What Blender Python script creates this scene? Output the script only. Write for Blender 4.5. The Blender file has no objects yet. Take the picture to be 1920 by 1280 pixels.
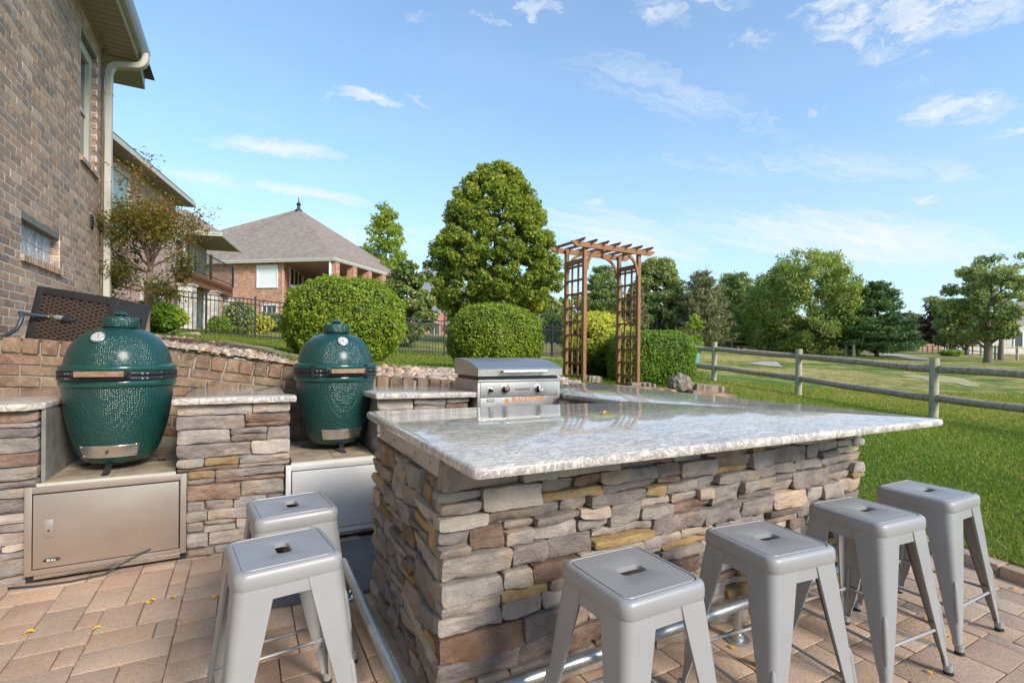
import bpy, bmesh, math, random
import numpy as np
from mathutils import Vector, Matrix

R = math.radians
rng = random.Random(7)
nr = np.random.default_rng(7)
scene = bpy.context.scene
col = scene.collection

# ------------------------------------------------------------------ camera
TH = R(28.2); EYE = 1.25; FPX = 935.0; ROLL = 0.010; CU, CV = 960.0, 655.0
cd = bpy.data.cameras.new('camera'); cam = bpy.data.objects.new('camera', cd)
col.objects.link(cam)
cam.matrix_world = Matrix.Translation((0, 0, EYE)) @ Matrix.Rotation(-TH, 4, 'Z') @ Matrix.Rotation(R(90), 4, 'X') @ Matrix.Rotation(ROLL, 4, 'Z')
cd.sensor_width = 36; cd.lens = 36 * FPX / 1920; cd.shift_y = 15 / 1920
cd.clip_start = 0.05; cd.clip_end = 3000
scene.camera = cam
cS, sS = math.cos(TH), math.sin(TH)

def W(u, v, d):
    """point seen at photo position (u, v) at a distance d along the view"""
    a, b = u + ROLL * (v - CV) - CU, v - ROLL * (u - CU) - CV
    r = a / FPX * d
    return Vector((r * cS + d * sS, -r * sS + d * cS, EYE - b * d / FPX))

# ------------------------------------------------------------------ sun, sky, exposure
SUN_EL, SUN_AZ = 31.0, 163.0         # azimuth clockwise from +Y
sd = bpy.data.lights.new('sun', 'SUN'); sun = bpy.data.objects.new('sun', sd); col.objects.link(sun)
sd.energy = 1.65; sd.angle = R(18.0); sd.color = (1.0, 0.91, 0.79)
sv = Vector((math.sin(R(SUN_AZ)) * math.cos(R(SUN_EL)), math.cos(R(SUN_AZ)) * math.cos(R(SUN_EL)), math.sin(R(SUN_EL))))
sun.rotation_euler = sv.to_track_quat('Z', 'Y').to_euler()
sun.location = sv * 30
scene.view_settings.view_transform = 'Standard'
try: scene.view_settings.look = 'None'
except Exception: pass
scene.view_settings.gamma = 1.0
scene.view_settings.use_curve_mapping = False
scene.view_settings.exposure = 1.46
scene.render.engine = 'CYCLES'

# ------------------------------------------------------------------ node helpers
class NT:
    def __init__(s, nt): s.nt = nt
    def n(s, t, **k):
        o = s.nt.nodes.new(t)
        for a, b in k.items():
            if a == 'inp':
                for i, v in b.items():
                    if isinstance(v, bpy.types.NodeSocket): s.nt.links.new(v, o.inputs[i])
                    else: o.inputs[i].default_value = v
            else: setattr(o, a, b)
        return o
    def l(s, a, b): s.nt.links.new(a, b)
    def noise(s, vec, scale, detail=3, rough=0.55, dist=0.0):
        return s.n('ShaderNodeTexNoise', inp={'Vector': vec, 'Scale': scale, 'Detail': detail, 'Roughness': rough, 'Distortion': dist}).outputs['Fac']
    def vor(s, vec, scale, feature='F1', out='Distance', rnd=1.0):
        o = s.n('ShaderNodeTexVoronoi', feature=feature); s.l(vec, o.inputs['Vector']); o.inputs['Scale'].default_value = scale
        o.inputs['Randomness'].default_value = rnd
        return o.outputs[out]
    def ramp(s, fac, stops, interp='LINEAR'):
        o = s.n('ShaderNodeValToRGB'); o.color_ramp.interpolation = interp
        e = o.color_ramp.elements
        while len(e) > 1: e.remove(e[-1])
        e[0].position = stops[0][0]; e[0].color = c4(stops[0][1])
        for p, c in stops[1:]:
            x = e.new(p); x.color = c4(c)
        s.l(fac, o.inputs[0]); return o.outputs[0]
    def mix(s, fac, a, b, mode='MIX'):
        o = s.n('ShaderNodeMix', data_type='RGBA', blend_type=mode)
        for i, v in ((0, fac), (6, a), (7, b)):
            if isinstance(v, bpy.types.NodeSocket): s.l(v, o.inputs[i])
            elif i == 0: o.inputs[0].default_value = v
            else: o.inputs[i].default_value = c4(v)
        return o.outputs[2]
    def math(s, op, a, b=0.0, clamp=False):
        o = s.n('ShaderNodeMath', operation=op, use_clamp=clamp)
        for i, v in ((0, a), (1, b)):
            if isinstance(v, bpy.types.NodeSocket): s.l(v, o.inputs[i])
            else: o.inputs[i].default_value = v
        return o.outputs[0]
    def vmul(s, v, xyz):
        o = s.n('ShaderNodeVectorMath', operation='MULTIPLY'); s.l(v, o.inputs[0]); o.inputs[1].default_value = xyz
        return o.outputs[0]
    def bump(s, h, strength=0.3, dist=0.01, nrm=None):
        o = s.n('ShaderNodeBump'); s.l(h, o.inputs['Height']); o.inputs['Strength'].default_value = strength
        o.inputs['Distance'].default_value = dist
        if nrm is not None: s.l(nrm, o.inputs['Normal'])
        return o.outputs[0]

def c4(c): return (c[0], c[1], c[2], 1.0) if len(c) == 3 else tuple(c)

def material(name, rough=0.6, metal=0.0, spec=0.5, color=(0.5, 0.5, 0.5)):
    m = bpy.data.materials.new(name); m.use_nodes = True
    nt = m.node_tree; b = nt.nodes['Principled BSDF']
    b.inputs['Roughness'].default_value = rough; b.inputs['Metallic'].default_value = metal
    b.inputs['Specular IOR Level'].default_value = spec; b.inputs['Base Color'].default_value = c4(color)
    return m, NT(nt), b

def coords(k, offset=True, kind='Object'):
    tc = k.n('ShaderNodeTexCoord').outputs[kind]
    if not offset: return tc, None
    oi = k.n('ShaderNodeObjectInfo').outputs['Random']
    v = k.n('ShaderNodeVectorMath', operation='SCALE'); v.inputs[0].default_value = (37.0, 19.0, 53.0); k.l(oi, v.inputs['Scale'])
    a = k.n('ShaderNodeVectorMath', operation='ADD'); k.l(tc, a.inputs[0]); k.l(v.outputs[0], a.inputs[1])
    return a.outputs[0], oi

MAT = {}
def simple(name, color, rough=0.6, metal=0.0, spec=0.5, var=0.12, nscale=8.0, bump=0.0, bscale=60.0, bdist=0.002, offset=True):
    m, k, b = material(name, rough, metal, spec, color)
    v, oi = coords(k, offset)
    n = k.noise(v, nscale, 4)
    dark = tuple(x * (1 - var) for x in color); lite = tuple(min(1, x * (1 + var)) for x in color)
    k.l(k.ramp(n, [(0.3, dark), (0.7, lite)]), b.inputs['Base Color'])
    rr = k.ramp(k.noise(v, nscale * 2.3, 3), [(0.3, (rough * 0.85,) * 3), (0.7, (min(1, rough * 1.15),) * 3)])
    k.l(rr, b.inputs['Roughness'])
    if bump > 0: k.l(k.bump(k.noise(v, bscale, 5), bump, bdist), b.inputs['Normal'])
    MAT[name] = m; return m

# ------------------------------------------------------------------ mesh helpers
class MB:
    """collects shapes into one mesh"""
    def __init__(s): s.v = []; s.f = []
    def add(s, vs, fs, mtx=None):
        b = len(s.v)
        s.v += [tuple(mtx @ Vector(p)) if mtx is not None else tuple(p) for p in vs]
        s.f += [tuple(i + b for i in f) for f in fs]
        return s
    def box(s, c, d, mtx=None, bev=0.0):
        cx, cy, cz = c; x, y, z = d[0] / 2, d[1] / 2, d[2] / 2
        if bev <= 0:
            vs = [(cx + i * x, cy + j * y, cz + k * z) for i in (-1, 1) for j in (-1, 1) for k in (-1, 1)]
            return s.add(vs, [(0, 1, 3, 2), (4, 6, 7, 5), (0, 4, 5, 1), (2, 3, 7, 6), (0, 2, 6, 4), (1, 5, 7, 3)], mtx)
        bm = bmesh.new(); bmesh.ops.create_cube(bm, size=1.0)
        bmesh.ops.scale(bm, vec=d, verts=bm.verts)
        bmesh.ops.bevel(bm, geom=list(bm.edges), offset=bev, segments=2, profile=0.7, affect='EDGES')
        bmesh.ops.translate(bm, vec=c, verts=bm.verts)
        bm.verts.index_update()
        vs = [tuple(v.co) for v in bm.verts]; fs = [tuple(v.index for v in f.verts) for f in bm.faces]; bm.free()
        return s.add(vs, fs, mtx)
    def b3(s, x0, x1, y0, y1, z0, z1, mtx=None, bev=0.0):
        return s.box(((x0 + x1) / 2, (y0 + y1) / 2, (z0 + z1) / 2), (x1 - x0, y1 - y0, z1 - z0), mtx, bev)
    def tube(s, pts, r, n=8, cap=True, mtx=None):
        pts = [Vector(p) for p in pts]; rs = r if isinstance(r, (list, tuple)) else [r] * len(pts)
        vs = []; fs = []; up = None
        for i, p in enumerate(pts):
            t = (pts[min(i + 1, len(pts) - 1)] - pts[max(i - 1, 0)]).normalized()
            if up is None:
                up = Vector((0, 0, 1)) if abs(t.z) < 0.9 else Vector((1, 0, 0))
            x = t.cross(up)
            if x.length < 1e-5: x = t.orthogonal()
            x.normalize(); y = x.cross(t).normalized(); up = y
            for j in range(n):
                a = 2 * math.pi * j / n
                vs.append(p + (x * math.cos(a) + y * math.sin(a)) * rs[i])
        for i in range(len(pts) - 1):
            for j in range(n):
                fs.append((i * n + j, i * n + (j + 1) % n, (i + 1) * n + (j + 1) % n, (i + 1) * n + j))
        if cap:
            fs.append(tuple(range(n - 1, -1, -1))); fs.append(tuple(range((len(pts) - 1) * n, len(pts) * n)))
        return s.add(vs, fs, mtx)
    def lathe(s, prof, n=48, c=(0, 0, 0), mtx=None):
        vs = []; fs = []
        for r, z in prof:
            for j in range(n):
                a = 2 * math.pi * j / n
                vs.append((c[0] + r * math.cos(a), c[1] + r * math.sin(a), c[2] + z))
        for i in range(len(prof) - 1):
            for j in range(n):
                fs.append((i * n + j, i * n + (j + 1) % n, (i + 1) * n + (j + 1) % n, (i + 1) * n + j))
        if prof[0][0] > 1e-6 : fs.append(tuple(range(n - 1, -1, -1)))
        if prof[-1][0] > 1e-6: fs.append(tuple(range((len(prof) - 1) * n, len(prof) * n)))
        return s.add(vs, fs, mtx)
    def prism(s, poly, z0, z1, mtx=None):
        n = len(poly)
        vs = [(p[0], p[1], z0) for p in poly] + [(p[0], p[1], z1) for p in poly]
        fs = [tuple(range(n - 1, -1, -1)), tuple(range(n, 2 * n))] + [(i, (i + 1) % n, n + (i + 1) % n, n + i) for i in range(n)]
        return s.add(vs, fs, mtx)
    def mesh(s, name, mat=None, smooth=False):
        me = bpy.data.meshes.new(name); me.from_pydata(s.v, [], s.f); me.update()
        if mat is not None: me.materials.append(MAT[mat] if isinstance(mat, str) else mat)
        if smooth: smooth_mesh(me, smooth)
        return me
    def build(s, name, mat, parent=None, smooth=False, loc=None, rz=None):
        return link(name, s.mesh(name, mat, smooth), parent, loc, rz)

def smooth_mesh(me, ang=True):
    me.polygons.foreach_set('use_smooth', [True] * len(me.polygons))
    if ang is not True:
        try: me.set_sharp_from_angle(angle=R(ang))
        except Exception: pass
    me.update()

def link(name, me, parent=None, loc=None, rz=None):
    o = bpy.data.objects.new(name, me); col.objects.link(o)
    if loc is not None: o.location = loc
    if rz is not None: o.rotation_euler = (0, 0, rz) if not isinstance(rz, tuple) else rz
    if parent is not None: o.parent = parent
    return o

def tag(o, label=None, cat=None, group=None, kind=None):
    if label: o['label'] = label
    if cat: o['category'] = cat
    if group: o['group'] = group
    if kind: o['kind'] = kind
    return o

def thing(name, label, cat, loc=(0, 0, 0), rz=0.0, group=None):
    o = bpy.data.objects.new(name, None); col.objects.link(o); o.empty_display_size = 0.1
    o.location = loc; o.rotation_euler = (0, 0, rz)
    return tag(o, label, cat, group)

def copy_tree(o, parent=None):
    c = o.copy(); col.objects.link(c); c.parent = parent
    for ch in list(o.children): copy_tree(ch, c)
    return c

def np_mesh(name, verts, faces, mat, smooth=False, rnd=None):
    """numpy verts (n,3), faces (m,k); optional per-face value 'rnd'"""
    me = bpy.data.meshes.new(name)
    verts = np.asarray(verts, np.float32); faces = np.asarray(faces, np.int32)
    m, k = faces.shape
    me.vertices.add(len(verts)); me.vertices.foreach_set('co', verts.ravel())
    me.loops.add(m * k); me.loops.foreach_set('vertex_index', faces.ravel())
    me.polygons.add(m); me.polygons.foreach_set('loop_start', np.arange(0, m * k, k, dtype=np.int32))
    try: me.polygons.foreach_set('loop_total', np.full(m, k, np.int32))
    except Exception: pass
    me.update(calc_edges=True)
    if rnd is not None:
        a = me.attributes.new('rnd', 'FLOAT', 'FACE'); a.data.foreach_set('value', np.asarray(rnd, np.float32))
    me.polygons.foreach_set('use_smooth', np.full(m, bool(smooth)))
    me.materials.append(MAT[mat] if isinstance(mat, str) else mat)
    me.validate(); return me

def text_mesh(name, body, size, mat, extrude=0.0006, bold=0.0):
    cu = bpy.data.curves.new(name, 'FONT'); cu.body = body; cu.size = size; cu.extrude = extrude; cu.offset = bold
    cu.align_x = 'CENTER'; cu.align_y = 'CENTER'; cu.resolution_u = 3
    to = bpy.data.objects.new(name, cu); col.objects.link(to)
    dg = bpy.context.evaluated_depsgraph_get(); dg.update()
    me = bpy.data.meshes.new_from_object(to.evaluated_get(dg)); me.name = name
    bpy.data.objects.remove(to); bpy.data.curves.remove(cu)
    me.materials.clear(); me.materials.append(MAT[mat])
    return me
# ------------------------------------------------------------------ sky with clouds
world = bpy.data.worlds.new('World'); scene.world = world; world.use_nodes = True
k = NT(world.node_tree); bg = world.node_tree.nodes['Background']
sky = k.n('ShaderNodeTexSky', sky_type='NISHITA'); sky.sun_disc = False
sky.sun_elevation = R(SUN_EL); sky.sun_rotation = R(SUN_AZ); sky.air_density = 1.0; sky.dust_density = 0.35; sky.ozone_density = 2.2
dirv = k.n('ShaderNodeTexCoord').outputs['Generated']
sep = k.n('ShaderNodeSeparateXYZ'); k.l(dirv, sep.inputs[0])
zz = k.math('ADD', k.math('MAXIMUM', sep.outputs[2], 0.0), 0.06)
px_, py_ = k.math('DIVIDE', sep.outputs[0], zz), k.math('DIVIDE', sep.outputs[1], zz)
pl = k.n('ShaderNodeCombineXYZ'); k.l(px_, pl.inputs[0]); k.l(py_, pl.inputs[1]); plane0 = pl.outputs[0]
wn_ = k.n('ShaderNodeTexNoise'); k.l(plane0, wn_.inputs['Vector']); wn_.inputs['Scale'].default_value = 5.5; wn_.inputs['Detail'].default_value = 6; wn_.inputs['Roughness'].default_value = 0.65
ws = k.n('ShaderNodeVectorMath', operation='SUBTRACT'); k.l(wn_.outputs['Color'], ws.inputs[0]); ws.inputs[1].default_value = (.5, .5, .5)
wm = k.n('ShaderNodeVectorMath', operation='MULTIPLY_ADD'); k.l(ws.outputs[0], wm.inputs[0]); wm.inputs[1].default_value = (.30, .30, 0); k.l(plane0, wm.inputs[2]); plane = wm.outputs[0]
# the clouds stand in the directions below: (direction, half width along, half width across, strength, kind)
def cloud_dir(u, v):
    p = W(u, v, 1.0) - Vector((0, 0, EYE)); p.normalize(); z = max(p.z, 0) + 0.06
    return (p.x / z, p.y / z)
def blob(u0, v0, u1, v1, halfv, s):
    (ax, ay), (bx, by) = cloud_dir(u0, v0), cloud_dir(u1, v1)
    cx, cy = (ax + bx) / 2, (ay + by) / 2
    um, vm = (u0 + u1) / 2, (v0 + v1) / 2
    tx, ty = cloud_dir(um, vm - halfv); L = math.hypot(bx - ax, by - ay) / 2; ex, ey = (bx - ax) / (2 * L), (by - ay) / (2 * L)
    ac = abs(-(tx - cx) * ey + (ty - cy) * ex) + 1e-3
    mp = k.n('ShaderNodeMapping', vector_type='TEXTURE')
    mp.inputs['Location'].default_value = (cx, cy, 0); mp.inputs['Rotation'].default_value = (0, 0, math.atan2(ey, ex)); mp.inputs['Scale'].default_value = (L, ac, 1)
    k.l(plane, mp.inputs[0])
    ln = k.n('ShaderNodeVectorMath', operation='LENGTH'); k.l(mp.outputs[0], ln.inputs[0])
    g = k.math('SUBTRACT', 1.0, ln.outputs['Value'], clamp=True)
    g = k.math('POWER', g, 0.6)
    return k.math('MULTIPLY', g, s)
puffy = k.noise(plane, 9.0, 9, 0.64, 0.3)
big = k.noise(plane, 2.2, 5, 0.6)
stv = k.n('ShaderNodeMapping'); stv.inputs['Rotation'].default_value = (0, 0, R(62)); stv.inputs['Scale'].default_value = (0.55, 3.4, 1.0)
k.l(plane, stv.inputs[0]); wisp = k.noise(stv.outputs[0], 2.6, 8, 0.66, 0.8)
cum = None
for a in [(1480, 30, 1900, 40, 75, 1.15), (1500, 40, 1660, 55, 60, 1.0), (1690, 200, 1900, 215, 42, 0.75), (1600, 100, 1760, 105, 26, 0.55), (1200, 25, 1300, 45, 22, 0.65), (1370, 70, 1440, 82, 14, 0.6), (1180, 5, 1420, 8, 14, 0.6), (960, 2, 1060, 10, 16, 0.7),
          (870, 36, 960, 40, 12, 0.6), (745, 28, 815, 40, 10, 0.7), (1860, 250, 1930, 252, 18, 0.8), (1690, 145, 1720, 160, 14, 0.5), (1705, 378, 1790, 370, 8, 0.75)]:
    b_ = blob(*a); cum = b_ if cum is None else k.math('MAXIMUM', cum, b_)
cir = None
for a in [(370, 262, 660, 290, 20, 0.8), (460, 340, 700, 385, 16, 0.85), (300, 325, 480, 350, 22, 0.6), (610, 165, 760, 195, 13, 0.8), (760, 180, 810, 205, 8, 0.5), (1080, 378, 1150, 380, 8, 0.5),
          (1250, 400, 1900, 500, 80, 0.8), (1000, 380, 1300, 500, 80, 0.65), (1200, 300, 1900, 330, 40, 0.35), (1500, 200, 1560, 215, 10, 0.5), (300, 420, 900, 470, 60, 0.4), (1000, 90, 1500, 260, 60, 0.25)]:
    b_ = blob(*a); cir = b_ if cir is None else k.math('MAXIMUM', cir, b_)
m1 = k.math('MULTIPLY', k.ramp(puffy, [(0.40, (0, 0, 0)), (0.56, (0.55, 0.55, 0.55)), (0.72, (1, 1, 1))]), k.math('MULTIPLY', cum, 1.7, True))
m2 = k.ramp(k.math('MULTIPLY', k.math('ADD', k.math('MULTIPLY', cir, 0.62), k.math('MULTIPLY', wisp, 0.9)), 1.0), [(0.52, (0, 0, 0)), (1.15, (1, 1, 1))])
veil = k.ramp(big, [(0.45, (0, 0, 0)), (0.85, (0.35, 0.35, 0.35))])
c1 = k.math('MULTIPLY', m1, k.math('GREATER_THAN', cum, 0.01))
c2 = k.math('MULTIPLY', k.math('MULTIPLY', m2, 0.85), k.math('GREATER_THAN', cir, 0.005))
mk = k.math('MAXIMUM', k.math('MAXIMUM', c1, c2), k.math('MULTIPLY', veil, 0.25))
up_ = k.math('GREATER_THAN', sep.outputs[2], 0.0)
mk = k.math('MULTIPLY', mk, up_)
skyc = k.mix(1.0, sky.outputs[0], (0.62, 0.88, 0.97), 'MULTIPLY')
hz = k.ramp(sep.outputs[2], [(0.0, (0.8, 0.8, 0.8)), (0.12, (0.62, 0.62, 0.62)), (0.35, (0.30, 0.30, 0.30)), (0.75, (0.10, 0.10, 0.10))])
skyc = k.mix(hz, skyc, (2.35, 2.65, 2.95))
skyc = k.mix(mk, skyc, (3.15, 3.2, 3.25))
k.l(skyc, bg.inputs[0]); bg.inputs[1].default_value = 0.113

# ------------------------------------------------------------------ materials
def stone_mat(name, base, alt, dark):
    m, k, b = material(name, 0.85, spec=0.25)
    v, oi = coords(k)
    big = k.noise(v, 9, 5, 0.62); fine = k.noise(v, 95, 7, 0.78); strat = k.noise(k.vmul(v, (12, 12, 30)), 1.3, 7, 0.7, 1.6)
    c = k.ramp(big, [(0.28, dark), (0.48, base), (0.72, alt)])
    c = k.mix(k.ramp(fine, [(0.3, (0.5,) * 3), (0.72, (0, 0, 0))]), c, tuple(x * 0.62 for x in base))
    tint = k.ramp(k.noise(v, 3.2, 4, 0.6), [(0.36, (0.86, 0.86, 0.90)), (0.5, (1, 1, 1)), (0.64, (1.14, 1.0, 0.84))])
    c = k.mix(1.0, c, tint, 'MULTIPLY')
    tone = k.ramp(oi, [(0.0, (0.72, 0.72, 0.73)), (0.5, (1, 1, 1)), (1.0, (1.22, 1.2, 1.17))])
    c = k.mix(1.0, c, tone, 'MULTIPLY')
    k.l(c, b.inputs['Base Color'])
    h = k.math('ADD', k.math('MULTIPLY', strat, 0.6), k.math('ADD', k.math('MULTIPLY', fine, 0.6), k.math('MULTIPLY', big, 0.8)))
    k.l(k.bump(h, 1.0, 0.020), b.inputs['Normal'])
    MAT[name] = m
stone_mat('stone_grey', (0.452, 0.394, 0.354), (0.599, 0.533, 0.480), (0.294, 0.255, 0.234))
stone_mat('stone_dark', (0.361, 0.306, 0.280), (0.497, 0.432, 0.391), (0.223, 0.192, 0.181))
stone_mat('stone_pale', (0.576, 0.499, 0.427), (0.656, 0.583, 0.506), (0.398, 0.341, 0.298))
stone_mat('stone_ochre', (0.52, 0.36, 0.17), (0.60, 0.47, 0.29), (0.38, 0.26, 0.14))
stone_mat('stone_rust', (0.328, 0.216, 0.158), (0.452, 0.355, 0.294), (0.215, 0.144, 0.114))
simple('mortar_dark', (0.20, 0.18, 0.16), 0.95, bump=0.5, bscale=90)
simple('mortar', (0.33, 0.29, 0.235), 0.95, bump=0.5, bscale=120)
simple('mortar_pale', (0.66, 0.62, 0.55), 0.95, bump=0.5, bscale=120)

def brick_mat(name, cols, mottle=0.5, fleck=(0.62, 0.50, 0.40), attr=False, grime=0.0, stain=0.0):
    if not attr: brick_mat(name + '_mass', cols, mottle, fleck, True, grime, stain)
    m, k, b = material(name, 0.9, spec=0.2)
    v, oi = coords(k)
    if attr: oi = k.n('ShaderNodeAttribute', attribute_name='rnd').outputs['Fac']
    base = k.ramp(oi, [(i / (len(cols) - 1), c) for i, c in enumerate(cols)])
    big = k.noise(v, 17, 6, 0.72, 0.8); fine = k.noise(v, 130, 5, 0.75)
    c = k.mix(k.ramp(big, [(0.50, (0, 0, 0)), (0.72, (mottle,) * 3)]), base, fleck)
    c = k.mix(k.ramp(fine, [(0.34, (0.65,) * 3), (0.56, (0, 0, 0))]), c, tuple(x * 0.5 for x in cols[0]))
    c = k.mix(k.ramp(k.noise(v, 9, 5, 0.7), [(0.34, (grime,) * 3), (0.5, (0, 0, 0))]), c, tuple(x * 0.45 for x in cols[0]))
    if stain:
        gp_ = k.n('ShaderNodeNewGeometry').outputs['Position']; sn = k.noise(gp_, 1.7, 5, 0.65, 0.5); sn2 = k.noise(gp_, 9, 4, 0.7)
        c = k.mix(1.0, c, k.ramp(sn, [(0.34, (1 - stain,) * 3), (0.56, (1.04, 1.03, 1.02))]), 'MULTIPLY')
        c = k.mix(k.ramp(sn2, [(0.62, (0, 0, 0)), (0.74, (0.35,) * 3)]), c, (0.16, 0.13, 0.10))
    k.l(c, b.inputs['Base Color'])
    k.l(k.bump(k.math('ADD', fine, k.math('MULTIPLY', big, 1.4)), 0.7, 0.006), b.inputs['Normal'])
    MAT[name] = m
brick_mat('brick_house', [(0.372, 0.236, 0.166), (0.523, 0.336, 0.229), (0.274, 0.198, 0.166), (0.453, 0.293, 0.201), (0.316, 0.205, 0.148), (0.604, 0.399, 0.269), (0.495, 0.293, 0.182), (0.246, 0.186, 0.160), (0.440, 0.311, 0.239), (0.714, 0.522, 0.378)], 0.8, (0.70, 0.60, 0.50))
brick_mat('brick_wall', [(0.254, 0.158, 0.101), (0.324, 0.222, 0.145), (0.254, 0.139, 0.088), (0.339, 0.246, 0.162), (0.208, 0.135, 0.093), (0.293, 0.166, 0.109), (0.308, 0.214, 0.129)], 0.55, (0.58, 0.50, 0.38), grime=0.7)
brick_mat('paver', [(0.530, 0.373, 0.263), (0.609, 0.438, 0.314), (0.477, 0.359, 0.275), (0.623, 0.419, 0.275), (0.543, 0.400, 0.300), (0.516, 0.347, 0.248), (0.569, 0.425, 0.319)], 0.40, (0.58, 0.49, 0.41), stain=0.14)
simple('joint_sand', (0.26, 0.21, 0.165), 0.95, bump=0.6, bscale=150)

def far_brick(name, c1, c2, mort, scale=1.0, w=0.215, h=0.0677):
    m, k, b = material(name, 0.9, spec=0.2)
    uv = k.n('ShaderNodeTexCoord').outputs['UV']
    br = k.n('ShaderNodeTexBrick'); k.l(uv, br.inputs['Vector'])
    for n_, v_ in (('Scale', 1.0), ('Mortar Size', 0.011), ('Brick Width', w), ('Row Height', h), ('Mortar Smooth', 0.2), ('Bias', 0.0)): br.inputs[n_].default_value = v_
    br.inputs['Color1'].default_value = c4(c1); br.inputs['Color2'].default_value = c4(c2); br.inputs['Mortar'].default_value = c4(mort)
    n = k.math('ADD', k.math('MULTIPLY', k.noise(uv, 3.0, 5, 0.6), .5), k.math('MULTIPLY', k.noise(k.vmul(uv, (1, 3, 1)), 4.5, 3, 0.7), .5))
    c = k.mix(1.0, br.outputs['Color'], k.ramp(n, [(0.36, (0.68, 0.66, 0.66)), (0.62, (1.28, 1.28, 1.28))]), 'MULTIPLY')
    k.l(c, b.inputs['Base Color'])
    k.l(k.bump(k.math('SUBTRACT', 1.0, br.outputs['Fac']), 0.5, 0.006), b.inputs['Normal'])
    MAT[name] = m
far_brick('brick_pink', (0.30, 0.15, 0.11), (0.50, 0.31, 0.25), (0.50, 0.44, 0.40))
simple('far_soffit', (0.24, 0.205, 0.165), 0.7)
far_brick('brick_orange', (0.33, 0.135, 0.075), (0.60, 0.31, 0.185), (0.50, 0.36, 0.27))
far_brick('brick_red', (0.40, 0.13, 0.09), (0.48, 0.19, 0.13), (0.45, 0.33, 0.28))
far_brick('stone_veneer', (0.62, 0.57, 0.50), (0.45, 0.41, 0.37), (0.66, 0.62, 0.56), w=0.34, h=0.15)

def shingle_mat(name, c1, c2):
    m, k, b = material(name, 0.95, spec=0.15)
    uv = k.n('ShaderNodeTexCoord').outputs['UV']
    br = k.n('ShaderNodeTexBrick'); k.l(uv, br.inputs['Vector'])
    for n_, v_ in (('Scale', 1.0), ('Mortar Size', 0.006), ('Brick Width', 0.32), ('Row Height', 0.145), ('Mortar Smooth', 0.3)): br.inputs[n_].default_value = v_
    br.inputs['Color1'].default_value = c4(c1); br.inputs['Color2'].default_value = c4(c2); br.inputs['Mortar'].default_value = c4(tuple(x * 0.55 for x in c1))
    n = k.noise(uv, 14.0, 6, 0.75)
    c = k.mix(1.0, br.outputs['Color'], k.ramp(n, [(0.3, (0.72, 0.72, 0.72)), (0.7, (1.22, 1.2, 1.18))]), 'MULTIPLY')
    k.l(c, b.inputs['Base Color']); k.l(k.bump(k.math('SUBTRACT', 1.0, br.outputs['Fac']), 0.4, 0.01), b.inputs['Normal'])
    MAT[name] = m
shingle_mat('shingle_brown', (0.27, 0.215, 0.18), (0.36, 0.295, 0.25))
shingle_mat('shingle_grey', (0.20, 0.20, 0.22), (0.26, 0.26, 0.28))

# polished granite: flowing grey veins over a milky ground
m, k, b = material('granite', 0.1, spec=0.17); v = coords(k, False)[0]
mp = k.n('ShaderNodeMapping'); mp.inputs['Rotation'].default_value = (0, 0, R(-24)); mp.inputs['Scale'].default_value = (1.0, 3.0, 1.0); k.l(v, mp.inputs[0]); g = mp.outputs[0]
w1 = k.noise(g, 5.5, 9, 0.74, 1.5); w2 = k.noise(g, 15, 9, 0.76, 1.6); cl = k.noise(v, 3.0, 5, 0.6); sp = k.noise(v, 190, 4, 0.8)
base = k.ramp(cl, [(0.32, (0.56, 0.505, 0.45)), (0.50, (0.73, 0.655, 0.56)), (0.68, (0.66, 0.56, 0.42))])
base = k.mix(k.ramp(w1, [(0.455, (0, 0, 0)), (0.49, (0.75,) * 3), (0.505, (0.7,) * 3), (0.54, (0, 0, 0))]), base, (0.23, 0.21, 0.20))
base = k.mix(k.ramp(w2, [(0.47, (0, 0, 0)), (0.50, (0.85,) * 3), (0.53, (0, 0, 0))]), base, (0.15, 0.145, 0.15))
base = k.mix(k.ramp(sp, [(0.35, (0.3,) * 3), (0.5, (0, 0, 0))]), base, (0.36, 0.34, 0.35))
base = k.mix(k.ramp(k.noise(g, 9, 6, 0.7, 1.0), [(0.6, (0, 0, 0)), (0.78, (0.5,) * 3)]), base, (0.74, 0.72, 0.69))
k.l(base, b.inputs['Base Color'])
k.l(k.ramp(k.noise(v, 6, 4), [(0.3, (0.04,) * 3), (0.7, (0.09,) * 3)]), b.inputs['Roughness'])
k.l(k.bump(k.noise(v, 14, 2), 0.03, 0.002), b.inputs['Normal']); MAT['granite'] = m

# glazed dimpled ceramic
m, k, b = material('ceramic_green', 0.24, spec=0.5); v = coords(k, False)[0]
vo = k.vor(v, 100, 'F1', rnd=.45); n = k.noise(v, 2.6, 4)
k.l(k.ramp(n, [(0.25, (0.006, 0.043, 0.037)), (0.75, (0.009, 0.066, 0.053))]), b.inputs['Base Color'])
k.l(k.bump(vo, 0.9, 0.006), b.inputs['Normal'])
b.inputs['Coat Weight'].default_value = 0.35; b.inputs['Coat Roughness'].default_value = 0.2; MAT['ceramic_green'] = m
m, k, b = material('ceramic_band', 0.14, spec=0.6); v = coords(k, False)[0]
k.l(k.ramp(k.noise(v, 7, 4), [(0.3, (0.009, 0.055, 0.045)), (0.7, (0.014, 0.085, 0.065))]), b.inputs['Base Color'])
k.l(k.bump(k.noise(v, 25, 3), 0.08, 0.003), b.inputs['Normal']); MAT['ceramic_band'] = m

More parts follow.
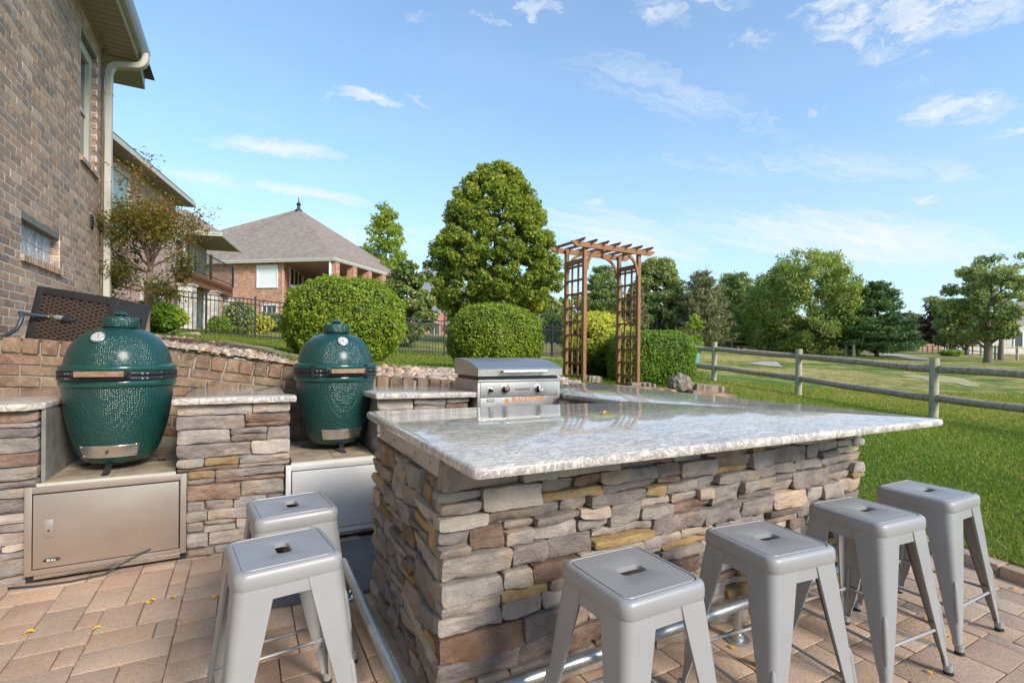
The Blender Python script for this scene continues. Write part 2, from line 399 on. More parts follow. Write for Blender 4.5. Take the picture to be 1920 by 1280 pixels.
def metal_mat(name, color, rough, metal=1.0, streak=(1, 1, 40), sscale=10, amp=0.25, bumpv=0.03):
    m, k, b = material(name, rough, metal, color=color); v, oi = coords(k)
    n = k.noise(k.vmul(v, streak), sscale, 5, 0.6); big = k.noise(v, 4, 4)
    k.l(k.ramp(n, [(0.25, tuple(x * (1 - amp) for x in color)), (0.75, tuple(min(1, x * (1 + amp)) for x in color))]), b.inputs['Base Color'])
    k.l(k.ramp(big, [(0.3, (rough * 0.8,) * 3), (0.7, (rough * 1.25,) * 3)]), b.inputs['Roughness'])
    k.l(k.bump(n, bumpv, 0.002), b.inputs['Normal']); MAT[name] = m
metal_mat('steel_brushed', (0.72, 0.69, 0.66), 0.28, streak=(60, 60, 2), sscale=9, amp=0.08)
metal_mat('steel_door', (0.56, 0.49, 0.435), 0.33, 0.85, streak=(2, 2, 90), sscale=9, amp=0.06, bumpv=0.003)
metal_mat('steel_grill', (0.46, 0.43, 0.405), 0.38, 0.85, streak=(3, 60, 60), sscale=8, amp=0.12)
metal_mat('galvanised', (0.50, 0.53, 0.54), 0.38, 0.9, streak=(1, 1, 1), sscale=70, amp=0.18, bumpv=0.08)
metal_mat('iron_black', (0.035, 0.035, 0.038), 0.42, 0.4, streak=(1, 1, 1), sscale=60, amp=0.3, bumpv=0.2)
metal_mat('fence_black', (0.028, 0.028, 0.032), 0.4, 0.2, streak=(1, 1, 1), sscale=30, amp=0.2)
metal_mat('steel_lightened', (0.86, 0.83, 0.80), 0.42, 0.6, streak=(60, 60, 2), sscale=9, amp=0.05, bumpv=0.003)  # the second door's bright sky reflection is put into this lighter colour
metal_mat('chrome', (0.72, 0.72, 0.72), 0.12, 1.0, streak=(1, 1, 1), sscale=5, amp=0.05)
m, k, b = material('stool_paint', 0.4, 0.15, 0.4); v, oi = coords(k)
k.l(k.ramp(k.noise(v, 5, 5, 0.6), [(0.3, (0.315, 0.305, 0.30)), (0.7, (0.345, 0.335, 0.33))]), b.inputs['Base Color'])
k.l(k.ramp(k.noise(v, 7, 2, 0.5), [(0.3, (0.36,) * 3), (0.7, (0.50,) * 3)]), b.inputs['Roughness']); MAT['stool_paint'] = m
simple('rubber', (0.02, 0.02, 0.02), 0.6)
simple('mat_rubber', (0.10, 0.10, 0.108), 0.75, bump=0.35, bscale=260, bdist=0.002)
simple('cable', (0.03, 0.045, 0.04), 0.5)
simple('white_paint', (0.74, 0.73, 0.70), 0.5, var=0.05)
simple('trim_cream', (0.50, 0.47, 0.39), 0.45, var=0.06, nscale=3)
simple('soffit_paint', (0.31, 0.265, 0.205), 0.5, var=0.07)
simple('gutter_grey', (0.36, 0.36, 0.36), 0.4, var=0.06)
simple('cement_board', (0.19, 0.18, 0.16), 0.9, var=0.25, nscale=12, bump=0.6, bscale=60, bdist=0.004)
simple('tile_tan', (0.34, 0.27, 0.19), 0.7, var=0.30, nscale=9, bump=0.3)
simple('resin_dark', (0.028, 0.027, 0.030), 0.65, var=0.15)
simple('resin_weave', (0.05, 0.034, 0.028), 0.45, var=0.35, nscale=50)
simple('resin_weave_light', (0.12, 0.088, 0.07), 0.45, var=0.3, nscale=60)
simple('hose_blue', (0.045, 0.065, 0.085), 0.35, var=0.2)
simple('plastic_grey', (0.33, 0.37, 0.40), 0.35)
simple('brass', (0.30, 0.22, 0.12), 0.4, metal=0.6)
simple('black_gloss', (0.015, 0.015, 0.016), 0.25)
simple('red_orange', (0.75, 0.10, 0.03), 0.4)
simple('print_orange', (0.60, 0.20, 0.03), 0.6, var=0.15)
simple('print_dark', (0.03, 0.03, 0.03), 0.6)
simple('print_grey', (0.16, 0.15, 0.13), 0.6)
simple('print_white', (0.7, 0.7, 0.7), 0.6)
simple('dial_white', (0.80, 0.79, 0.76), 0.3, var=0.03)
simple('shutter_white', (0.78, 0.78, 0.76), 0.6, var=0.04)
simple('yellow_leaf', (0.72, 0.42, 0.02), 0.6, var=0.2, nscale=60)
simple('brown_leaf', (0.40, 0.14, 0.03), 0.7, var=0.2, nscale=60)
simple('concrete', (0.43, 0.37, 0.295), 0.9, var=0.12, bump=0.3)
simple('pipe_tan', (0.42, 0.32, 0.26), 0.7)
simple('dark_opening', (0.02, 0.02, 0.02), 0.9)
simple('street_red', (0.5, 0.03, 0.03), 0.5)
simple('bin_teal', (0.10, 0.30, 0.33), 0.5)

def wood(name, c1, c2, c3, ax=(1, 1, 1), rough=0.7, sc=6, bump=0.4):
    m, k, b = material(name, rough, spec=0.3); v, oi = coords(k)
    n = k.noise(k.vmul(v, ax), sc, 7, 0.65, 0.6); f = k.noise(v, 45, 5, 0.7)
    c = k.ramp(n, [(0.28, c1), (0.5, c2), (0.72, c3)])
    c = k.mix(k.ramp(f, [(0.3, (0.45,) * 3), (0.6, (0, 0, 0))]), c, tuple(x * 0.55 for x in c1))
    k.l(c, b.inputs['Base Color']); k.l(k.bump(k.math('ADD', n, k.math('MULTIPLY', f, 0.4)), bump, 0.006), b.inputs['Normal']); MAT[name] = m
wood('wood_handle', (0.12, 0.07, 0.04), (0.33, 0.21, 0.13), (0.45, 0.30, 0.20), (3, 30, 30), 0.5, 3)
wood('wood_arbor', (0.22, 0.095, 0.038), (0.33, 0.155, 0.065), (0.41, 0.215, 0.10), (14, 14, 2), 0.6, 4, 0.25)
wood('wood_weathered', (0.15, 0.11, 0.08), (0.48, 0.37, 0.265), (0.66, 0.54, 0.42), (16, 16, 16), 0.95, 1.2, 1.0)
wood('wood_post', (0.26, 0.22, 0.14), (0.52, 0.455, 0.33), (0.62, 0.56, 0.43), (20, 20, 3), 0.9, 2, 0.9)
wood('wood_cedar', (0.14, 0.055, 0.028), (0.22, 0.09, 0.045), (0.27, 0.12, 0.06), (10, 10, 10), 0.7, 2, 0.3)
wood('bark', (0.10, 0.075, 0.058), (0.20, 0.155, 0.12), (0.29, 0.24, 0.195), (18, 18, 4), 0.95, 2.5, 1.0)
wood('bark_brown', (0.17, 0.105, 0.075), (0.28, 0.19, 0.14), (0.38, 0.28, 0.21), (14, 14, 4), 0.9, 3, 0.8)

def glass_mat(name, color, rough=0.03):
    m, k, b = material(name, rough, 0.0, 0.8, color); v = coords(k)[0]
    k.l(k.ramp(k.noise(v, 1.5, 3), [(0.3, color), (0.7, tuple(x * 1.5 for x in color))]), b.inputs['Base Color']); MAT[name] = m
glass_mat('glass_dark', (0.02, 0.025, 0.028)); glass_mat('glass_green', (0.10, 0.19, 0.16))
m, k, b = material('glass_block', 0.12, 0.0, 0.8); v = coords(k, False)[0]
n = k.noise(v, 42, 4, 0.65, 1.5)
k.l(k.ramp(n, [(0.36, (0.20, 0.22, 0.24)), (0.5, (0.50, 0.52, 0.55)), (0.62, (0.85, 0.86, 0.88))]), b.inputs['Base Color'])
k.l(k.bump(n, 0.8, 0.008), b.inputs['Normal']); MAT['glass_block'] = m

def leaf_mat(name, cols, trans=0.35, gloss=0.06, rough=0.5, accent=None):
    """cols = ramp over the leaf's own random value"""
    m = bpy.data.materials.new(name); m.use_nodes = True; k = NT(m.node_tree); nt = m.node_tree
    b = nt.nodes['Principled BSDF']; out = nt.nodes['Material Output']
    a = k.n('ShaderNodeAttribute', attribute_name='rnd').outputs['Fac']
    c = k.ramp(a, [(i / (len(cols) - 1), x) for i, x in enumerate(cols)])
    k.l(c, b.inputs['Base Color']); b.inputs['Roughness'].default_value = rough; b.inputs['Specular IOR Level'].default_value = 0.3
    t = k.n('ShaderNodeBsdfTranslucent'); k.l(k.mix(1.0, c, (1.5, 1.6, 0.8), 'MULTIPLY'), t.inputs[0])
    ms = k.n('ShaderNodeMixShader'); ms.inputs[0].default_value = trans; k.l(b.outputs[0], ms.inputs[1]); k.l(t.outputs[0], ms.inputs[2])
    k.l(ms.outputs[0], out.inputs[0]); MAT[name] = m
leaf_mat('leaf_boxwood', [(0.082, 0.130, 0.013), (0.194, 0.272, 0.023), (0.299, 0.375, 0.034), (0.433, 0.479, 0.058)], 0.25)
leaf_mat('leaf_hedge', [(0.067, 0.124, 0.017), (0.133, 0.234, 0.023), (0.229, 0.335, 0.034), (0.362, 0.423, 0.046)], 0.25)
leaf_mat('leaf_gold', [(0.291, 0.310, 0.030), (0.499, 0.480, 0.050), (0.645, 0.580, 0.080), (0.728, 0.660, 0.140)], 0.3)
leaf_mat('leaf_bigmaple', [(0.107, 0.155, 0.025), (0.215, 0.271, 0.037), (0.339, 0.372, 0.057), (0.554, 0.488, 0.089)], 0.35)
leaf_mat('leaf_yellowgreen', [(0.131, 0.201, 0.026), (0.262, 0.324, 0.051), (0.371, 0.425, 0.064), (0.481, 0.481, 0.102)], 0.4)
leaf_mat('leaf_birch', [(0.155, 0.223, 0.057), (0.266, 0.317, 0.080), (0.378, 0.399, 0.114), (0.489, 0.468, 0.160)], 0.4)
leaf_mat('leaf_pine', [(0.096, 0.149, 0.051), (0.189, 0.255, 0.077), (0.325, 0.381, 0.101), (0.488, 0.498, 0.152)], 0.15)
leaf_mat('leaf_blue_pine', [(0.051, 0.098, 0.042), (0.095, 0.170, 0.060), (0.173, 0.263, 0.083), (0.277, 0.355, 0.111)], 0.15)
leaf_mat('leaf_dullpine', [(0.133, 0.147, 0.064), (0.226, 0.230, 0.109), (0.319, 0.307, 0.154), (0.413, 0.371, 0.218)], 0.2)
leaf_mat('leaf_oak', [(0.103, 0.146, 0.048), (0.195, 0.244, 0.074), (0.337, 0.369, 0.121), (0.571, 0.506, 0.210)], 0.3)
leaf_mat('leaf_purple', [(0.047, 0.030, 0.035), (0.094, 0.050, 0.055), (0.156, 0.080, 0.080)], 0.2)
leaf_mat('leaf_magnolia', [(0.069, 0.112, 0.029), (0.147, 0.208, 0.050), (0.277, 0.304, 0.085), (0.485, 0.384, 0.169)], 0.15, rough=0.3)
leaf_mat('leaf_jmaple', [(0.106, 0.112, 0.029), (0.184, 0.180, 0.035), (0.305, 0.213, 0.042), (0.458, 0.169, 0.070), (0.551, 0.101, 0.070)], 0.4)
leaf_mat('leaf_shrub', [(0.080, 0.166, 0.026), (0.160, 0.282, 0.038), (0.319, 0.435, 0.051), (0.666, 0.640, 0.102)], 0.3)
leaf_mat('leaf_bluespruce', [(0.213, 0.282, 0.282), (0.346, 0.422, 0.422)], 0.15)
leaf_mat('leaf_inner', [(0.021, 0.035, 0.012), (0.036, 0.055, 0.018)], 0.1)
leaf_mat('grass_blade', [(0.079, 0.137, 0.016), (0.131, 0.199, 0.024), (0.210, 0.273, 0.032), (0.331, 0.335, 0.052), (0.663, 0.410, 0.157)], 0.35)
leaf_mat('grass_blade_dry', [(0.160, 0.218, 0.038), (0.266, 0.307, 0.058), (0.399, 0.384, 0.102), (0.559, 0.448, 0.192)], 0.35)

# turf seen from afar: patches of fresh and dry grass
m, k, b = material('turf', 0.9, spec=0.15); v = coords(k, False)[0]
big = k.noise(v, 0.11, 6, 0.68, 0.8); mid = k.noise(v, 0.5, 6, 0.7); fin = k.noise(v, 9, 6, 0.75); fin2 = k.noise(v, 60, 5, 0.7)
c = k.ramp(big, [(0.42, (0.10, 0.175, 0.028)), (0.49, (0.20, 0.23, 0.05)), (0.56, (0.38, 0.31, 0.12))])
c = k.mix(k.ramp(mid, [(0.45, (0, 0, 0)), (0.58, (0.8,) * 3)]), c, (0.44, 0.36, 0.14))
c = k.mix(1.0, c, k.ramp(fin, [(0.3, (0.6, 0.64, 0.55)), (0.7, (1.35, 1.3, 1.25))]), 'MULTIPLY')
c = k.mix(1.0, c, k.ramp(k.noise(v, 2.2, 6, 0.75), [(0.40, (0.62, 0.72, 0.6)), (0.60, (1.32, 1.2, 1.15))]), 'MULTIPLY')
c = k.mix(1.0, c, k.ramp(fin2, [(0.3, (0.75,) * 3), (0.7, (1.2,) * 3)]), 'MULTIPLY')
# near lawn by the patio: greener, its shade also put into the colour
sepn = k.n('ShaderNodeVectorMath', operation='DISTANCE'); k.l(v, sepn.inputs[0]); sepn.inputs[1].default_value = (5, 4, 0)
near = k.ramp(k.math('DIVIDE', k.math('ADD', sepn.outputs['Value'], k.math('MULTIPLY', mid, 4.0)), 26.0), [(0.38, (1, 1, 1)), (0.60, (0, 0, 0))])
c = k.mix(near, c, k.mix(1.0, k.ramp(fin, [(0.3, (0.07, 0.14, 0.018)), (0.7, (0.145, 0.235, 0.035))]), (1, 1, 1), 'MULTIPLY'))
k.l(c, b.inputs['Base Color']); k.l(k.bump(k.math('ADD', fin2, fin), 0.6, 0.03), b.inputs['Normal']); MAT['turf'] = m
simple('bed_soil', (0.20, 0.145, 0.105), 0.95, var=0.35, nscale=16, bump=0.8, bscale=40, bdist=0.02, offset=False)
simple('sand_bunker', (0.40, 0.345, 0.15), 0.95, var=0.3, nscale=6, offset=False)
def rock_attr(name, cols):
    m, k, b = material(name, 0.75, spec=0.3); v = coords(k, False)[0]
    a = k.n('ShaderNodeAttribute', attribute_name='rnd').outputs['Fac']
    c = k.ramp(a, [(i / (len(cols) - 1), x) for i, x in enumerate(cols)], 'CONSTANT' if False else 'LINEAR')
    c = k.mix(1.0, c, k.ramp(k.noise(v, 60, 4), [(0.3, (0.75,) * 3), (0.7, (1.15,) * 3)]), 'MULTIPLY')
    k.l(c, b.inputs['Base Color']); k.l(k.bump(k.noise(v, 90, 4), 0.4, 0.004), b.inputs['Normal']); MAT[name] = m
rock_attr('river_rock', [(0.22, 0.14, 0.10), (0.46, 0.33, 0.23), (0.30, 0.26, 0.24), (0.56, 0.37, 0.20), (0.52, 0.43, 0.35), (0.38, 0.19, 0.10), (0.44, 0.38, 0.34), (0.66, 0.55, 0.43), (0.33, 0.24, 0.18)])
simple('flagstone', (0.30, 0.235, 0.17), 0.9, var=0.35, nscale=7, bump=0.8, bscale=30, bdist=0.012)
simple('flagstone_red', (0.34, 0.20, 0.13), 0.9, var=0.3, nscale=7, bump=0.8, bscale=30, bdist=0.012)
m, k, b = material('boulder', 0.95, spec=0.2); v = coords(k, False)[0]
vo = k.vor(v, 26, 'SMOOTH_F1'); n = k.noise(v, 12, 7, 0.75)
k.l(k.ramp(n, [(0.3, (0.09, 0.07, 0.055)), (0.5, (0.27, 0.22, 0.17)), (0.7, (0.42, 0.36, 0.29))]), b.inputs['Base Color'])
k.l(k.bump(k.math('ADD', vo, n), 1.0, 0.03), b.inputs['Normal']); MAT['boulder'] = m
# ------------------------------------------------------------------ terrain
WALL = [(-1.62, 4.47), (-1.22, 4.45), (-0.6, 4.42), (-0.06, 4.36), (0.6, 4.22), (1.23, 4.04), (2.0, 4.02), (2.7, 4.14), (3.2, 4.2), (3.86, 4.32)]
def wy(x):
    return float(np.interp(x, [p[0] for p in WALL], [p[1] for p in WALL]))
KX = 3.99
def kerb_x(y): return 3.50 + 0.245 * y - 0.027 * y * y if y < 4.5 else 4.05
ctrl = []
def C(x, y, z): ctrl.append((x, y, z))
def CW(u, v, d): p = W(u, v, d); ctrl.append((p.x, p.y, p.z))
for x, y, z in ((3.6, -3, .05), (3.7, 0, .05), (3.9, 1.5, .05), (4.05, 3, .05), (5.5, 0, .02), (6, 3, .03), (4.4, 4.3, .12), (9, -4, -.15), (5, 5.2, .22)): C(x, y, z)
for a in ((1750, 784, 9.3), (1497, 740, 12.1), (1338, 714, 14.3), (1400, 752, 9.0), (1093, 720, 8.0), (1190, 726, 8.8), (1275, 742, 8.0), (1220, 722, 10),
          (690, 692, 7.1), (930, 694, 8.6), (400, 650, 5.4), (480, 664, 5.2), (560, 690, 5.0), (724, 684, 6.2), (842, 697, 6.6), (1000, 705, 6.8), (1110, 722, 6.6), (1230, 732, 6.6), (275, 624, 6.5), (200, 628, 6.0), (20, 630, 4.7), (300, 622, 9), (400, 632, 14), (560, 644, 15.5), (800, 667, 17), (1040, 668, 20), (340, 628, 12),
          (500, 614, 39), (800, 626, 40), (300, 605, 24), (660, 622, 60), (1100, 648, 50), (1300, 656, 45), (1300, 690, 20), (1450, 682, 27), (1450, 662, 42), (1620, 665, 46), (1650, 690, 26), (1853, 680, 33), (1700, 735, 15), (1850, 720, 18), (1800, 662, 75), (1600, 658, 80), (1900, 664, 60), (1400, 658, 80), (1000, 645, 120), (1900, 658, 130), (1500, 655, 160), (1700, 656, 160), (400, 600, 120)): CW(*a)
C(-1.5, 4.7, 1.27); C(-.6, 4.6, 1.24); C(0.2, 4.5, 1.13); C(1.2, 4.25, .98); C(2.2, 4.3, .90); C(3.2, 4.4, .78); C(3.9, 4.9, .42)
C(-12, 10, 1.7); C(-30, 30, 3.0); C(30, -10, -.4); C(60, 0, 0); C(-60, 100, 4.0); C(200, 200, 3.5); C(260, 40, 2.5); C(-10, -10, 0.5); C(0, -30, 0)
cp = np.array(ctrl)
def warp(x, y):
    r = np.hypot(x, y) + 1e-6; f = np.log1p(r / 4.0) / r * 4.0
    return x * f, y * f
cxw, cyw = warp(cp[:, 0], cp[:, 1])
def tps(r): return np.where(r > 0, r * r * np.log(r + 1e-9), 0)
nC = len(cp); K_ = tps(np.hypot(cxw[:, None] - cxw[None], cyw[:, None] - cyw[None])) + np.eye(nC) * 0.04
A_ = np.zeros((nC + 3, nC + 3)); A_[:nC, :nC] = K_; A_[:nC, nC] = 1; A_[:nC, nC + 1] = cxw; A_[:nC, nC + 2] = cyw; A_[nC:, :nC] = A_[:nC, nC:].T
sol = np.linalg.solve(A_, np.concatenate([cp[:, 2], np.zeros(3)]))
def ground(x, y):
    x = np.atleast_1d(np.asarray(x, float)); y = np.atleast_1d(np.asarray(y, float)); X, Y = warp(x.ravel(), y.ravel())
    out = np.empty(len(X))
    for i in range(0, len(X), 20000):
        k_ = tps(np.hypot(X[i:i + 20000, None] - cxw[None], Y[i:i + 20000, None] - cyw[None]))
        out[i:i + 20000] = k_ @ sol[:nC] + sol[nC] + sol[nC + 1] * X[i:i + 20000] + sol[nC + 2] * Y[i:i + 20000]
    return out.reshape(x.shape)
def gz(x, y): return float(ground([x], [y])[0])

def grid_mesh(Xg, Yg, Zg):
    n, m = Xg.shape
    vs = np.stack([Xg.ravel(), Yg.ravel(), Zg.ravel()], 1)
    i = np.arange((n - 1) * (m - 1)); a = (i // (m - 1)) * m + i % (m - 1)
    return vs, np.stack([a, a + m, a + m + 1, a + 1], 1)
def geo(a, b, n, p): return a + (b - a) * np.linspace(0, 1, n) ** p
xs_r = np.unique(np.concatenate([np.linspace(0, 6, 31), geo(6, 900, 70, 3.2)]))
# right of the kerb
ys = np.concatenate([-geo(3, 300, 20, 3)[::-1], np.linspace(-2.8, 5.2, 41)])
Xg = np.array([[kerb_x(y) + 0.09 + t for y in ys] for t in xs_r]); Yg = np.tile(ys, (len(xs_r), 1))
v1, f1 = grid_mesh(Xg, Yg, ground(Xg, Yg))
# behind the retaining wall and all the rest
xs_l = -geo(1.7, 700, 50, 3.2)[::-1]; xs_m = np.linspace(-1.6, kerb_x(5.2) + 0.09, 30)
xs = np.concatenate([xs_l, xs_m, kerb_x(5.2) + 0.09 + xs_r[1:]])
ts = np.concatenate([np.linspace(0, 8, 45), geo(8.2, 1200, 90, 3.0)])
Xg = np.tile(xs[:, None], (1, len(ts)))
y0 = np.array([wy(x) + 0.10 if x < 3.7 else 5.2 for x in xs]); y0[(xs > 3.2) & (xs <= 3.7)] = 4.3
Yg = y0[:, None] + ts[None] * (1 - 0)
v2, f2 = grid_mesh(Xg, Yg, ground(Xg, Yg))
vs = np.concatenate([v1, v2]); fs = np.concatenate([f1[:, ::-1][:, ::-1], f2 + len(v1)])
lawn = link('lawn', np_mesh('lawn', vs, fs, 'turf', smooth=True)); tag(lawn, kind='structure')

def drape(name, poly_rows, mat, lift=0.012, kind='structure', parent=None):
    """poly_rows: list of (left, right) plan points; laid on the terrain"""
    vs = []; n = 6
    for a, b in poly_rows:
        for j in range(n + 1):
            t = j / n; x = a[0] + (b[0] - a[0]) * t; y = a[1] + (b[1] - a[1]) * t
            vs.append((x, y, gz(x, y) + lift))
    fs = [(i * (n + 1) + j, i * (n + 1) + j + 1, (i + 1) * (n + 1) + j + 1, (i + 1) * (n + 1) + j) for i in range(len(poly_rows) - 1) for j in range(n)]
    me = bpy.data.meshes.new(name); me.from_pydata(vs, [], fs); me.materials.append(MAT[mat]); smooth_mesh(me)
    o = link(name, me, parent); 
    if kind: tag(o, kind=kind)
    return o
def ray_ground(u, v, d0=3.0, d1=400.0):
    d = d0
    while d < d1:
        p = W(u, v, d)
        if p.z <= gz(p.x, p.y): return p
        d *= 1.01
    return W(u, v, d1)
# cart paths and sandy patch on the golf course
def path_px(name, rows, mat, lift=0.03):
    rr = [(ray_ground(*a)[:2], ray_ground(*b)[:2]) for a, b in rows]
    out = []
    for i in range(len(rr) - 1):
        for t in (0, .2, .4, .6, .8):
            out.append(tuple(tuple(rr[i][s][c] * (1 - t) + rr[i + 1][s][c] * t for c in (0, 1)) for s in (0, 1)))
    out.append(rr[-1]); return drape(name, out, mat, lift)
path_px('cart_path', [((1560, 656), (1560, 659)), ((1640, 659), (1632, 663)), ((1700, 666), (1680, 669)), ((1735, 672), (1712, 675)), ((1762, 675), (1748, 679))], 'concrete')
path_px('cart_path', [((1400, 681), (1402, 682)), ((1430, 679), (1430, 686)), ((1455, 679), (1462, 689)), ((1458, 680), (1468, 690))], 'concrete')
path_px('worn_sand_patch', [((1690, 705), (1692, 706)), ((1715, 703), (1722, 710)), ((1745, 706), (1740, 714)), ((1768, 705), (1766, 718)), ((1792, 709), (1790, 719)), ((1808, 711), (1812, 725)), ((1822, 717), (1830, 726)), ((1838, 724), (1839, 725))], 'sand_bunker', 0.015)

# ------------------------------------------------------------------ generic pieces
def cobble_mesh(w, l, h, bev, seed, jit=0.0015):
    bm = bmesh.new(); bmesh.ops.create_cube(bm, size=1.0); bmesh.ops.scale(bm, vec=(w, l, h), verts=bm.verts)
    top = [e for e in bm.edges if all(v.co.z > 0 for v in e.verts)] + [e for e in bm.edges if abs(e.verts[0].co.z - e.verts[1].co.z) > h / 2]
    bmesh.ops.bevel(bm, geom=top, offset=bev, segments=2, profile=0.6, affect='EDGES')
    r = random.Random(seed)
    for v in bm.verts: v.co += Vector((r.uniform(-jit, jit), r.uniform(-jit, jit), r.uniform(-jit, jit) * 0.5))
    me = bpy.data.meshes.new('cobble'); bm.to_mesh(me); bm.free(); smooth_mesh(me, 50); return me

def boxes_np(c, d, rz, top_only=False):
    """c (n,3) centres, d (n,3) sizes, rz (n,) -> verts, faces"""
    n = len(c); c = np.asarray(c, float); d = np.asarray(d, float); rz = np.asarray(rz, float)
    s = np.array([(i, j, k_) for i in (-.5, .5) for j in (-.5, .5) for k_ in (-.5, .5)])
    p = s[None] * d[:, None]; ca, sa = np.cos(rz)[:, None], np.sin(rz)[:, None]
    x = p[..., 0] * ca - p[..., 1] * sa; y = p[..., 0] * sa + p[..., 1] * ca
    v = np.stack([x + c[:, None, 0], y + c[:, None, 1], p[..., 2] + c[:, None, 2]], -1).reshape(-1, 3)
    q = np.array([(0, 1, 3, 2), (4, 6, 7, 5), (0, 4, 5, 1), (2, 3, 7, 6), (0, 2, 6, 4), (1, 5, 7, 3)])
    return v, (q[None] + (np.arange(n) * 8)[:, None, None]).reshape(-1, 4)

# ------------------------------------------------------------------ patio
patio = MB()
def patio_right(y): return kerb_x(y) - 0.002
pts = [(-1.61, -3.0)] + [(patio_right(y), y) for y in np.linspace(-3.0, 4.2, 25)] + [(-1.61, 4.2)]
patio.prism(pts, -0.25, -0.012)
patio = patio.build('patio', 'joint_sand'); tag(patio, kind='structure')
MOD = 0.0785
cells = {}; pav = []
prng = random.Random(11)
nx, ny = int((4.2 + 1.6) / MOD), int((3.55 + 1.4) / MOD)
occ = np.zeros((nx + 6, ny + 6), bool)
kinds = [(3, 2), (2, 3), (2, 2), (3, 2), (2, 3), (2, 2), (3, 3), (4, 2)]
for j in range(ny):
    for i in range(nx):
        if occ[i, j]: continue
        o = kinds[:]; prng.shuffle(o); o += [(2, 1), (1, 2), (1, 1)]
        for a, b in o:
            if not occ[i:i + a, j:j + b].any() and i + a <= nx and j + b <= ny:
                occ[i:i + a, j:j + b] = True
                pav.append((-1.595 + (i + a / 2) * MOD, -1.4 + (j + b / 2) * MOD, a, b)); break
def in_base(x, y): return 0.66 < x < 2.98 and 1.66 < y < 3.6
def visible(x, y, z=0, m=40):
    r = x * cS - y * sS; d = x * sS + y * cS
    if d < 0.3: return False
    u = CU + FPX * r / d; v = CV + FPX * (EYE - z) / d
    return -m < u < 1920 + m and -m < v < 1280 + m
pavs = []
for x, y, a, b in pav:
    if in_base(x, y): continue
    w, l = a * MOD - 0.0045, b * MOD - 0.0045
    lim = patio_right(y) - 0.004
    if x - w / 2 > lim - 0.02: continue
    if x + w / 2 > lim: x0 = x - w / 2; w = lim - x0; x = x0 + w / 2
    hid = (0.6 < x < 3.05 and y > 1.6) or y > 3.47
    pavs.append((x, y, w, l, visible(x, y) and not hid, (a, b)))
pavs.sort(key=lambda p: (not p[4], -(p[2] * p[3]) / (math.hypot(p[0], p[1]) ** 3)))
pm = {}
for x, y, w, l, vis, ab in pavs[:300]:
    key = (round(w, 3), round(l, 3), prng.randrange(3))
    if key not in pm:
        pm[key] = cobble_mesh(w, l, 0.05, 0.005, len(pm)); pm[key].materials.append(MAT['paver'])
    o = link('paver', pm[key], patio, (x, y, -0.025 + prng.uniform(-.0018, .0018)))
    o.rotation_euler = (prng.gauss(0, .0035), prng.gauss(0, .0035), prng.gauss(0, .004))
rest = pavs[300:]
v_, f_ = boxes_np([(p[0], p[1], -0.025) for p in rest], [(p[2], p[3], .05) for p in rest], [0] * len(rest))
o = link('paver_field', np_mesh('paver_field', v_, f_, 'paver_mass', rnd=np.repeat(nr.random(len(rest)), 6)), patio); tag(o, kind='stuff')

kerb = MB(); kp = [(kerb_x(y) - 0.0, y) for y in np.linspace(-3, 4.4, 30)]
kerb.prism(kp + [(x + 0.10, y) for x, y in kp[::-1]], -0.2, 0.03)
kerb = kerb.build('kerb', 'joint_sand'); tag(kerb, kind='structure')
y = -0.6; kms = [cobble_mesh(0.115, 0.228, 0.07, 0.009, 90 + i, 0.003) for i in range(4)]
for me in kms: me.materials.append(MAT['paver'])
while y < 4.2:
    x = kerb_x(y) + 0.055; a = math.atan2(kerb_x(y + .1) - kerb_x(y), .1)
    o = link('kerb_brick', prng.choice(kms), kerb, (x + prng.uniform(-.003, .003), y, 0.03 + prng.uniform(-.003, .003))); o.rotation_euler = (0, prng.uniform(-.02, .02), -a)
    y += 0.235

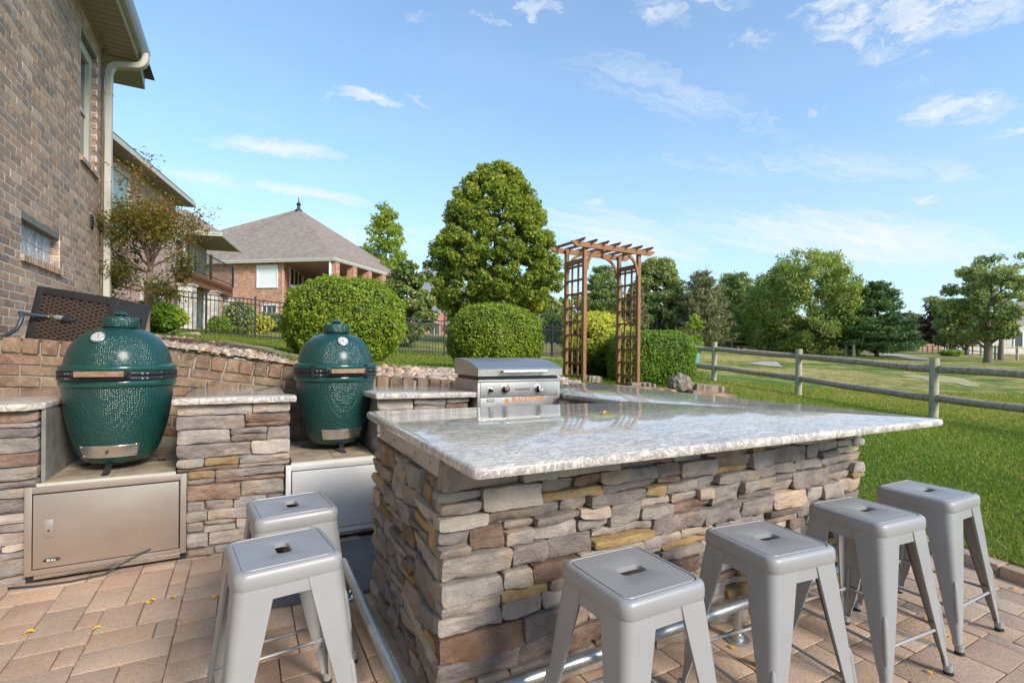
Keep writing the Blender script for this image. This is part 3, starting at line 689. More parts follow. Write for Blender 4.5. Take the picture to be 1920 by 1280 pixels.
# ------------------------------------------------------------------ ledge stones
def stone_mesh(w, h, dep, r, cell=0.017, rug=0.012, rnd_=0.004):
    nx_ = max(3, int(w / cell)); nz_ = max(3, int(h / cell) + 1)
    off = Vector((r.uniform(0, 50), r.uniform(0, 50), r.uniform(0, 50)))
    vs = []; fs = []
    tilt = r.uniform(-.009, .007); tw = r.uniform(-.008, .008)
    from mathutils import noise as mn
    for i in range(nx_ + 1):
        for j in range(nz_ + 1):
            x = w * i / nx_; z = h * j / nz_
            ex = min(i, nx_ - i); ez = min(j, nz_ - j)
            p = Vector((x * 9, z * 14, 0)) + off
            n1 = mn.noise(p); n2 = mn.noise(p * 2.7)
            n3 = abs(mn.noise(Vector((x * 22, z * 40, 7)) + off))
            y = -dep + n1 * rug + n2 * rug * 0.45 + n3 * rug * .7 + tilt * (z / h - .5) * 2 + tw * (x / w - .5) * 2
            if ex == 0 or ez == 0:
                y += rnd_ * (1.0 + 0.4 * n2)
                if ex == 0: x += (0.0025 if i == 0 else -0.0025) * (1 + n1 * 2.4)
                if ez == 0: z += (0.0022 if j == 0 else -0.0022) * (1 + n1 * 3.4)
                if ex == 0 and ez == 0: x += .003 * (1 if i == 0 else -1); z += .0025 * (1 if j == 0 else -1)
            vs.append((x, y, z))
    for i in range(nx_):
        for j in range(nz_):
            a = i * (nz_ + 1) + j; fs.append((a, a + nz_ + 1, a + nz_ + 2, a + 1))
    ring = [i * (nz_ + 1) for i in range(nx_ + 1)] + [nx_ * (nz_ + 1) + j for j in range(1, nz_ + 1)] + [i * (nz_ + 1) + nz_ for i in range(nx_ - 1, -1, -1)] + [j for j in range(nz_ - 1, 0, -1)]
    b0 = len(vs); m_ = len(ring)
    for q in ring: x, y, z = vs[q]; vs.append((x, 0.02, z))
    for i in range(m_): fs.append((ring[i], b0 + i, b0 + (i + 1) % m_, ring[(i + 1) % m_]))
    me = bpy.data.meshes.new('stone'); me.from_pydata(vs, [], fs); me.polygons.foreach_set('use_smooth', [False] * len(me.polygons)); me.update(); return me

def ledge_layout(L, H, r, hmin=0.045, hmax=0.090, lmin=0.10, lmax=0.32, split=0.38):
    out = []; z = 0.0
    while z < H - 0.02:
        h = r.uniform(hmin, hmax)
        if H - z - h < 0.05: h = H - z
        x = 0.0
        while x < L - 0.01:
            l = r.uniform(lmin, lmax)
            if L - x - l < 0.08: l = L - x
            if r.random() < split and h > 0.065:
                t = r.uniform(0.32, 0.62); thin = r.random() < 0.5
                out.append((x, x + l, z, z + h * t, 'thin' if t < .45 else 'n'))
                if l > 0.24 and r.random() < 0.5:
                    q = r.uniform(.35, .65); out.append((x, x + l * q, z + h * t, z + h, 'n')); out.append((x + l * q, x + l, z + h * t, z + h, 'n'))
                else: out.append((x, x + l, z + h * t, z + h, 'n'))
            else: out.append((x, x + l, z, z + h, 'n'))
            x += l
        z += h
    return out
STM = ['stone_grey'] * 9 + ['stone_dark'] * 5 + ['stone_pale'] * 6 + ['stone_ochre'] * 2 + ['stone_rust'] * 2
def lay_stones(parent, origin, ang, L, H, r, dep=(0.03, 0.055), pw=(-0.0, 0.0), clip=None, gap=0.0012, **kw):
    c_, s_ = math.cos(ang), math.sin(ang)
    for x0, x1, z0, z1, t in ledge_layout(L, H, r, **kw):
        if clip:
            q = clip(x0, x1, z0, z1)
            if q is None: continue
            x0, x1, z0, z1 = q
        if x1 - x0 < 0.03 or z1 - z0 < .012: continue
        if x0 < 0.005: x0 -= r.uniform(*pw) if pw[1] > 0 else 0
        if x1 > L - 0.005: x1 += r.uniform(*pw) if pw[1] > 0 else 0
        mt = r.choice(STM) if t != 'thin' else r.choice(['stone_ochre', 'stone_rust', 'stone_grey', 'stone_pale', 'stone_dark'])
        if mt == 'stone_ochre' and (x1 - x0) * (z1 - z0) > 0.0125: mt = r.choice(['stone_pale', 'stone_grey'])
        me = stone_mesh(x1 - x0 - gap, z1 - z0 - gap, r.uniform(*dep), r); me.materials.append(MAT[mt])
        o = link('stone', me, parent, (origin[0] + c_ * (x0 + gap / 2), origin[1] + s_ * (x0 + gap / 2), origin[2] + z0 + gap / 2), ang)
        o.rotation_euler = (0, r.gauss(0, 0.006), ang)

def slab(name, poly, z0, z1, mat, parent, rad=0.014, corner=0.02):
    """stone worktop with rolled edges; poly counter-clockwise"""
    P_ = []; n = len(poly)
    for i in range(n):
        a, b, c = Vector(poly[i - 1]), Vector(poly[i]), Vector(poly[(i + 1) % n])
        da, dc = (a - b).normalized(), (c - b).normalized()
        for t in (0, .33, .67, 1): 
            q = b + da * corner * (1 - t) ** 2 * 1.0 + dc * corner * t ** 2; P_.append(q)
    m_ = len(P_)
    nrm = []
    for i in range(m_):
        t = (P_[(i + 1) % m_] - P_[i - 1]).normalized(); nrm.append(Vector((t.y, -t.x)))
    rings = [(rad * 0.9, z0), (rad * .35, z0 + rad * .15), (0, z0 + rad * .8), (0, z1 - rad * 1.1), (rad * .12, z1 - rad * .6), (rad * .42, z1 - rad * .2), (rad, z1)]
    vs = []; fs = []
    for off, z in rings:
        for p, q in zip(P_, nrm): vs.append((p.x - q.x * off, p.y - q.y * off, z))
    for k_ in range(len(rings) - 1):
        for i in range(m_): fs.append((k_ * m_ + i, k_ * m_ + (i + 1) % m_, (k_ + 1) * m_ + (i + 1) % m_, (k_ + 1) * m_ + i))
    fs.append(tuple(range(m_ - 1, -1, -1))); fs.append(tuple(range((len(rings) - 1) * m_, len(rings) * m_)))
    me = bpy.data.meshes.new(name); me.from_pydata(vs, [], fs)
    bm = bmesh.new(); bm.from_mesh(me); bmesh.ops.triangulate(bm, faces=[f for f in bm.faces if len(f.verts) > 4]); bm.to_mesh(me); bm.free()
    me.materials.append(MAT[mat]); smooth_mesh(me, 40)
    return link(name, me, parent)

# ------------------------------------------------------------------ the L-shaped bar island
isl = thing('bar_island', 'L-shaped stacked stone bar island with a polished granite top and wide front overhang', 'bar island', (0.62, 1.58, 0))
def rel(o, p): o.location = Vector(o.location) - Vector(p.location)
IX0, IX1, IY0, IY1 = 0.615, 3.08, 1.59, 2.56
core = MB(); core.b3(IX0 - .003, IX1, IY0, IY1, -0.01, 0.79); core.b3(IX0 + 0.02, IX1 - .002, IY0 + .002, IY1 - .002, 0.788, 0.884)
core.b3(2.16, IX1 - 0.001, IY1 - 0.01, 3.88, -0.01, 0.884)
core.build('core_wall', 'mortar_dark', isl).location = -isl.location
r1 = random.Random(21)
e_ = thing  # keep name short
def sub(parent, o): return o
hold = []
lay_stones(isl, (IX0 - 0.62 - 0.035, IY0 - 1.58, 0.0), 0.0, IX1 - IX0 + 0.035, 0.878, r1, dep=(0.028, 0.062), pw=(0.0, 0.022))
# left face (seen obliquely): runs from the back to the front corner
def clipL(x0, x1, z0, z1):
    if z0 > 0.77: return None
    return x0, x1, z0, min(z1, 0.795)
lay_stones(isl, (IX0 - 0.62, IY1 - 1.58 + 0.02, 0.0), -math.pi / 2, IY1 - IY0 + 0.02 - 0.002, 0.80, r1, dep=(0.022, 0.05), lmin=0.10, lmax=0.27, hmin=.06, hmax=.10)
# right end
lay_stones(isl, (IX1 - 0.62, IY0 - 1.58, 0.0), math.pi / 2, 1.2, 0.878, r1, dep=(0.02, 0.035), lmin=.2, lmax=.5, split=.15)
# aisle side, facing the cookers
lay_stones(isl, (2.13 - 0.62, IY1 - 1.58 + 0.0, 0.0), math.pi, 1.45, 0.80, r1, dep=(0.02, 0.035), lmin=.25, lmax=.5, split=.1, hmin=.09, hmax=.13)
lay_stones(isl, (2.16 - 0.62, 3.70 - 1.58, 0.0), -math.pi / 2, 1.1, 0.86, r1, dep=(0.02, 0.035), lmin=.2, lmax=.45, split=.2)
top_poly = [(0.555, 1.245), (3.10, 1.175), (3.045, 3.96), (2.66, 4.0), (2.165, 3.70), (2.165, 3.16), (2.10, 3.12), (2.165, 2.47), (0.553, 2.625)]
slab('countertop', top_poly, 0.889, 0.924, 'granite', isl, 0.013, 0.03).location = -isl.location
br = MB(); br.b3(0.592, 0.602, 1.62, 2.47, 0.806, 0.882); br.b3(0.602, 0.63, 1.62, 2.47, 0.806, 0.811)
for yb in (1.72, 1.9, 2.2, 2.4): br.tube([(0.588, yb, 0.842), (0.596, yb, 0.842)], 0.006, 8)
br.build('steel_bracket', 'steel_grill', isl).location = -isl.location
# the leftover leaf on the worktop
def leaf_thing(x, y, z, rz, s=0.045, mat='yellow_leaf', label=None, group='yellow leaves fallen on the pavers'):
    mb = MB(); n = 7
    for i in range(n):
        t = i / (n - 1); w = math.sin(math.pi * min(1, t * 1.02)) ** 0.8 * 0.32 * s
        mb.v += [((t - .5) * s, -w, 0.004 + 0.012 * math.sin(t * 3) * s / .045), ((t - .5) * s, 0, 0.001 + 0.012 * math.sin(t * 3) * s / .045), ((t - .5) * s, w, 0.005 + 0.012 * math.sin(t * 3) * s / .045)]
    for i in range(n - 1):
        for j in (0, 1): a = i * 3 + j; mb.f.append((a, a + 3, a + 4, a + 1))
    o = mb.build('fallen_leaf', mat, loc=(x, y, z + 0.0015), rz=rz)
    return tag(o, label or 'small yellow leaf fallen on the tan pavers', 'leaf', group)
leaf_thing(1.62, 2.0, 0.924, 0.2, 0.05, label='yellow leaf lying on the polished granite worktop', group=None)
leaf_thing(0.72, 2.33, 0.924, 1.2, 0.02, 'brown_leaf', 'tiny orange leaf fleck near the left end of the granite worktop', None)
for i, (u, v) in enumerate([(55, 1188), (279, 1131), (286, 1127), (404, 1121), (325, 1121), (182, 1180), (1640, 1105), (1742, 1160), (1745, 1262), (1590, 1235), (1862, 1082), (1902, 1105), (1778, 1196), (1375, 1215), (1745, 1190)]):
    b_ = v - ROLL * (u - CU) - CV; p = W(u, v, FPX * EYE / b_); leaf_thing(p.x, p.y, 0.0, i * 1.3, 0.032 if i % 3 else 0.04, 'yellow_leaf')

# ------------------------------------------------------------------ foot rail
fr = thing('foot_rail', 'galvanised pipe foot rail running round the foot of the stone bar', 'foot rail', (0.457, 1.44, 0))
mb = MB(); mb.tube([(0, 1.22, .15), (0, 0.05, .15), (0.006, 0.02, .15), (0.02, 0.006, .15), (0.05, 0, .15), (2.72, 0, .15)], 0.0225, 14)
mb.build('pipe', 'galvanised', fr, 60)
for x, y in ((1.44, 0), (2.66, 0), (0.30, 0), (0, 1.15)):
    mb = MB(); mb.tube([(x, y, 0.012), (x, y, .15)], 0.019, 12); mb.build('post', 'galvanised', fr, 60)
    mb = MB(); mb.lathe([(0.052, 0.0), (0.052, 0.006), (0.046, 0.009), (0.028, 0.010), (0.026, 0.03), (0.02, 0.03)], 24, (x, y, 0.001)); mb.build('flange', 'galvanised', fr, 40)

# ------------------------------------------------------------------ back run: pillars, niches, doors
ZL, ZT0, ZT1 = 0.52, 0.908, 0.945
def pillar(label, x0, x1, yf0, yf1, yb, seed, xl0=None, xl1=None, slab_poly=None, open_left=True):
    t = thing('stone_pillar', label, 'stone pillar', (x0, yf0, 0))
    ang = math.atan2(yf1 - yf0, x1 - x0); L = math.hypot(x1 - x0, yf1 - yf0); r = random.Random(seed)
    c = MB(); g = 0.035
    c.prism([(x0 + .012, yf0 + g), (x1 - .012, yf1 + g), (x1 - .012, yb), (x0 + .012, yb)], -0.01, ZT0)
    c.build('core_wall', 'cement_board', t).location = -t.location
    a = xl0 or 0.0; b = xl1 or 0.0
    def clip(p, q, z0, z1):
        if z1 < ZL + .01:
            p = max(p, a); q = min(q, L - b)
        return (p, q, z0, z1) if q - p > .03 else None
    lay_stones(t, (0, g - 0.002, 0), ang, L, ZT0 - 0.006, r, dep=(0.024, 0.044), clip=clip, hmin=.05, hmax=.105, lmin=.14, lmax=.40, split=.45)
    slab('countertop', slab_poly, ZT0, ZT1, 'granite', t, 0.010, 0.015).location = -t.location
    return t
pillar('leftmost stacked stone pillar with a granite top at the left edge of the cooking run', -2.0, -0.955, 3.50, 3.495, 4.38, 31, 0, 0.045,
       [(-2.05, 3.445), (-0.99, 3.44), (-0.93, 3.52), (-0.925, 3.75), (-0.93, 4.40), (-2.05, 4.43)])
pillar('stacked stone pillar with a granite top between the two green kamado grills', -0.345, 0.262, 3.475, 3.44, 4.30, 32, 0.055, 0.03,
       [(-0.372, 3.44), (0.292, 3.395), (0.30, 3.52), (0.24, 3.60), (0.25, 4.27), (-0.35, 4.33), (-0.34, 3.62)][:-1] + [(-0.33, 3.60)])
pillar('short stacked stone pillar with a granite top left of the flat-top griddle', 0.80, 1.425, 3.40, 3.285, 3.90, 33, 0, 0,
       [(0.775, 3.355), (1.525, 3.215), (1.54, 3.26), (1.46, 3.42), (1.52, 3.86), (0.80, 4.10), (0.73, 3.75)])
# niches
def niche(label, x0, x1, yf, yb, seed):
    t = thing('cooker_niche', label, 'shelf', (x0, yf, 0))
    c = MB(); c.b3(x0 - .0, x1 + .0, yf + 0.055, yb, -0.01, ZL - 0.012); c.build('shelf_base', 'cement_board', t).location = -t.location
    r = random.Random(seed); nx_ = 2; w = (x1 - x0) / nx_; y = yf + 0.03; j = 0
    while y < yb - .02:
        l = min(0.305, yb - y)
        for i in range(nx_):
            m_ = MB(); m_.box((0, 0, 0), (w - .004, l - .004, .012), None, .0015)
            m_.build('tile', 'tile_tan', t, 40, (x0 + w * (i + .5) - t.location.x, y + l / 2 - t.location.y, ZL - 0.006 + r.uniform(-.0006, .0006)))
        y += l; j += 1
    m_ = MB(); m_.b3(x0 - .006, x1 + .006, yf + 0.012, yf + 0.028, ZL - 0.03, ZL + 0.002); m_.build('edge_strip', 'trim_cream', t).location = -t.location
    return t
niche('tiled shelf under the larger-looking left green kamado grill', -0.948, -0.352, 3.46, 4.36, 5)
niche('tiled shelf under the green kamado grill nearer the griddle', 0.27, 0.792, 3.41, 4.22, 6)
ln = MB(); ln.b3(-0.952, -0.934, 3.53, 4.3, ZL, ZT0 - .002); ln = ln.build('niche_lining', 'cement_board'); tag(ln, 'grey cement board lining on the left wall of the left kamado niche', 'board')
# black floor plinth and the steel doors
def door(label, x0, x1, y, latch_x, badge, rz=0.0, mat='steel_door'):
    w = x1 - x0; h = ZL - 0.012 - 0.045
    t = thing('access_door', label, 'cabinet door', (x0, y, 0.045), rz)
    f = MB()
    for a in ((0, .03, 0, h), (w - .03, w, 0, h)): f.b3(a[0], a[1], -0.012, 0.02, a[2], a[3], bev=.002)
    f.b3(.03, w - .03, -0.012, 0.02, 0, .03, bev=.002); f.b3(.03, w - .03, -0.012, 0.02, h - .035, h, bev=.002)
    f.build('frame', mat, t, 40)
    p = MB(); p.b3(.036, w - .036, -0.019, 0.004, .036, h - .041, bev=.004); pn = p.build('panel', mat, t, 40)
    if latch_x is not None:
        l = MB(); l.b3(latch_x - .018, latch_x + .018, -0.026, -0.018, h * .42, h * .62, bev=.002); l.build('latch', 'steel_brushed', pn, 40)
        l = MB(); l.tube([(latch_x, -0.026, h * .5), (latch_x, -0.030, h * .5)], .005, 12); l.build('keyhole', 'print_dark', pn)
    if badge:
        b = MB(); b.v = []; n = 24
        m_ = Matrix.Translation((latch_x + .012, -0.0225, .075)) @ Matrix.Rotation(R(90), 4, 'X')
        b.prism([(math.cos(2 * math.pi * i / n) * .036, math.sin(2 * math.pi * i / n) * .010) for i in range(n)], -0.001, 0.001, m_)
        bd = b.build('badge', 'print_dark', pn)
        tm = text_mesh('badge_lettering', 'BULL', .017, 'print_white', .0004, .0004); o = link('badge_lettering', tm, pn, (latch_x + .012, -0.0238, .075)); o.rotation_euler = (R(90), 0, 0)
    st = MB(); st.b3(.04, w - .03, -0.016, -0.008, -.020, -.001); st.build('kick_strip', 'steel_brushed', t)
    pl = MB(); pl.b3(0.0, w, 0.02, 0.05, -.045, h * .5); pl.build('dark_recess', 'dark_opening', t)
    return t
door('wide stainless access door with a small black badge under the left kamado grill', -0.998, -0.292, 3.475, 0.10, True, 0.0)
door('bright stainless access door behind the two left stools, under the second kamado grill', 0.235, 0.835, 3.425, None, False, -0.03, 'steel_lightened')
cb = MB(); cb.tube([(-1.05, 3.44, .012), (-0.95, 3.42, .008), (-0.80, 3.405, .008), (-0.66, 3.41, .015), (-0.56, 3.44, .06), (-0.46, 3.455, .10)], .0055, 8)
tag(cb.build('power_cord', 'cable', smooth=True), 'thin dark cord trailing along the foot of the left steel door', 'cord')
ml = MB(); c_ = [(0.07, 2.64), (0.62, 2.58), (0.78, 3.30), (0.15, 3.37)]
def round_poly(poly, rr, n=5):
    out = []
    for i in range(len(poly)):
        a, b, c = Vector(poly[i - 1]), Vector(poly[i]), Vector(poly[(i + 1) % len(poly)])
        da, dc = (a - b).normalized() * rr, (c - b).normalized() * rr
        for k_ in range(n + 1): t = k_ / n; out.append(tuple(b + da * (1 - t) ** 2 + dc * t ** 2))
    return out
ml.prism(round_poly(c_, .08), 0.003, 0.016)
tag(ml.build('floor_mat', 'mat_rubber', smooth=30), 'dark grey rubber mat on the pavers in front of the second kamado', 'floor mat')
leaf_thing(0.46, 2.75, 0.016, 0.4, 0.02, 'brown_leaf', 'small orange leaf fleck on the dark rubber mat', None)

# ------------------------------------------------------------------ retaining wall
rw = thing('retaining_wall', 'tan brick retaining wall with a sloping rowlock top behind the cookers', 'brick wall', (-1.6, 4.4, 0))
def wtop(x): return float(np.interp(x, [-2.0, -1.25, -0.9, -0.3, 0.05, 0.30, 0.75, 1.45, 2.2, 3.0], [1.33, 1.285, 1.26, 1.185, 1.135, 1.10, 1.035, 0.985, 0.92, 0.84]))
xsw = np.linspace(-1.60, 3.15, 60)
c = MB(); n = len(xsw)
for x in xsw:
    y = wy(x); z = wtop(x) - 0.018
    c.v += [(x, y + .006, -.1), (x, y + .006, z), (x, y + .2, z), (x, y + .2, -.1)]
for i in range(n - 1):
    for j in range(4): a = i * 4 + j; b = i * 4 + (j + 1) % 4; c.f.append((a, a + 4, b + 4, b))
c.f += [(0, 1, 2, 3), (4 * n - 1, 4 * n - 2, 4 * n - 3, 4 * n - 4)]
c.build('core_wall', 'mortar', rw).location = -rw.location
bms = [cobble_mesh(0.200, 0.05, 0.061, 0.006, 200 + i, 0.0045) for i in range(5)]; hms = [cobble_mesh(0.088, 0.215, 0.095, 0.009, 220 + i, 0.006) for i in range(5)]
for me in bms + hms: me.materials.append(MAT['brick_wall'])
r2 = random.Random(5)
x = -1.60
while x < 3.1:
    a = math.atan2(wy(x + .05) - wy(x - .05), .1); sl = math.atan2(wtop(x + .05) - wtop(x - .05), .1)
    o = link('coping_brick', r2.choice(hms), rw, (x + .05 + 1.6, wy(x + .05) + .095 - 4.4 + r2.uniform(-.006, .006), wtop(x + .05) - .045 + r2.uniform(-.003, .003))); o.rotation_euler = (0, -sl, a)
    x += 0.099
nb = 0
for row in range(7):
    x = -1.62 + (0.105 if row % 2 else 0.0)
    while x < 3.0:
        xm = x + .1; zc = wtop(xm) - .136 - row * .0735; sl = math.atan2(wtop(xm + .05) - wtop(xm - .05), .1)
        if zc > .5 and -1.6 < xm:
            a = math.atan2(wy(xm + .05) - wy(xm - .05), .1)
            o = link('brick', r2.choice(bms), rw, (xm + 1.6, wy(xm) + .018 - 4.4 + r2.uniform(-.003, .003), zc + r2.uniform(-.002, .002))); o.rotation_euler = (0, r2.uniform(-.008, .008) - sl, a); nb += 1
        x += 0.212
# ------------------------------------------------------------------ gravel bed and edging stones
bed = MB()
def bed_back(x): return float(np.interp(x, [-1.62, -0.8, 0.0, 0.8, 1.6, 2.2, 3.0, 3.6, 4.2], [7.6, 7.4, 6.2, 5.35, 5.6, 5.9, 6.6, 7.6, 8.0]))
xb = np.linspace(-1.61, 4.15, 60); tb = np.linspace(0, 1, 18)
Xg = np.tile(xb[:, None], (1, 18)); Yg = np.array([[wy(min(x, 3.8)) + .15 + (bed_back(x) - wy(min(x, 3.8)) - .15) * t for t in tb] for x in xb]); Zg = ground(Xg, Yg) + 0.012
v_, f_ = grid_mesh(Xg, Yg, Zg); o = link('gravel_bed', np_mesh('gravel_bed', v_, f_, 'bed_soil', smooth=True)); tag(o, kind='structure')
N = 9000
gx = nr.uniform(-1.6, 4.1, N); tt = nr.uniform(0, 1, N); wyx = np.array([wy(min(a, 3.8)) for a in gx]); bb = np.array([bed_back(a) for a in gx])
gy = wyx + .17 + (bb - wyx - .2) * tt
ico = [(0, 0, 1)] + [(math.cos(a) * .89, math.sin(a) * .89, .45) for a in np.arange(5) * 2 * math.pi / 5] + [(math.cos(a) * .89, math.sin(a) * .89, -.45) for a in (np.arange(5) + .5) * 2 * math.pi / 5] + [(0, 0, -1)]
bmr = bmesh.new(); bmesh.ops.create_icosphere(bmr, subdivisions=1, radius=1.0); icv = np.array([v.co[:] for v in bmr.verts]); icf = np.array([[v.index for v in f.verts] for f in bmr.faces])
bmesh.ops.subdivide_edges(bmr, edges=bmr.edges, cuts=1, use_grid_fill=True); bmr.free()
bmr = bmesh.new(); bmesh.ops.create_icosphere(bmr, subdivisions=2, radius=1.0); ic2v = np.array([v.co[:] for v in bmr.verts]); ic2f = np.array([[v.index for v in f.verts] for f in bmr.faces]); bmr.free()
def rocks(name, x, y, z, size, mat, flat=(0.55, 0.9), jit=0.14, base=(icv, icf)):
    iv, jf = base; n = len(x)
    sc = size[:, None] * np.stack([nr.uniform(.8, 1.5, n), nr.uniform(.7, 1.1, n), nr.uniform(*flat, n)], 1)
    p = iv[None] * (1 + nr.normal(0, jit, (n, len(iv), 1))) * sc[:, None]
    a = nr.uniform(0, 6.28, n); ca, sa = np.cos(a)[:, None], np.sin(a)[:, None]; t = nr.normal(0, .3, n)[:, None]
    X = p[..., 0] * ca - p[..., 1] * sa; Y = p[..., 0] * sa + p[..., 1] * ca; Z = p[..., 2] + X * t
    vs = np.stack([X + x[:, None], Y + y[:, None], Z + z[:, None]], -1).reshape(-1, 3)
    fs = (jf[None] + (np.arange(n) * len(iv))[:, None, None]).reshape(-1, 3)
    return np_mesh(name, vs, fs, mat, smooth=True, rnd=np.repeat(nr.random(n), len(jf)))
gs = nr.gamma(4, .0042, N) + .007
keep = ~((gx > -1.62) & (gx < -.75) & (gy > wyx + .1) & (gy < wyx + .1 + .62))
keep &= (tt > .02) | (gs < .03)
gx, gy, gs = gx[keep], gy[keep], gs[keep]
o = link('river_gravel', rocks('river_gravel', gx, gy, ground(gx, gy) + gs * .25, gs, 'river_rock', base=(ic2v, ic2f) if False else (icv, icf))); tag(o, 'tan and white river gravel spread over the planting bed', 'gravel', kind='stuff')
# flat edging stones between bed and grass
def flag(label, u0, v0, u1, v1, d, th=0.05, dep=0.35, mat='flagstone', seed=0, group='flat edging stones between gravel bed and lawn', cat='stone', d1=None):
    a = W(u0, v0, d); b = W(u1, v1, d1 or d); r = random.Random(seed + int(u0)); L = (Vector((b.x, b.y)) - Vector((a.x, a.y))).length; ang = math.atan2(b.y - a.y, b.x - a.x)
    n = 11; pl_ = []
    for i in range(n): t = i / (n - 1); pl_.append((L * t, -dep * .5 + r.uniform(-.03, .03)))
    for i in range(n): t = 1 - i / (n - 1); pl_.append((L * t, dep * .5 + r.uniform(-.03, .03)))
    mb = MB(); m_ = len(pl_); vs = []
    for zf, s in ((-th, 1.0), (-th * .3, 1.02), (0, .97)):
        for p in pl_: vs.append((L / 2 + (p[0] - L / 2) * s, p[1] * s + r.uniform(-.006, .006), zf + r.uniform(-.006, .006)))
    fs = [(k_ * m_ + i, k_ * m_ + (i + 1) % m_, (k_ + 1) * m_ + (i + 1) % m_, (k_ + 1) * m_ + i) for k_ in (0, 1) for i in range(m_)] + [tuple(range(2 * m_, 3 * m_)), tuple(range(m_ - 1, -1, -1))]
    mb.v = vs; mb.f = fs; z = (a.z + b.z) / 2
    o = mb.build('edging_stone', mat, smooth=35, loc=(a.x, a.y, a.z), rz=ang); o.rotation_euler = (0, -math.atan2(b.z - a.z, L), ang)
    return tag(o, label, cat, group)
flag('weathered flat stone edging the grass at the left end of the gravel bed', 378, 634, 436, 641, 6.6)
flag('dark flat edging stone beside the clump of dead ground cover', 438, 643, 500, 652, 6.2, th=.07)
flag('long flat edging stone just left of the kamado chimney cap, before the clipped shrub', 500, 655, 556, 668, 5.9, th=.08)
flag('flat brown edging stone right of the second kamado, below the grass', 716, 684, 772, 687, 6.0, th=.06)
flag('flat brown edging stone ending behind the griddle hood', 774, 687, 850, 696, 6.3, th=.06)
flag('dark slab-like rock lying left of the arbor opening', 1096, 703, 1126, 706, 8.4, th=.10, mat='flagstone', group=None)
flag('long flat reddish stone lying below the right side of the arbor', 1150, 722, 1262, 729, 7.0, th=.08, mat='flagstone_red', group=None)
flag('flat grey stone tucked behind the right arbor post', 1180, 716, 1225, 718, 8.6, th=.06, group=None)
flag('upper flat grey stone of the stack right of the boulder', 1296, 718, 1352, 723, 7.6, th=.12, group=None, dep=.5)
flag('lower flat reddish stone of the stack right of the boulder', 1286, 730, 1364, 737, 7.3, th=.14, dep=.6, mat='flagstone_red', group=None)
from mathutils import noise as mnoise
def lump(name, p, sx, sy, sz, mat, amp=.16, f=2.2, sub_=4):
    bm = bmesh.new(); bmesh.ops.create_icosphere(bm, subdivisions=sub_, radius=1)
    for v in bm.verts:
        q = v.co.copy(); k_ = 1 + amp * mnoise.noise(q * f + Vector((sx * 9, 3, 1))) + amp * .5 * mnoise.noise(q * f * 3) + amp * .3 * mnoise.noise(q * f * 7)
        v.co = Vector((q.x * sx, q.y * sy, q.z * sz)) * k_
    me = bpy.data.meshes.new(name); bm.to_mesh(me); bm.free(); me.materials.append(MAT[mat]); smooth_mesh(me)
    return link(name, me, None, p)
p = W(1275, 722, 7.4); tag(lump('boulder', (p.x, p.y, p.z), .185, .17, .17, 'boulder', .2), 'rough pitted brown boulder beside the clipped rectangular hedge', 'boulder')
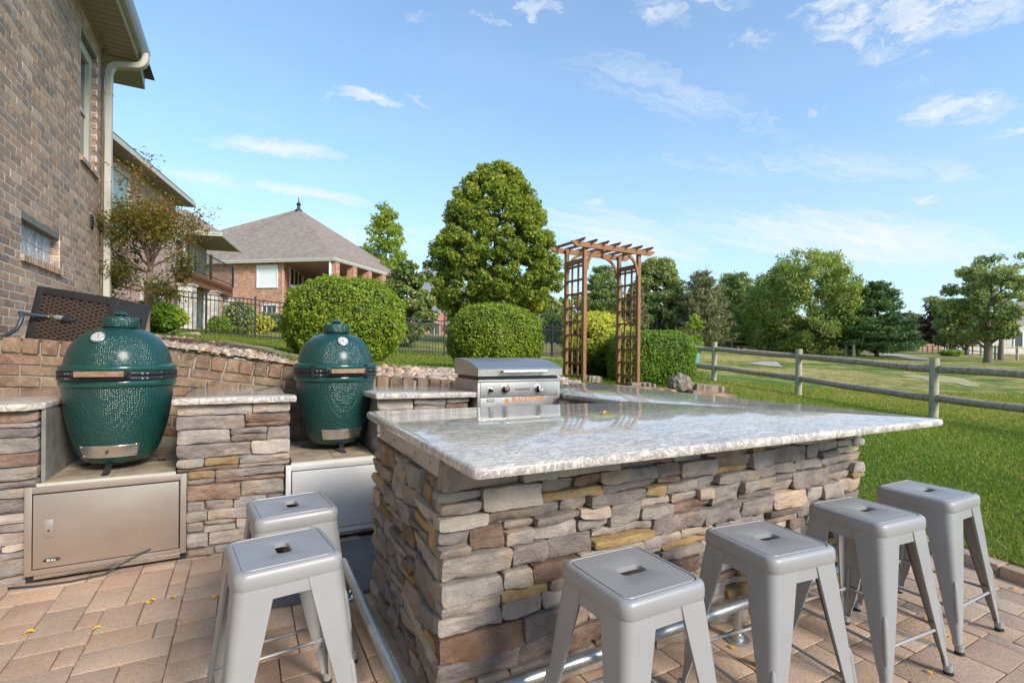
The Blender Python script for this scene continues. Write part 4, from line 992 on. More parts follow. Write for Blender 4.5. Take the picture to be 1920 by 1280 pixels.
# ------------------------------------------------------------------ counter stools
def make_stool():
    t = thing('counter_stool', '', 'stool')
    H_ = 0.61; S = 0.152; n = 6
    # seat: pressed pan with rolled edge, raised inset and a hand slot
    def rr(h, rad, k_=7):
        out = []
        for cx, cy, a0 in ((h - rad, h - rad, 0), (-h + rad, h - rad, 90), (-h + rad, -h + rad, 180), (h - rad, -h + rad, 270)):
            for i in range(k_ + 1): a = R(a0 + 90 * i / k_); out.append((cx + rad * math.cos(a), cy + rad * math.sin(a)))
        return out
    def slot(a, b, m_):
        # same number of points as the ring, a stadium
        out = []; q = m_ // 4; rr_ = b * .72
        for cx, cy, a0 in ((a - rr_, b - rr_, 0), (-a + rr_, b - rr_, 90), (-a + rr_, -b + rr_, 180), (a - rr_, -b + rr_, 270)):
            for i in range(q): ang = R(a0 + 90 * i / (q - 1)); out.append((cx + rr_ * math.cos(ang), cy + rr_ * math.sin(ang)))
        return out
    rings = [(S - .002, .034, H_ - .050), (S, .034, H_ - .046), (S, .034, H_ - .022), (S - .0012, .034, H_ - .012), (S - .004, .033, H_ - .006), (S - .009, .031, H_ - .0018), (S - .014, .029, H_ - .0002), (S - .018, .027, H_), (S - .0192, .0265, H_ - .0035), (S - .0228, .0245, H_ - .0035), (S - .0242, .024, H_ - .0004), (S - .06, .03, H_ - .0002)]
    vs = []; fs = []; m_ = None
    for h, rad, z in rings:
        q = rr(h, rad); m_ = len(q); vs += [(x, y, z) for x, y in q]
    for a, b, z in ((.047, .0245, H_ - .0002), (.0445, .022, H_ - .0015), (.0435, .021, H_ - .014)):
        vs += [(x, y, z) for x, y in slot(a, b, m_)]
    nr_ = len(rings) + 3
    for k_ in range(nr_ - 1):
        for i in range(m_): fs.append((k_ * m_ + i, k_ * m_ + (i + 1) % m_, (k_ + 1) * m_ + (i + 1) % m_, (k_ + 1) * m_ + i))
    me = bpy.data.meshes.new('seat'); me.from_pydata(vs, [], fs)
    bm = bmesh.new(); bm.from_mesh(me); bmesh.ops.recalc_face_normals(bm, faces=bm.faces); bmesh.ops.solidify(bm, geom=list(bm.faces), thickness=0.0012); bm.to_mesh(me); bm.free()
    me.materials.append(MAT['stool_paint']); smooth_mesh(me, 50); link('seat', me, t)
    # apron rails between the legs
    for k_ in range(4):
        mb = MB(); z1, z0 = H_ - .048, H_ - .088
        pts = [(-.085, z1), (.085, z1), (.085, z0 - .006), (.075, z0 - .001), (.06, z0), (-.06, z0), (-.075, z0 - .001), (-.085, z0 - .006)]
        vs = [(x, -(S - .0055) - (z1 - z) * .06, z) for x, z in pts] + [(x, -(S - .0055) - (z1 - z) * .06 + .003, z) for x, z in pts]; q = len(pts)
        mb.add(vs, [tuple(range(q)), tuple(range(2 * q - 1, q - 1, -1))] + [(i, q + i, q + (i + 1) % q, (i + 1) % q) for i in range(q)], Matrix.Rotation(R(90 * k_), 4, 'Z'))
        mb.build('apron', 'stool_paint', t)
    # legs: tapered folded channel, open towards the middle
    def leg(k_):
        rows = 14; vs = []; fs = []; prof = None
        for i in range(rows + 1):
            s = i / rows; z = (H_ - .047) + (0.032 - (H_ - .047)) * s
            cx = (S - .003) + (0.204 - S) * s ** 0.96
            arm = .071 + (.014 - .071) * s ** 1.25
            if s > .88: arm = .0165 + (.0135 - .0165) * (s - .88) / .12
            rad = .033 + (.012 - .033) * s
            pr = [(cx - rad - arm, cx)]
            for j in range(7): a = R(90 - 90 * j / 6); pr.append((cx - rad + rad * math.cos(a), cx - rad + rad * math.sin(a)))
            pr.append((cx, cx - rad - arm)); m_ = len(pr)
            inn = [(x - .0022 if n_ > 0 else x, y - .0022 if n_ < m_ - 1 else y) for n_, (x, y) in enumerate(pr)][::-1]
            # folded lips turn inwards at both free edges
            lip = .010 * (1 - s * .5)
            full = [(pr[0][0], pr[0][1] - lip)] + pr + [(pr[-1][0] - lip, pr[-1][1])] + [(pr[-1][0] - lip, pr[-1][1] + .002)] + [(x, y) for x, y in inn] + [(pr[0][0] + .002, pr[0][1] - lip)]
            prof = len(full); vs += [(x, y, z) for x, y in full]
        for i in range(rows):
            for j in range(prof): fs.append((i * prof + j, i * prof + (j + 1) % prof, (i + 1) * prof + (j + 1) % prof, (i + 1) * prof + j))
        fs.append(tuple(range(prof))); fs.append(tuple(range(rows * prof + prof - 1, rows * prof - 1, -1)))
        M_ = Matrix.Rotation(R(90 * k_), 4, 'Z'); mb = MB(); mb.add(vs, fs, M_)
        me = mb.mesh('leg', 'stool_paint'); bm = bmesh.new(); bm.from_mesh(me); bmesh.ops.recalc_face_normals(bm, faces=bm.faces); bm.to_mesh(me); bm.free(); smooth_mesh(me, 40)
        lg = link('leg', me, t)
        # pressed rib on the corner
        rb = MB(); pts = []; rs = []
        for i in range(9):
            s = i / 8; z = .285 - .165 * s; ss = ((H_ - .047) - z) / ((H_ - .047) - .032); cx = (S - .003) + (0.204 - S) * ss ** .96; rad = .033 + (.012 - .033) * ss
            q = cx - rad + rad * .7071 - .002; pts.append((q, q, z)); rs.append(.0015 + .0085 * min(1, math.sin(math.pi * min(max(s, .02), .98)) * 3) ** .5)
        rb.tube(pts, rs, 10, True, M_); rb.build('rib', 'stool_paint', lg, 60)
        ft = MB(); ft.tube([(.194, .194, .040), (.1965, .1965, .012)], [.0165, .0155], 14, True, M_); ft.build('foot_sleeve', 'stool_paint', lg, 50)
        cp_ = MB(); cp_.tube([(.1965, .1965, .013), (.1975, .1975, .0)], [.0165, .0172], 14, True, M_); cp_.build('rubber_foot', 'rubber', lg, 50)
    for k_ in range(4): leg(k_)
    # four stretchers, flattened at both ends
    for k_ in range(4):
        z = .175; c = .178; mb = MB()
        mb.tube([(-c + .035, -c, z), (c - .035, -c, z)], .0062, 10, True, Matrix.Rotation(R(90 * k_), 4, 'Z'))
        for sgn in (-1, 1): mb.box((sgn * (c - .018), -c, z), (.042, .004, .016), Matrix.Rotation(R(90 * k_), 4, 'Z'), .0015)
        mb.build('stretcher', 'stool_paint', t, 50)
    # under-seat cross plate, dark grey: shade below the seat put into its colour
    mb = MB(); mb.b3(-.145, .145, -.03, .03, H_ - .075, H_ - .071); mb.build('cross_brace', 'print_grey', t)
    return t
stools = [((1.0, 1.115), 0, 'silver metal stool nearest the stone corner on the front side of the bar'),
          ((1.60, 1.10), -6, 'second silver metal stool from the stone corner along the front of the bar'),
          ((2.25, 1.115), -4, 'third silver metal stool from the stone corner, left of the one by the kerb'),
          ((2.83, 1.14), 0, 'farthest silver metal stool, nearest the lawn and brick kerb'),
          ((0.112, 1.745), 97, 'pale metal stool nearest the camera left of the stone bar'),
          ((0.175, 2.215), 96, 'pale metal stool half hidden behind another, before the second steel door')]
st0 = make_stool()
for i, ((x, y), a, lb) in enumerate(stools):
    s_ = st0 if i == 0 else copy_tree(st0)
    s_.location = (x, y, 0.002); s_.rotation_euler = (0, 0, R(a)); tag(s_, lb, 'stool', 'metal counter stools round the stone bar')

# ------------------------------------------------------------------ kamado cookers
def kamado(label, x, y, rz, gauge_tilt, clasp, group='green ceramic kamado grills'):
    t = thing('kamado_grill', label, 'kamado grill', (x, y, ZL + 0.002), rz, group)
    Z0 = 0.045
    def L(prof, name, mat, ang=60, par=t, n=72):
        mb = MB(); mb.lathe(prof, n, (0, 0, Z0)); return mb.build(name, mat, par, ang)
    base = L([(0, 0.0), (.13, .0), (.160, .008), (.182, .035), (.203, .08), (.222, .14), (.240, .21), (.253, .28), (.262, .35), (.267, .41), (.2695, .446)], 'base', 'ceramic_green')
    L([(.262, .446), (.276, .447), (.281, .452), (.283, .462), (.283, .476), (.280, .483), (.262, .484)], 'base_rim', 'ceramic_band', par=base)
    L([(.262, .4842), (.286, .485), (.288, .487), (.288, .507), (.286, .509), (.262, .509)], 'lower_band', 'iron_black')
    L([(.262, .512), (.286, .513), (.288, .515), (.288, .535), (.286, .537), (.262, .537)], 'upper_band', 'iron_black')
    dome = L([(.262, .572), (.258, .60), (.248, .64), (.232, .680), (.209, .715), (.180, .745), (.148, .766), (.118, .779), (.092, .786), (.080, .789), (.076, .80)], 'dome', 'ceramic_green')
    L([(.262, .5372), (.280, .538), (.283, .543), (.283, .558), (.280, .566), (.270, .573), (.258, .576)], 'dome_rim', 'ceramic_band', par=dome)
    cap = L([(.070, .792), (.090, .792), (.092, .795), (.0915, .842), (.088, .850), (.080, .853), (.03, .855)], 'chimney_cap', 'ceramic_green')
    L([(.018, .854), (.018, .862), (.034, .866), (.036, .871), (.022, .882), (.006, .887), (0, .8875)], 'cap_knob', 'ceramic_band', par=cap)
    # wooden handle on iron brackets, slightly left of the middle
    h = MB(); n = 10
    for sgn in (-1, 1):
        hb = MB(); hb.box((sgn * .118, -.305, Z0 + .525), (.010, .055, .022), None, .002)
        hb.box((sgn * .118, -.2905, Z0 + .525), (.03, .006, .05), None, .002)
        hb.build('handle_bracket', 'iron_black', t, 40)
    h.box((0, -.322, Z0 + .526), (.222, .026, .031), None, .007); h.build('handle', 'wood_handle', t, 50)
    sc = MB()
    for a in (-38, -33, 36, 41, 60):
        for z in (.497, .525):
            ca, sa = math.sin(R(a)), -math.cos(R(a)); sc.tube([(ca * .286, sa * .286, Z0 + z), (ca * .295, sa * .295, Z0 + z)], .0055, 8)
    sc.build('bolt', 'chrome', t, 40)
    if clasp:
        for a in (-44, 30):
            cl = MB(); m_ = Matrix.Rotation(R(a), 4, 'Z'); cl.box((0, -.293, Z0 + .52), (.022, .012, .095), m_, .002); cl.box((.028, -.291, Z0 + .49), (.04, .008, .02), m_, .002)
            cl.build('latch_clasp', 'iron_black', t, 40)
    hg = MB(); hg.box((0, .30, Z0 + .51), (.16, .05, .12), None, .006); hg.build('hinge', 'iron_black', t, 40)
    # thermometer on the dome
    m_ = Matrix.Rotation(R(gauge_tilt), 4, 'Z') @ Matrix.Translation((0, -.207, Z0 + .727)) @ Matrix.Rotation(R(52), 4, 'X')
    g = MB(); g.add(*(lambda q: (q.v, q.f))(MB().lathe([(.036, -.012), (.037, .0), (.037, .007), (.034, .010), (.032, .0105), (.0315, .008)], 32)), m_); gg = g.build('thermometer', 'chrome', t, 40)
    g = MB(); g.add(*(lambda q: (q.v, q.f))(MB().lathe([(0, .0082), (.0316, .0082)], 32)), m_); gf = g.build('dial', 'dial_white', gg)
    g = MB(); g.box((0.002, .003, .0094), (.0022, .034, .0006), m_ @ Matrix.Rotation(R(8), 4, 'Z'))
    for i in range(11):
        a = R(-120 + 24 * i); g.box((0, 0, 0), (.0010, .005, .0004), m_ @ Matrix.Rotation(a, 4, 'Z') @ Matrix.Translation((0, .026, .0090)))
    g.build('needle', 'print_dark', gg)
    # draught door: curved stainless plate low on the front
    def plate(a0, a1, z0, z1, r0, r1, off, name, mat, par, n=16):
        vs = []; fs = []
        for i in range(n + 1):
            a = R(a0 + (a1 - a0) * i / n)
            for z, r_ in ((z0, r0), (z1, r1)):
                for o_ in (off, off + .003): vs.append((math.sin(a) * (r_ + o_), -math.cos(a) * (r_ + o_), Z0 + z))
        for i in range(n):
            b = i * 4; fs += [(b + 1, b + 5, b + 7, b + 3), (b, b + 2, b + 6, b + 4), (b + 2, b + 3, b + 7, b + 6), (b, b + 4, b + 5, b + 1)]
        fs += [(0, 1, 3, 2), (n * 4, n * 4 + 2, n * 4 + 3, n * 4 + 1)]
        mb = MB(); mb.v = vs; mb.f = fs; return mb.build(name, mat, par, 40)
    dp = plate(-38, 40, .045, .118, .192, .216, .004, 'draft_door', 'steel_brushed', t)
    plate(4, 37, .052, .111, .195, .214, .0085, 'sliding_plate', 'steel_brushed', dp)
    sc = MB()
    for a in (-35, 37):
        for z, r_ in ((.055, .196), (.108, .2135)):
            ca, sa = math.sin(R(a)), -math.cos(R(a)); sc.tube([(ca * (r_ + .006), sa * (r_ + .006), Z0 + z), (ca * (r_ + .013), sa * (r_ + .013), Z0 + z)], .0042, 8)
    sc.build('screw', 'chrome', dp, 40)
    if not clasp:
        tm = text_mesh('door_lettering', 'Home', .020, 'print_grey', .0002); o = link('door_lettering', tm, dp); o.rotation_euler = (R(72), 0, R(-17)); o.location = (-.063, -.2065, Z0 + .082)
        d_ = MB(); d_.add([(0, 0, -.019), (.011, 0, 0), (0, 0, .019), (-.011, 0, 0)], [(0, 1, 2, 3)]); o = d_.build('diamond_mark', 'print_dark', dp); o.location = (.004, -.2175, Z0 + .082); o.rotation_euler = (R(-17), 0, 0)
    # iron stand with three bent feet
    ring = MB(); ring.lathe([(.110, -.008), (.122, -.008), (.122, .0), (.110, .0), (.110, -.008)], 40, (0, 0, Z0)); ring.build('stand_ring', 'iron_black', t)
    for a in (0, 118, -118):
        f = MB(); mm = Matrix.Rotation(R(a), 4, 'Z')
        for p, q in (((.0, -.15, .05), (.0, -.185, .030)), ((0, -.185, .030), (0, -.212, .004)), ((0, -.212, .004), (0, -.240, .003))):
            f.tube([p, q], .0035, 6, True, mm)
            dx = Vector(q) - Vector(p); f.box(((p[0] + q[0]) / 2, (p[1] + q[1]) / 2, (p[2] + q[2]) / 2), (.032, dx.length, .006), mm @ Matrix.Translation(((p[0] + q[0]) / 2, (p[1] + q[1]) / 2, (p[2] + q[2]) / 2)) @ Matrix.Rotation(math.atan2(dx.z, dx.y), 4, 'X') @ Matrix.Translation((-(p[0] + q[0]) / 2, -(p[1] + q[1]) / 2, -(p[2] + q[2]) / 2)))
        f.build('foot', 'iron_black', t)
    return t
kamado('green ceramic kamado grill on the left niche shelf, beside the dark wicker box', -0.662, 3.775, R(-6), -12, False)
kamado('green ceramic kamado grill between the two granite pillars, before the big round shrub', 0.592, 3.83, R(5), -2, True)

# ------------------------------------------------------------------ flat-top griddle
gr = thing('flat_top_griddle', 'stainless flat-top griddle with a closed hood and two knobs set in the counter', 'griddle', (1.452, 3.215, 0.0), R(-1.0))
GW = 0.685
b = MB(); b.b3(0, GW, 0.0, .44, .72, 1.018, bev=.003); body = b.build('body', 'steel_grill', gr, 40)
b = MB(); b.b3(-.004, GW + .004, -.014, .445, 1.018, 1.030, bev=.003); b.build('top_ledge', 'steel_grill', gr, 40)
b = MB(); b.b3(.02, GW - .02, -.006, .0, .905, 1.012, bev=.002); cpn = b.build('control_panel', 'steel_grill', gr, 40)
b = MB(); b.b3(.02, GW - .02, -.005, .0, .76, .902, bev=.002); b.build('front_panel', 'steel_grill', gr, 40)
b = MB(); b.b3(.015, GW - .015, .01, .43, 1.030, 1.052); b.build('griddle_plate', 'iron_black', gr)
for x in (.03, GW - .03):
    for y in (.03, .40):
        b = MB(); b.tube([(x, y, 1.028), (x, y, 1.062)], .006, 8); b.build('hood_stud', 'iron_black', gr)
prof = [(-.02, 1.058), (-.022, 1.105), (-.012, 1.115), (.06, 1.139), (.13, 1.156), (.21, 1.168), (.30, 1.176), (.44, 1.180), (.448, 1.176), (.45, 1.058)]
b = MB(); n = len(prof)
vs = [(-.006, y, z) for y, z in prof] + [(GW + .008, y, z) for y, z in prof]
b.add(vs, [tuple(range(n)), tuple(range(2 * n - 1, n - 1, -1))] + [(i, i + n, (i + 1) % n + n, (i + 1) % n) for i in range(n)])
hood = b.build('hood', 'steel_grill', gr, 25)
b = MB(); b.tube([(.17, -.062, 1.092), (.53, -.062, 1.092)], .0115, 14)
b.build('handle', 'steel_lightened', hood, 50)
for x in (.185, .515): b = MB(); b.b3(x - .014, x + .014, -.062, -.018, 1.083, 1.101, bev=.002); b.build('handle_bracket', 'steel_grill', hood, 40)
def knob(x, z, r_, label=None):
    m_ = Matrix.Translation((x, -.006, z)) @ Matrix.Rotation(R(90), 4, 'X')
    q = MB().lathe([(r_ * 1.25, 0), (r_ * 1.25, .006), (r_ * 1.12, .008), (r_ * 1.1, .008)], 32); k0 = MB(); k0.add(q.v, q.f, m_); kn = k0.build('knob', 'chrome', gr, 40)
    q = MB().lathe([(r_ * 1.08, .006), (r_ * 1.0, .020), (r_ * .78, .022), (r_ * .74, .034), (r_ * .68, .037), (0, .037)], 32); k1 = MB(); k1.add(q.v, q.f, m_); k1.build('knob_grip', 'black_gloss', kn, 40)
    if r_ > .02:
        q = MB().lathe([(r_ * .80, .031), (r_ * .80, .0385), (r_ * .70, .0385)], 32); k1 = MB(); k1.add(q.v, q.f, m_); k1.build('knob_ring', 'chrome', kn, 40)
        k1 = MB(); k1.add([(-.008, -.002, .0395), (.008, -.002, .0395), (.0015, .019, .0395), (-.0015, .019, .0395)], [(0, 1, 2, 3)], m_); k1.build('pointer', 'red_orange', kn)
    else:
        k1 = MB(); k1.box((0, 0, .022), (.012, .03, .028), m_, .003); k1.build('knob_grip', 'chrome', kn, 40)
    return kn
knob(.215, .965, .0245); knob(.495, .962, .0245); knob(.095, .958, .0125)
def text(parent, body, x, z, size, mat, y=-.0066, bold=0.0, ext=.0004):
    o = link('lettering', text_mesh('lettering', body, size, mat, ext, bold), parent, (x, y, z)); o.rotation_euler = (R(90), 0, 0); return o
text(gr, 'BLACKSTONE', .355, .958, .019, 'print_dark', -.0068, .0004)
text(gr, 'BLACKSTONE', .405, .884, .043, 'print_orange', -.0058, .0012)
fl = MB(); fl.add([(.196, 0, .864), (.214, 0, .862), (.222, 0, .876), (.212, 0, .902), (.207, 0, .886), (.198, 0, .896), (.190, 0, .878)], [(0, 1, 2, 3, 4, 5, 6)]); o = fl.build('flame_mark', 'print_orange', gr); o.location = (.022, -.0062, 0)
lb_ = MB(); lb_.b3(.064, .136, -.0062, -.0055, .870, .898); o = lb_.build('label_plate', 'print_white', gr)
lb_ = MB(); lb_.b3(.067, .133, -.0068, -.0060, .873, .895); lb_.build('label_field', 'print_dark', gr)
text(gr, 'PRESEAR', .10, .884, .0155, 'print_white', -.0071, .0003)
for sgn, x in ((-1, .165), (1, .445)):
    for j in range(3):
        m0 = MB(); m0.box((x + j * .004, -.0064, .948 + j * .008), (.005, .0006, .003)); m0.build('tick_mark', 'print_orange' if j == 2 else 'print_dark', gr)

# ------------------------------------------------------------------ wicker hose box leaning behind the left cooker, and the hose
TLb, BLb = W(57, 534, 3.66), W(44, 640, 3.62)
TRb = W(208, 558, 3.60)
xa = (TRb - TLb); wB = xa.length; xa.normalize(); za = (TLb - BLb); hB = za.length; za = (za - xa * za.dot(xa)).normalized(); ya = za.cross(xa)
Mb = Matrix((xa, ya, za)).transposed().to_4x4(); Mb.translation = BLb
wb = thing('wicker_hose_box', 'tilted dark brown resin wicker box standing on the brick wall behind the left kamado', 'storage box')
wb.matrix_world = Mb
D_ = .30; fr_ = .055
f = MB()
for a in ((0, fr_, 0, hB), (wB - fr_, wB, 0, hB), (fr_, wB - fr_, 0, fr_), (fr_, wB - fr_, hB - fr_, hB)): f.b3(a[0], a[1], 0, .03, a[2], a[3], bev=.004)
f.build('front_frame', 'resin_dark', wb, 40)
f = MB(); f.b3(fr_ - .004, wB - fr_ + .004, .016, .022, fr_ - .004, hB - fr_ + .004); f.build('back_panel', 'print_dark', wb)
f = MB(); f.b3(0, wB, .03, D_, hB - .02, hB, bev=.003); f.b3(0, wB, .03, D_, 0, .02, bev=.003); f.b3(0, .02, .03, D_, .02, hB - .02)
f.build('shell', 'resin_dark', wb, 40)
f = MB()
for a in ((.03, .07, 0.02, hB - .02), (D_ - .05, D_ - .002, .02, hB - .02)): f.b3(wB - .02, wB, a[0], a[1], a[2], a[3])
f.b3(wB - .02, wB, .07, D_ - .05, hB - .12, hB - .02); f.b3(wB - .02, wB, .07, D_ - .05, 0.02, .06)
f.build('open_side', 'resin_dark', wb)
f = MB(); f.b3(wB - .018, wB - .001, .12, .125, .06, hB - .12); f.tube([(wB - .01, .08, .12), (wB - .01, .18, .20), (wB - .01, .30, .16)], .008, 6); f.tube([(wB - .01, .08, .22), (wB - .01, .2, .18), (wB - .01, .30, .24)], .006, 6); f.build('reel_frame', 'plastic_grey', wb)
# woven strands: horizontal slats passing over and under uprights
wv = MB(); wl = MB(); ix0, ix1, iz0, iz1 = fr_, wB - fr_, fr_, hB - fr_; nz_ = 22; nx_ = 15; dz = (iz1 - iz0) / nz_; dx = (ix1 - ix0) / nx_
for j in range(nz_):
    for i in range(nx_):
        if (i + j) % 2 == 0: wl.box((ix0 + dx * (i + .5), .010, iz0 + dz * (j + .5)), (dx * 1.12, .006, dz * .62), Matrix.Identity(4))
        else: wv.box((ix0 + dx * (i + .5), .0145, iz0 + dz * (j + .5)), (dx * 1.0, .004, dz * .66))
for i in range(nx_ + 1): wv.b3(ix0 + dx * i - .003, ix0 + dx * i + .003, .0085, .0125, iz0, iz1)
o = wl.build('woven_strand', 'resin_weave_light', wb); tag(o, kind='stuff'); o = wv.build('woven_core', 'resin_weave', wb); tag(o, kind='stuff')
hs = thing('garden_hose', 'blue-grey garden hose with a spray nozzle lying in front of the wicker box', 'hose')
mb = MB(); pts = [W(-40, 634, 3.45), W(0, 631, 3.47), W(15, 627, 3.48), W(30, 617, 3.5), W(38, 604, 3.52), W(41, 592, 3.54), (W(37, 586, 3.56)), W(46, 588, 3.57), W(70, 591, 3.6), W(90, 593, 3.63)]
def smooth_pts(p, n=5):
    out = []
    for i in range(len(p) - 1):
        a, b, c, d = Vector(p[max(i - 1, 0)]), Vector(p[i]), Vector(p[i + 1]), Vector(p[min(i + 2, len(p) - 1)])
        for k_ in range(n):
            t = k_ / n; out.append(0.5 * ((2 * b) + (c - a) * t + (2 * a - 5 * b + 4 * c - d) * t * t + (3 * b - a - 3 * c + d) * t ** 3))
    out.append(Vector(p[-1])); return out
mb.tube(smooth_pts(pts), .0125, 10); mb.build('hose', 'hose_blue', hs, True)
mb = MB(); mb.tube([W(90, 593, 3.630), W(96, 593.4, 3.640)], .015, 10); mb.build('coupling', 'chrome', hs, 50)
mb = MB(); mb.tube([W(96, 593.4, 3.640), W(104, 594, 3.640)], .019, 12); mb.build('coupling_ring', 'brass', hs, 50)
mb = MB(); mb.tube([W(103, 594.5, 3.640), W(108, 595, 3.640), W(118, 597, 3.630), W(126, 598, 3.620)], [.014, .021, .021, .022], 12); mb.build('nozzle_grip', 'plastic_grey', hs, 50)
mb = MB(); mb.tube([W(117, 600, 3.635), W(126, 599, 3.630), W(133, 600, 3.620), W(142, 600.5, 3.610)], [.02, .034, .026, .006], 12); mb.build('nozzle_head', 'resin_dark', hs, 50)
pp = thing('drain_pipe', 'short corrugated tan drain pipe lying on the gravel by the grass', 'drain pipe')
mb = MB(); a_, b_ = W(333, 631, 7.0), W(372, 629, 7.3); L_ = (b_ - a_)
pts = [a_ + L_ * i / 40 for i in range(41)]; mb.tube(pts, [.055 if i % 2 else .047 for i in range(41)], 14); mb.build('pipe', 'pipe_tan', pp)
mb = MB(); mb.tube([a_ - L_ * .16, a_], [.075, .06], 14); mb.build('pipe_end', 'resin_dark', pp)

# ------------------------------------------------------------------ arbor
ab = thing('garden_arbor', 'brown wooden garden arbor with lattice sides and curved braces', 'arbor')
FL, FR_, BL, BR_ = W(1094, 719, 8.0), W(1195, 724, 8.55), W(1052, 714, 8.3), W(1157, 722, 8.95)
zt = 2.96; P4 = {}
for n_, p in (('a', FL), ('b', FR_), ('c', BL), ('d', BR_)): P4[n_] = Vector((p.x, p.y, 0))
ux = (P4['b'] - P4['a']); wid = ux.length; ux.normalize(); uy = Vector((-ux.y, ux.x, 0)); dep_ = .50
ang = math.atan2(ux.y, ux.x); ab.location = (P4['a'].x, P4['a'].y, 0); ab.rotation_euler = (0, 0, ang)
zg = .62
for x in (0, wid):
    for y in (0, dep_):
        b = MB(); b.b3(x - .030, x + .030, y - .030, y + .030, zg - .25, zt - .02, bev=.003); b.build('post', 'wood_arbor', ab, 40)
for y in (-.055, dep_ + .055):
    b = MB(); x0, x1 = -.30, wid + .30; pr = [(x0, zt - .02), (x0 + .09, zt - .075), (x1 - .09, zt - .075), (x1, zt - .02), (x1, zt + .005), (x0, zt + .005)]
    vs = [(x, y - .019, z) for x, z in pr] + [(x, y + .019, z) for x, z in pr]; q = 6
    b.add(vs, [tuple(range(q)), tuple(range(2 * q - 1, q - 1, -1))] + [(i, q + i, q + (i + 1) % q, (i + 1) % q) for i in range(q)]); b.build('top_beam', 'wood_arbor', ab)
for i in range(7):
    x = -.14 + (wid + .28) * i / 6; b = MB(); y0_, y1_ = -.20, dep_ + .20
    pr = [(y0_, zt + .035), (y0_ + .06, zt + .006), (y1_ - .06, zt + .006), (y1_, zt + .035), (y1_, zt + .05), (y0_, zt + .05)]
    vs = [(x - .011, y, z) for y, z in pr] + [(x + .011, y, z) for y, z in pr]
    b.add(vs, [tuple(range(q - 1, -1, -1)), tuple(range(q, 2 * q))] + [(i_, (i_ + 1) % q, q + (i_ + 1) % q, q + i_) for i_ in range(q)]); b.build('rafter', 'wood_arbor', ab)
for x in (0, wid):
    for k_ in range(2):
        b = MB(); y = dep_ * (k_ + 1) / 3; b.b3(x - .010, x + .010, y - .016, y + .016, zg - .08, zt - .27); b.build('lattice_upright', 'wood_arbor', ab)
    for k_ in range(9):
        z = zg + .20 + k_ * .225; b = MB(); b.b3(x - .019, x + .019, .034, dep_ - .034, z - .016, z + .016); b.build('lattice_rung', 'wood_arbor', ab)
    b = MB(); b.b3(x - .022, x + .022, .034, dep_ - .034, zt - .30, zt - .225); b.build('side_rail', 'wood_arbor', ab)
    b = MB(); b.b3(x - .022, x + .022, .034, dep_ - .034, zg - .02, zg + .06); b.build('side_rail', 'wood_arbor', ab)
    for y in (-.012, dep_ + .012):
        sg = 1 if x == 0 else -1; b = MB(); pa = []; 
        for i in range(9): a = R(90 * i / 8); pa.append((x + sg * (.036 + .33 * (1 - math.cos(a))), zt - .42 + .35 * math.sin(a)))
        vs = []; 
        for i, (px2, pz2) in enumerate(pa):
            a = R(90 * i / 8); nx2, nz2 = math.cos(a) * sg, -math.sin(a); wd = .022
            for s2 in (-wd, wd):
                for yy in (y - .016, y + .016): vs.append((px2 + nx2 * s2, yy, pz2 + nz2 * s2))
        fs = []
        for i in range(8):
            q0 = i * 4
            for c0, c1 in ((0, 1), (1, 3), (3, 2), (2, 0)): fs.append((q0 + c0, q0 + c1, q0 + 4 + c1, q0 + 4 + c0))
        fs += [(0, 2, 3, 1), (32, 33, 35, 34)]; b.add(vs, fs); b.build('curved_brace', 'wood_arbor', ab)

# ------------------------------------------------------------------ split rail fence of the lawn
fc = thing('split_rail_fence', 'weathered two-rail round timber fence across the lawn', 'rail fence')
posts = [W(1338, 714, 14.3), W(1497, 740, 12.1), W(1750, 784, 9.3)]
st = posts[2] - posts[1]; posts.append(Vector((posts[2].x + st.x * 1.0, posts[2].y + st.y * 1.15, 0))); posts.insert(0, Vector((posts[0].x * 2 - posts[1].x - .3, posts[0].y * 2 - posts[1].y + .6, 0)))
rf = random.Random(3)
def logm(a, b, r_, name, par, mat, taper=True, n=12):
    a, b = Vector(a), Vector(b); L = (b - a).length; k_ = max(5, int(L / .12)); pts = []; rs = []
    off = Vector((rf.uniform(0, 9), rf.uniform(0, 9), 0))
    for i in range(k_ + 1):
        t = i / k_; p = a.lerp(b, t) + Vector((0, 0, .02 * mnoise.noise(Vector((t * 3, 0, 0)) + off))); pts.append(p)
        e = min(t, 1 - t) * L; q = 1.0 if not taper else min(1.0, .45 + e / .22)
        rs.append(r_ * q * (1 + .07 * mnoise.noise(Vector((t * L * 2.2, 5, 0)) + off)))
    mb = MB(); mb.tube(pts, rs, n); return mb.build(name, mat, par, 60)
tops = []
for p in posts:
    z = gz(p.x, p.y); lean = Vector((rf.uniform(-.03, .03), rf.uniform(-.02, .02), 1.12)); q = Vector((p.x, p.y, z - .3)); 
    logm(q, Vector((p.x, p.y, z)) + lean, .073, 'post', fc, 'wood_post', False); tops.append((Vector((p.x, p.y, z)), lean))
for i in range(len(tops) - 1):
    for f_ in (.34, .82):
        a = tops[i][0] + tops[i][1] * f_; b = tops[i + 1][0] + tops[i + 1][1] * f_; d = (b - a).normalized()
        logm(a - d * .05 + Vector((0, 0, rf.uniform(-.02, .02))), b + d * .05 + Vector((0, 0, rf.uniform(-.02, .02))), .070, 'rail', fc, 'wood_weathered')

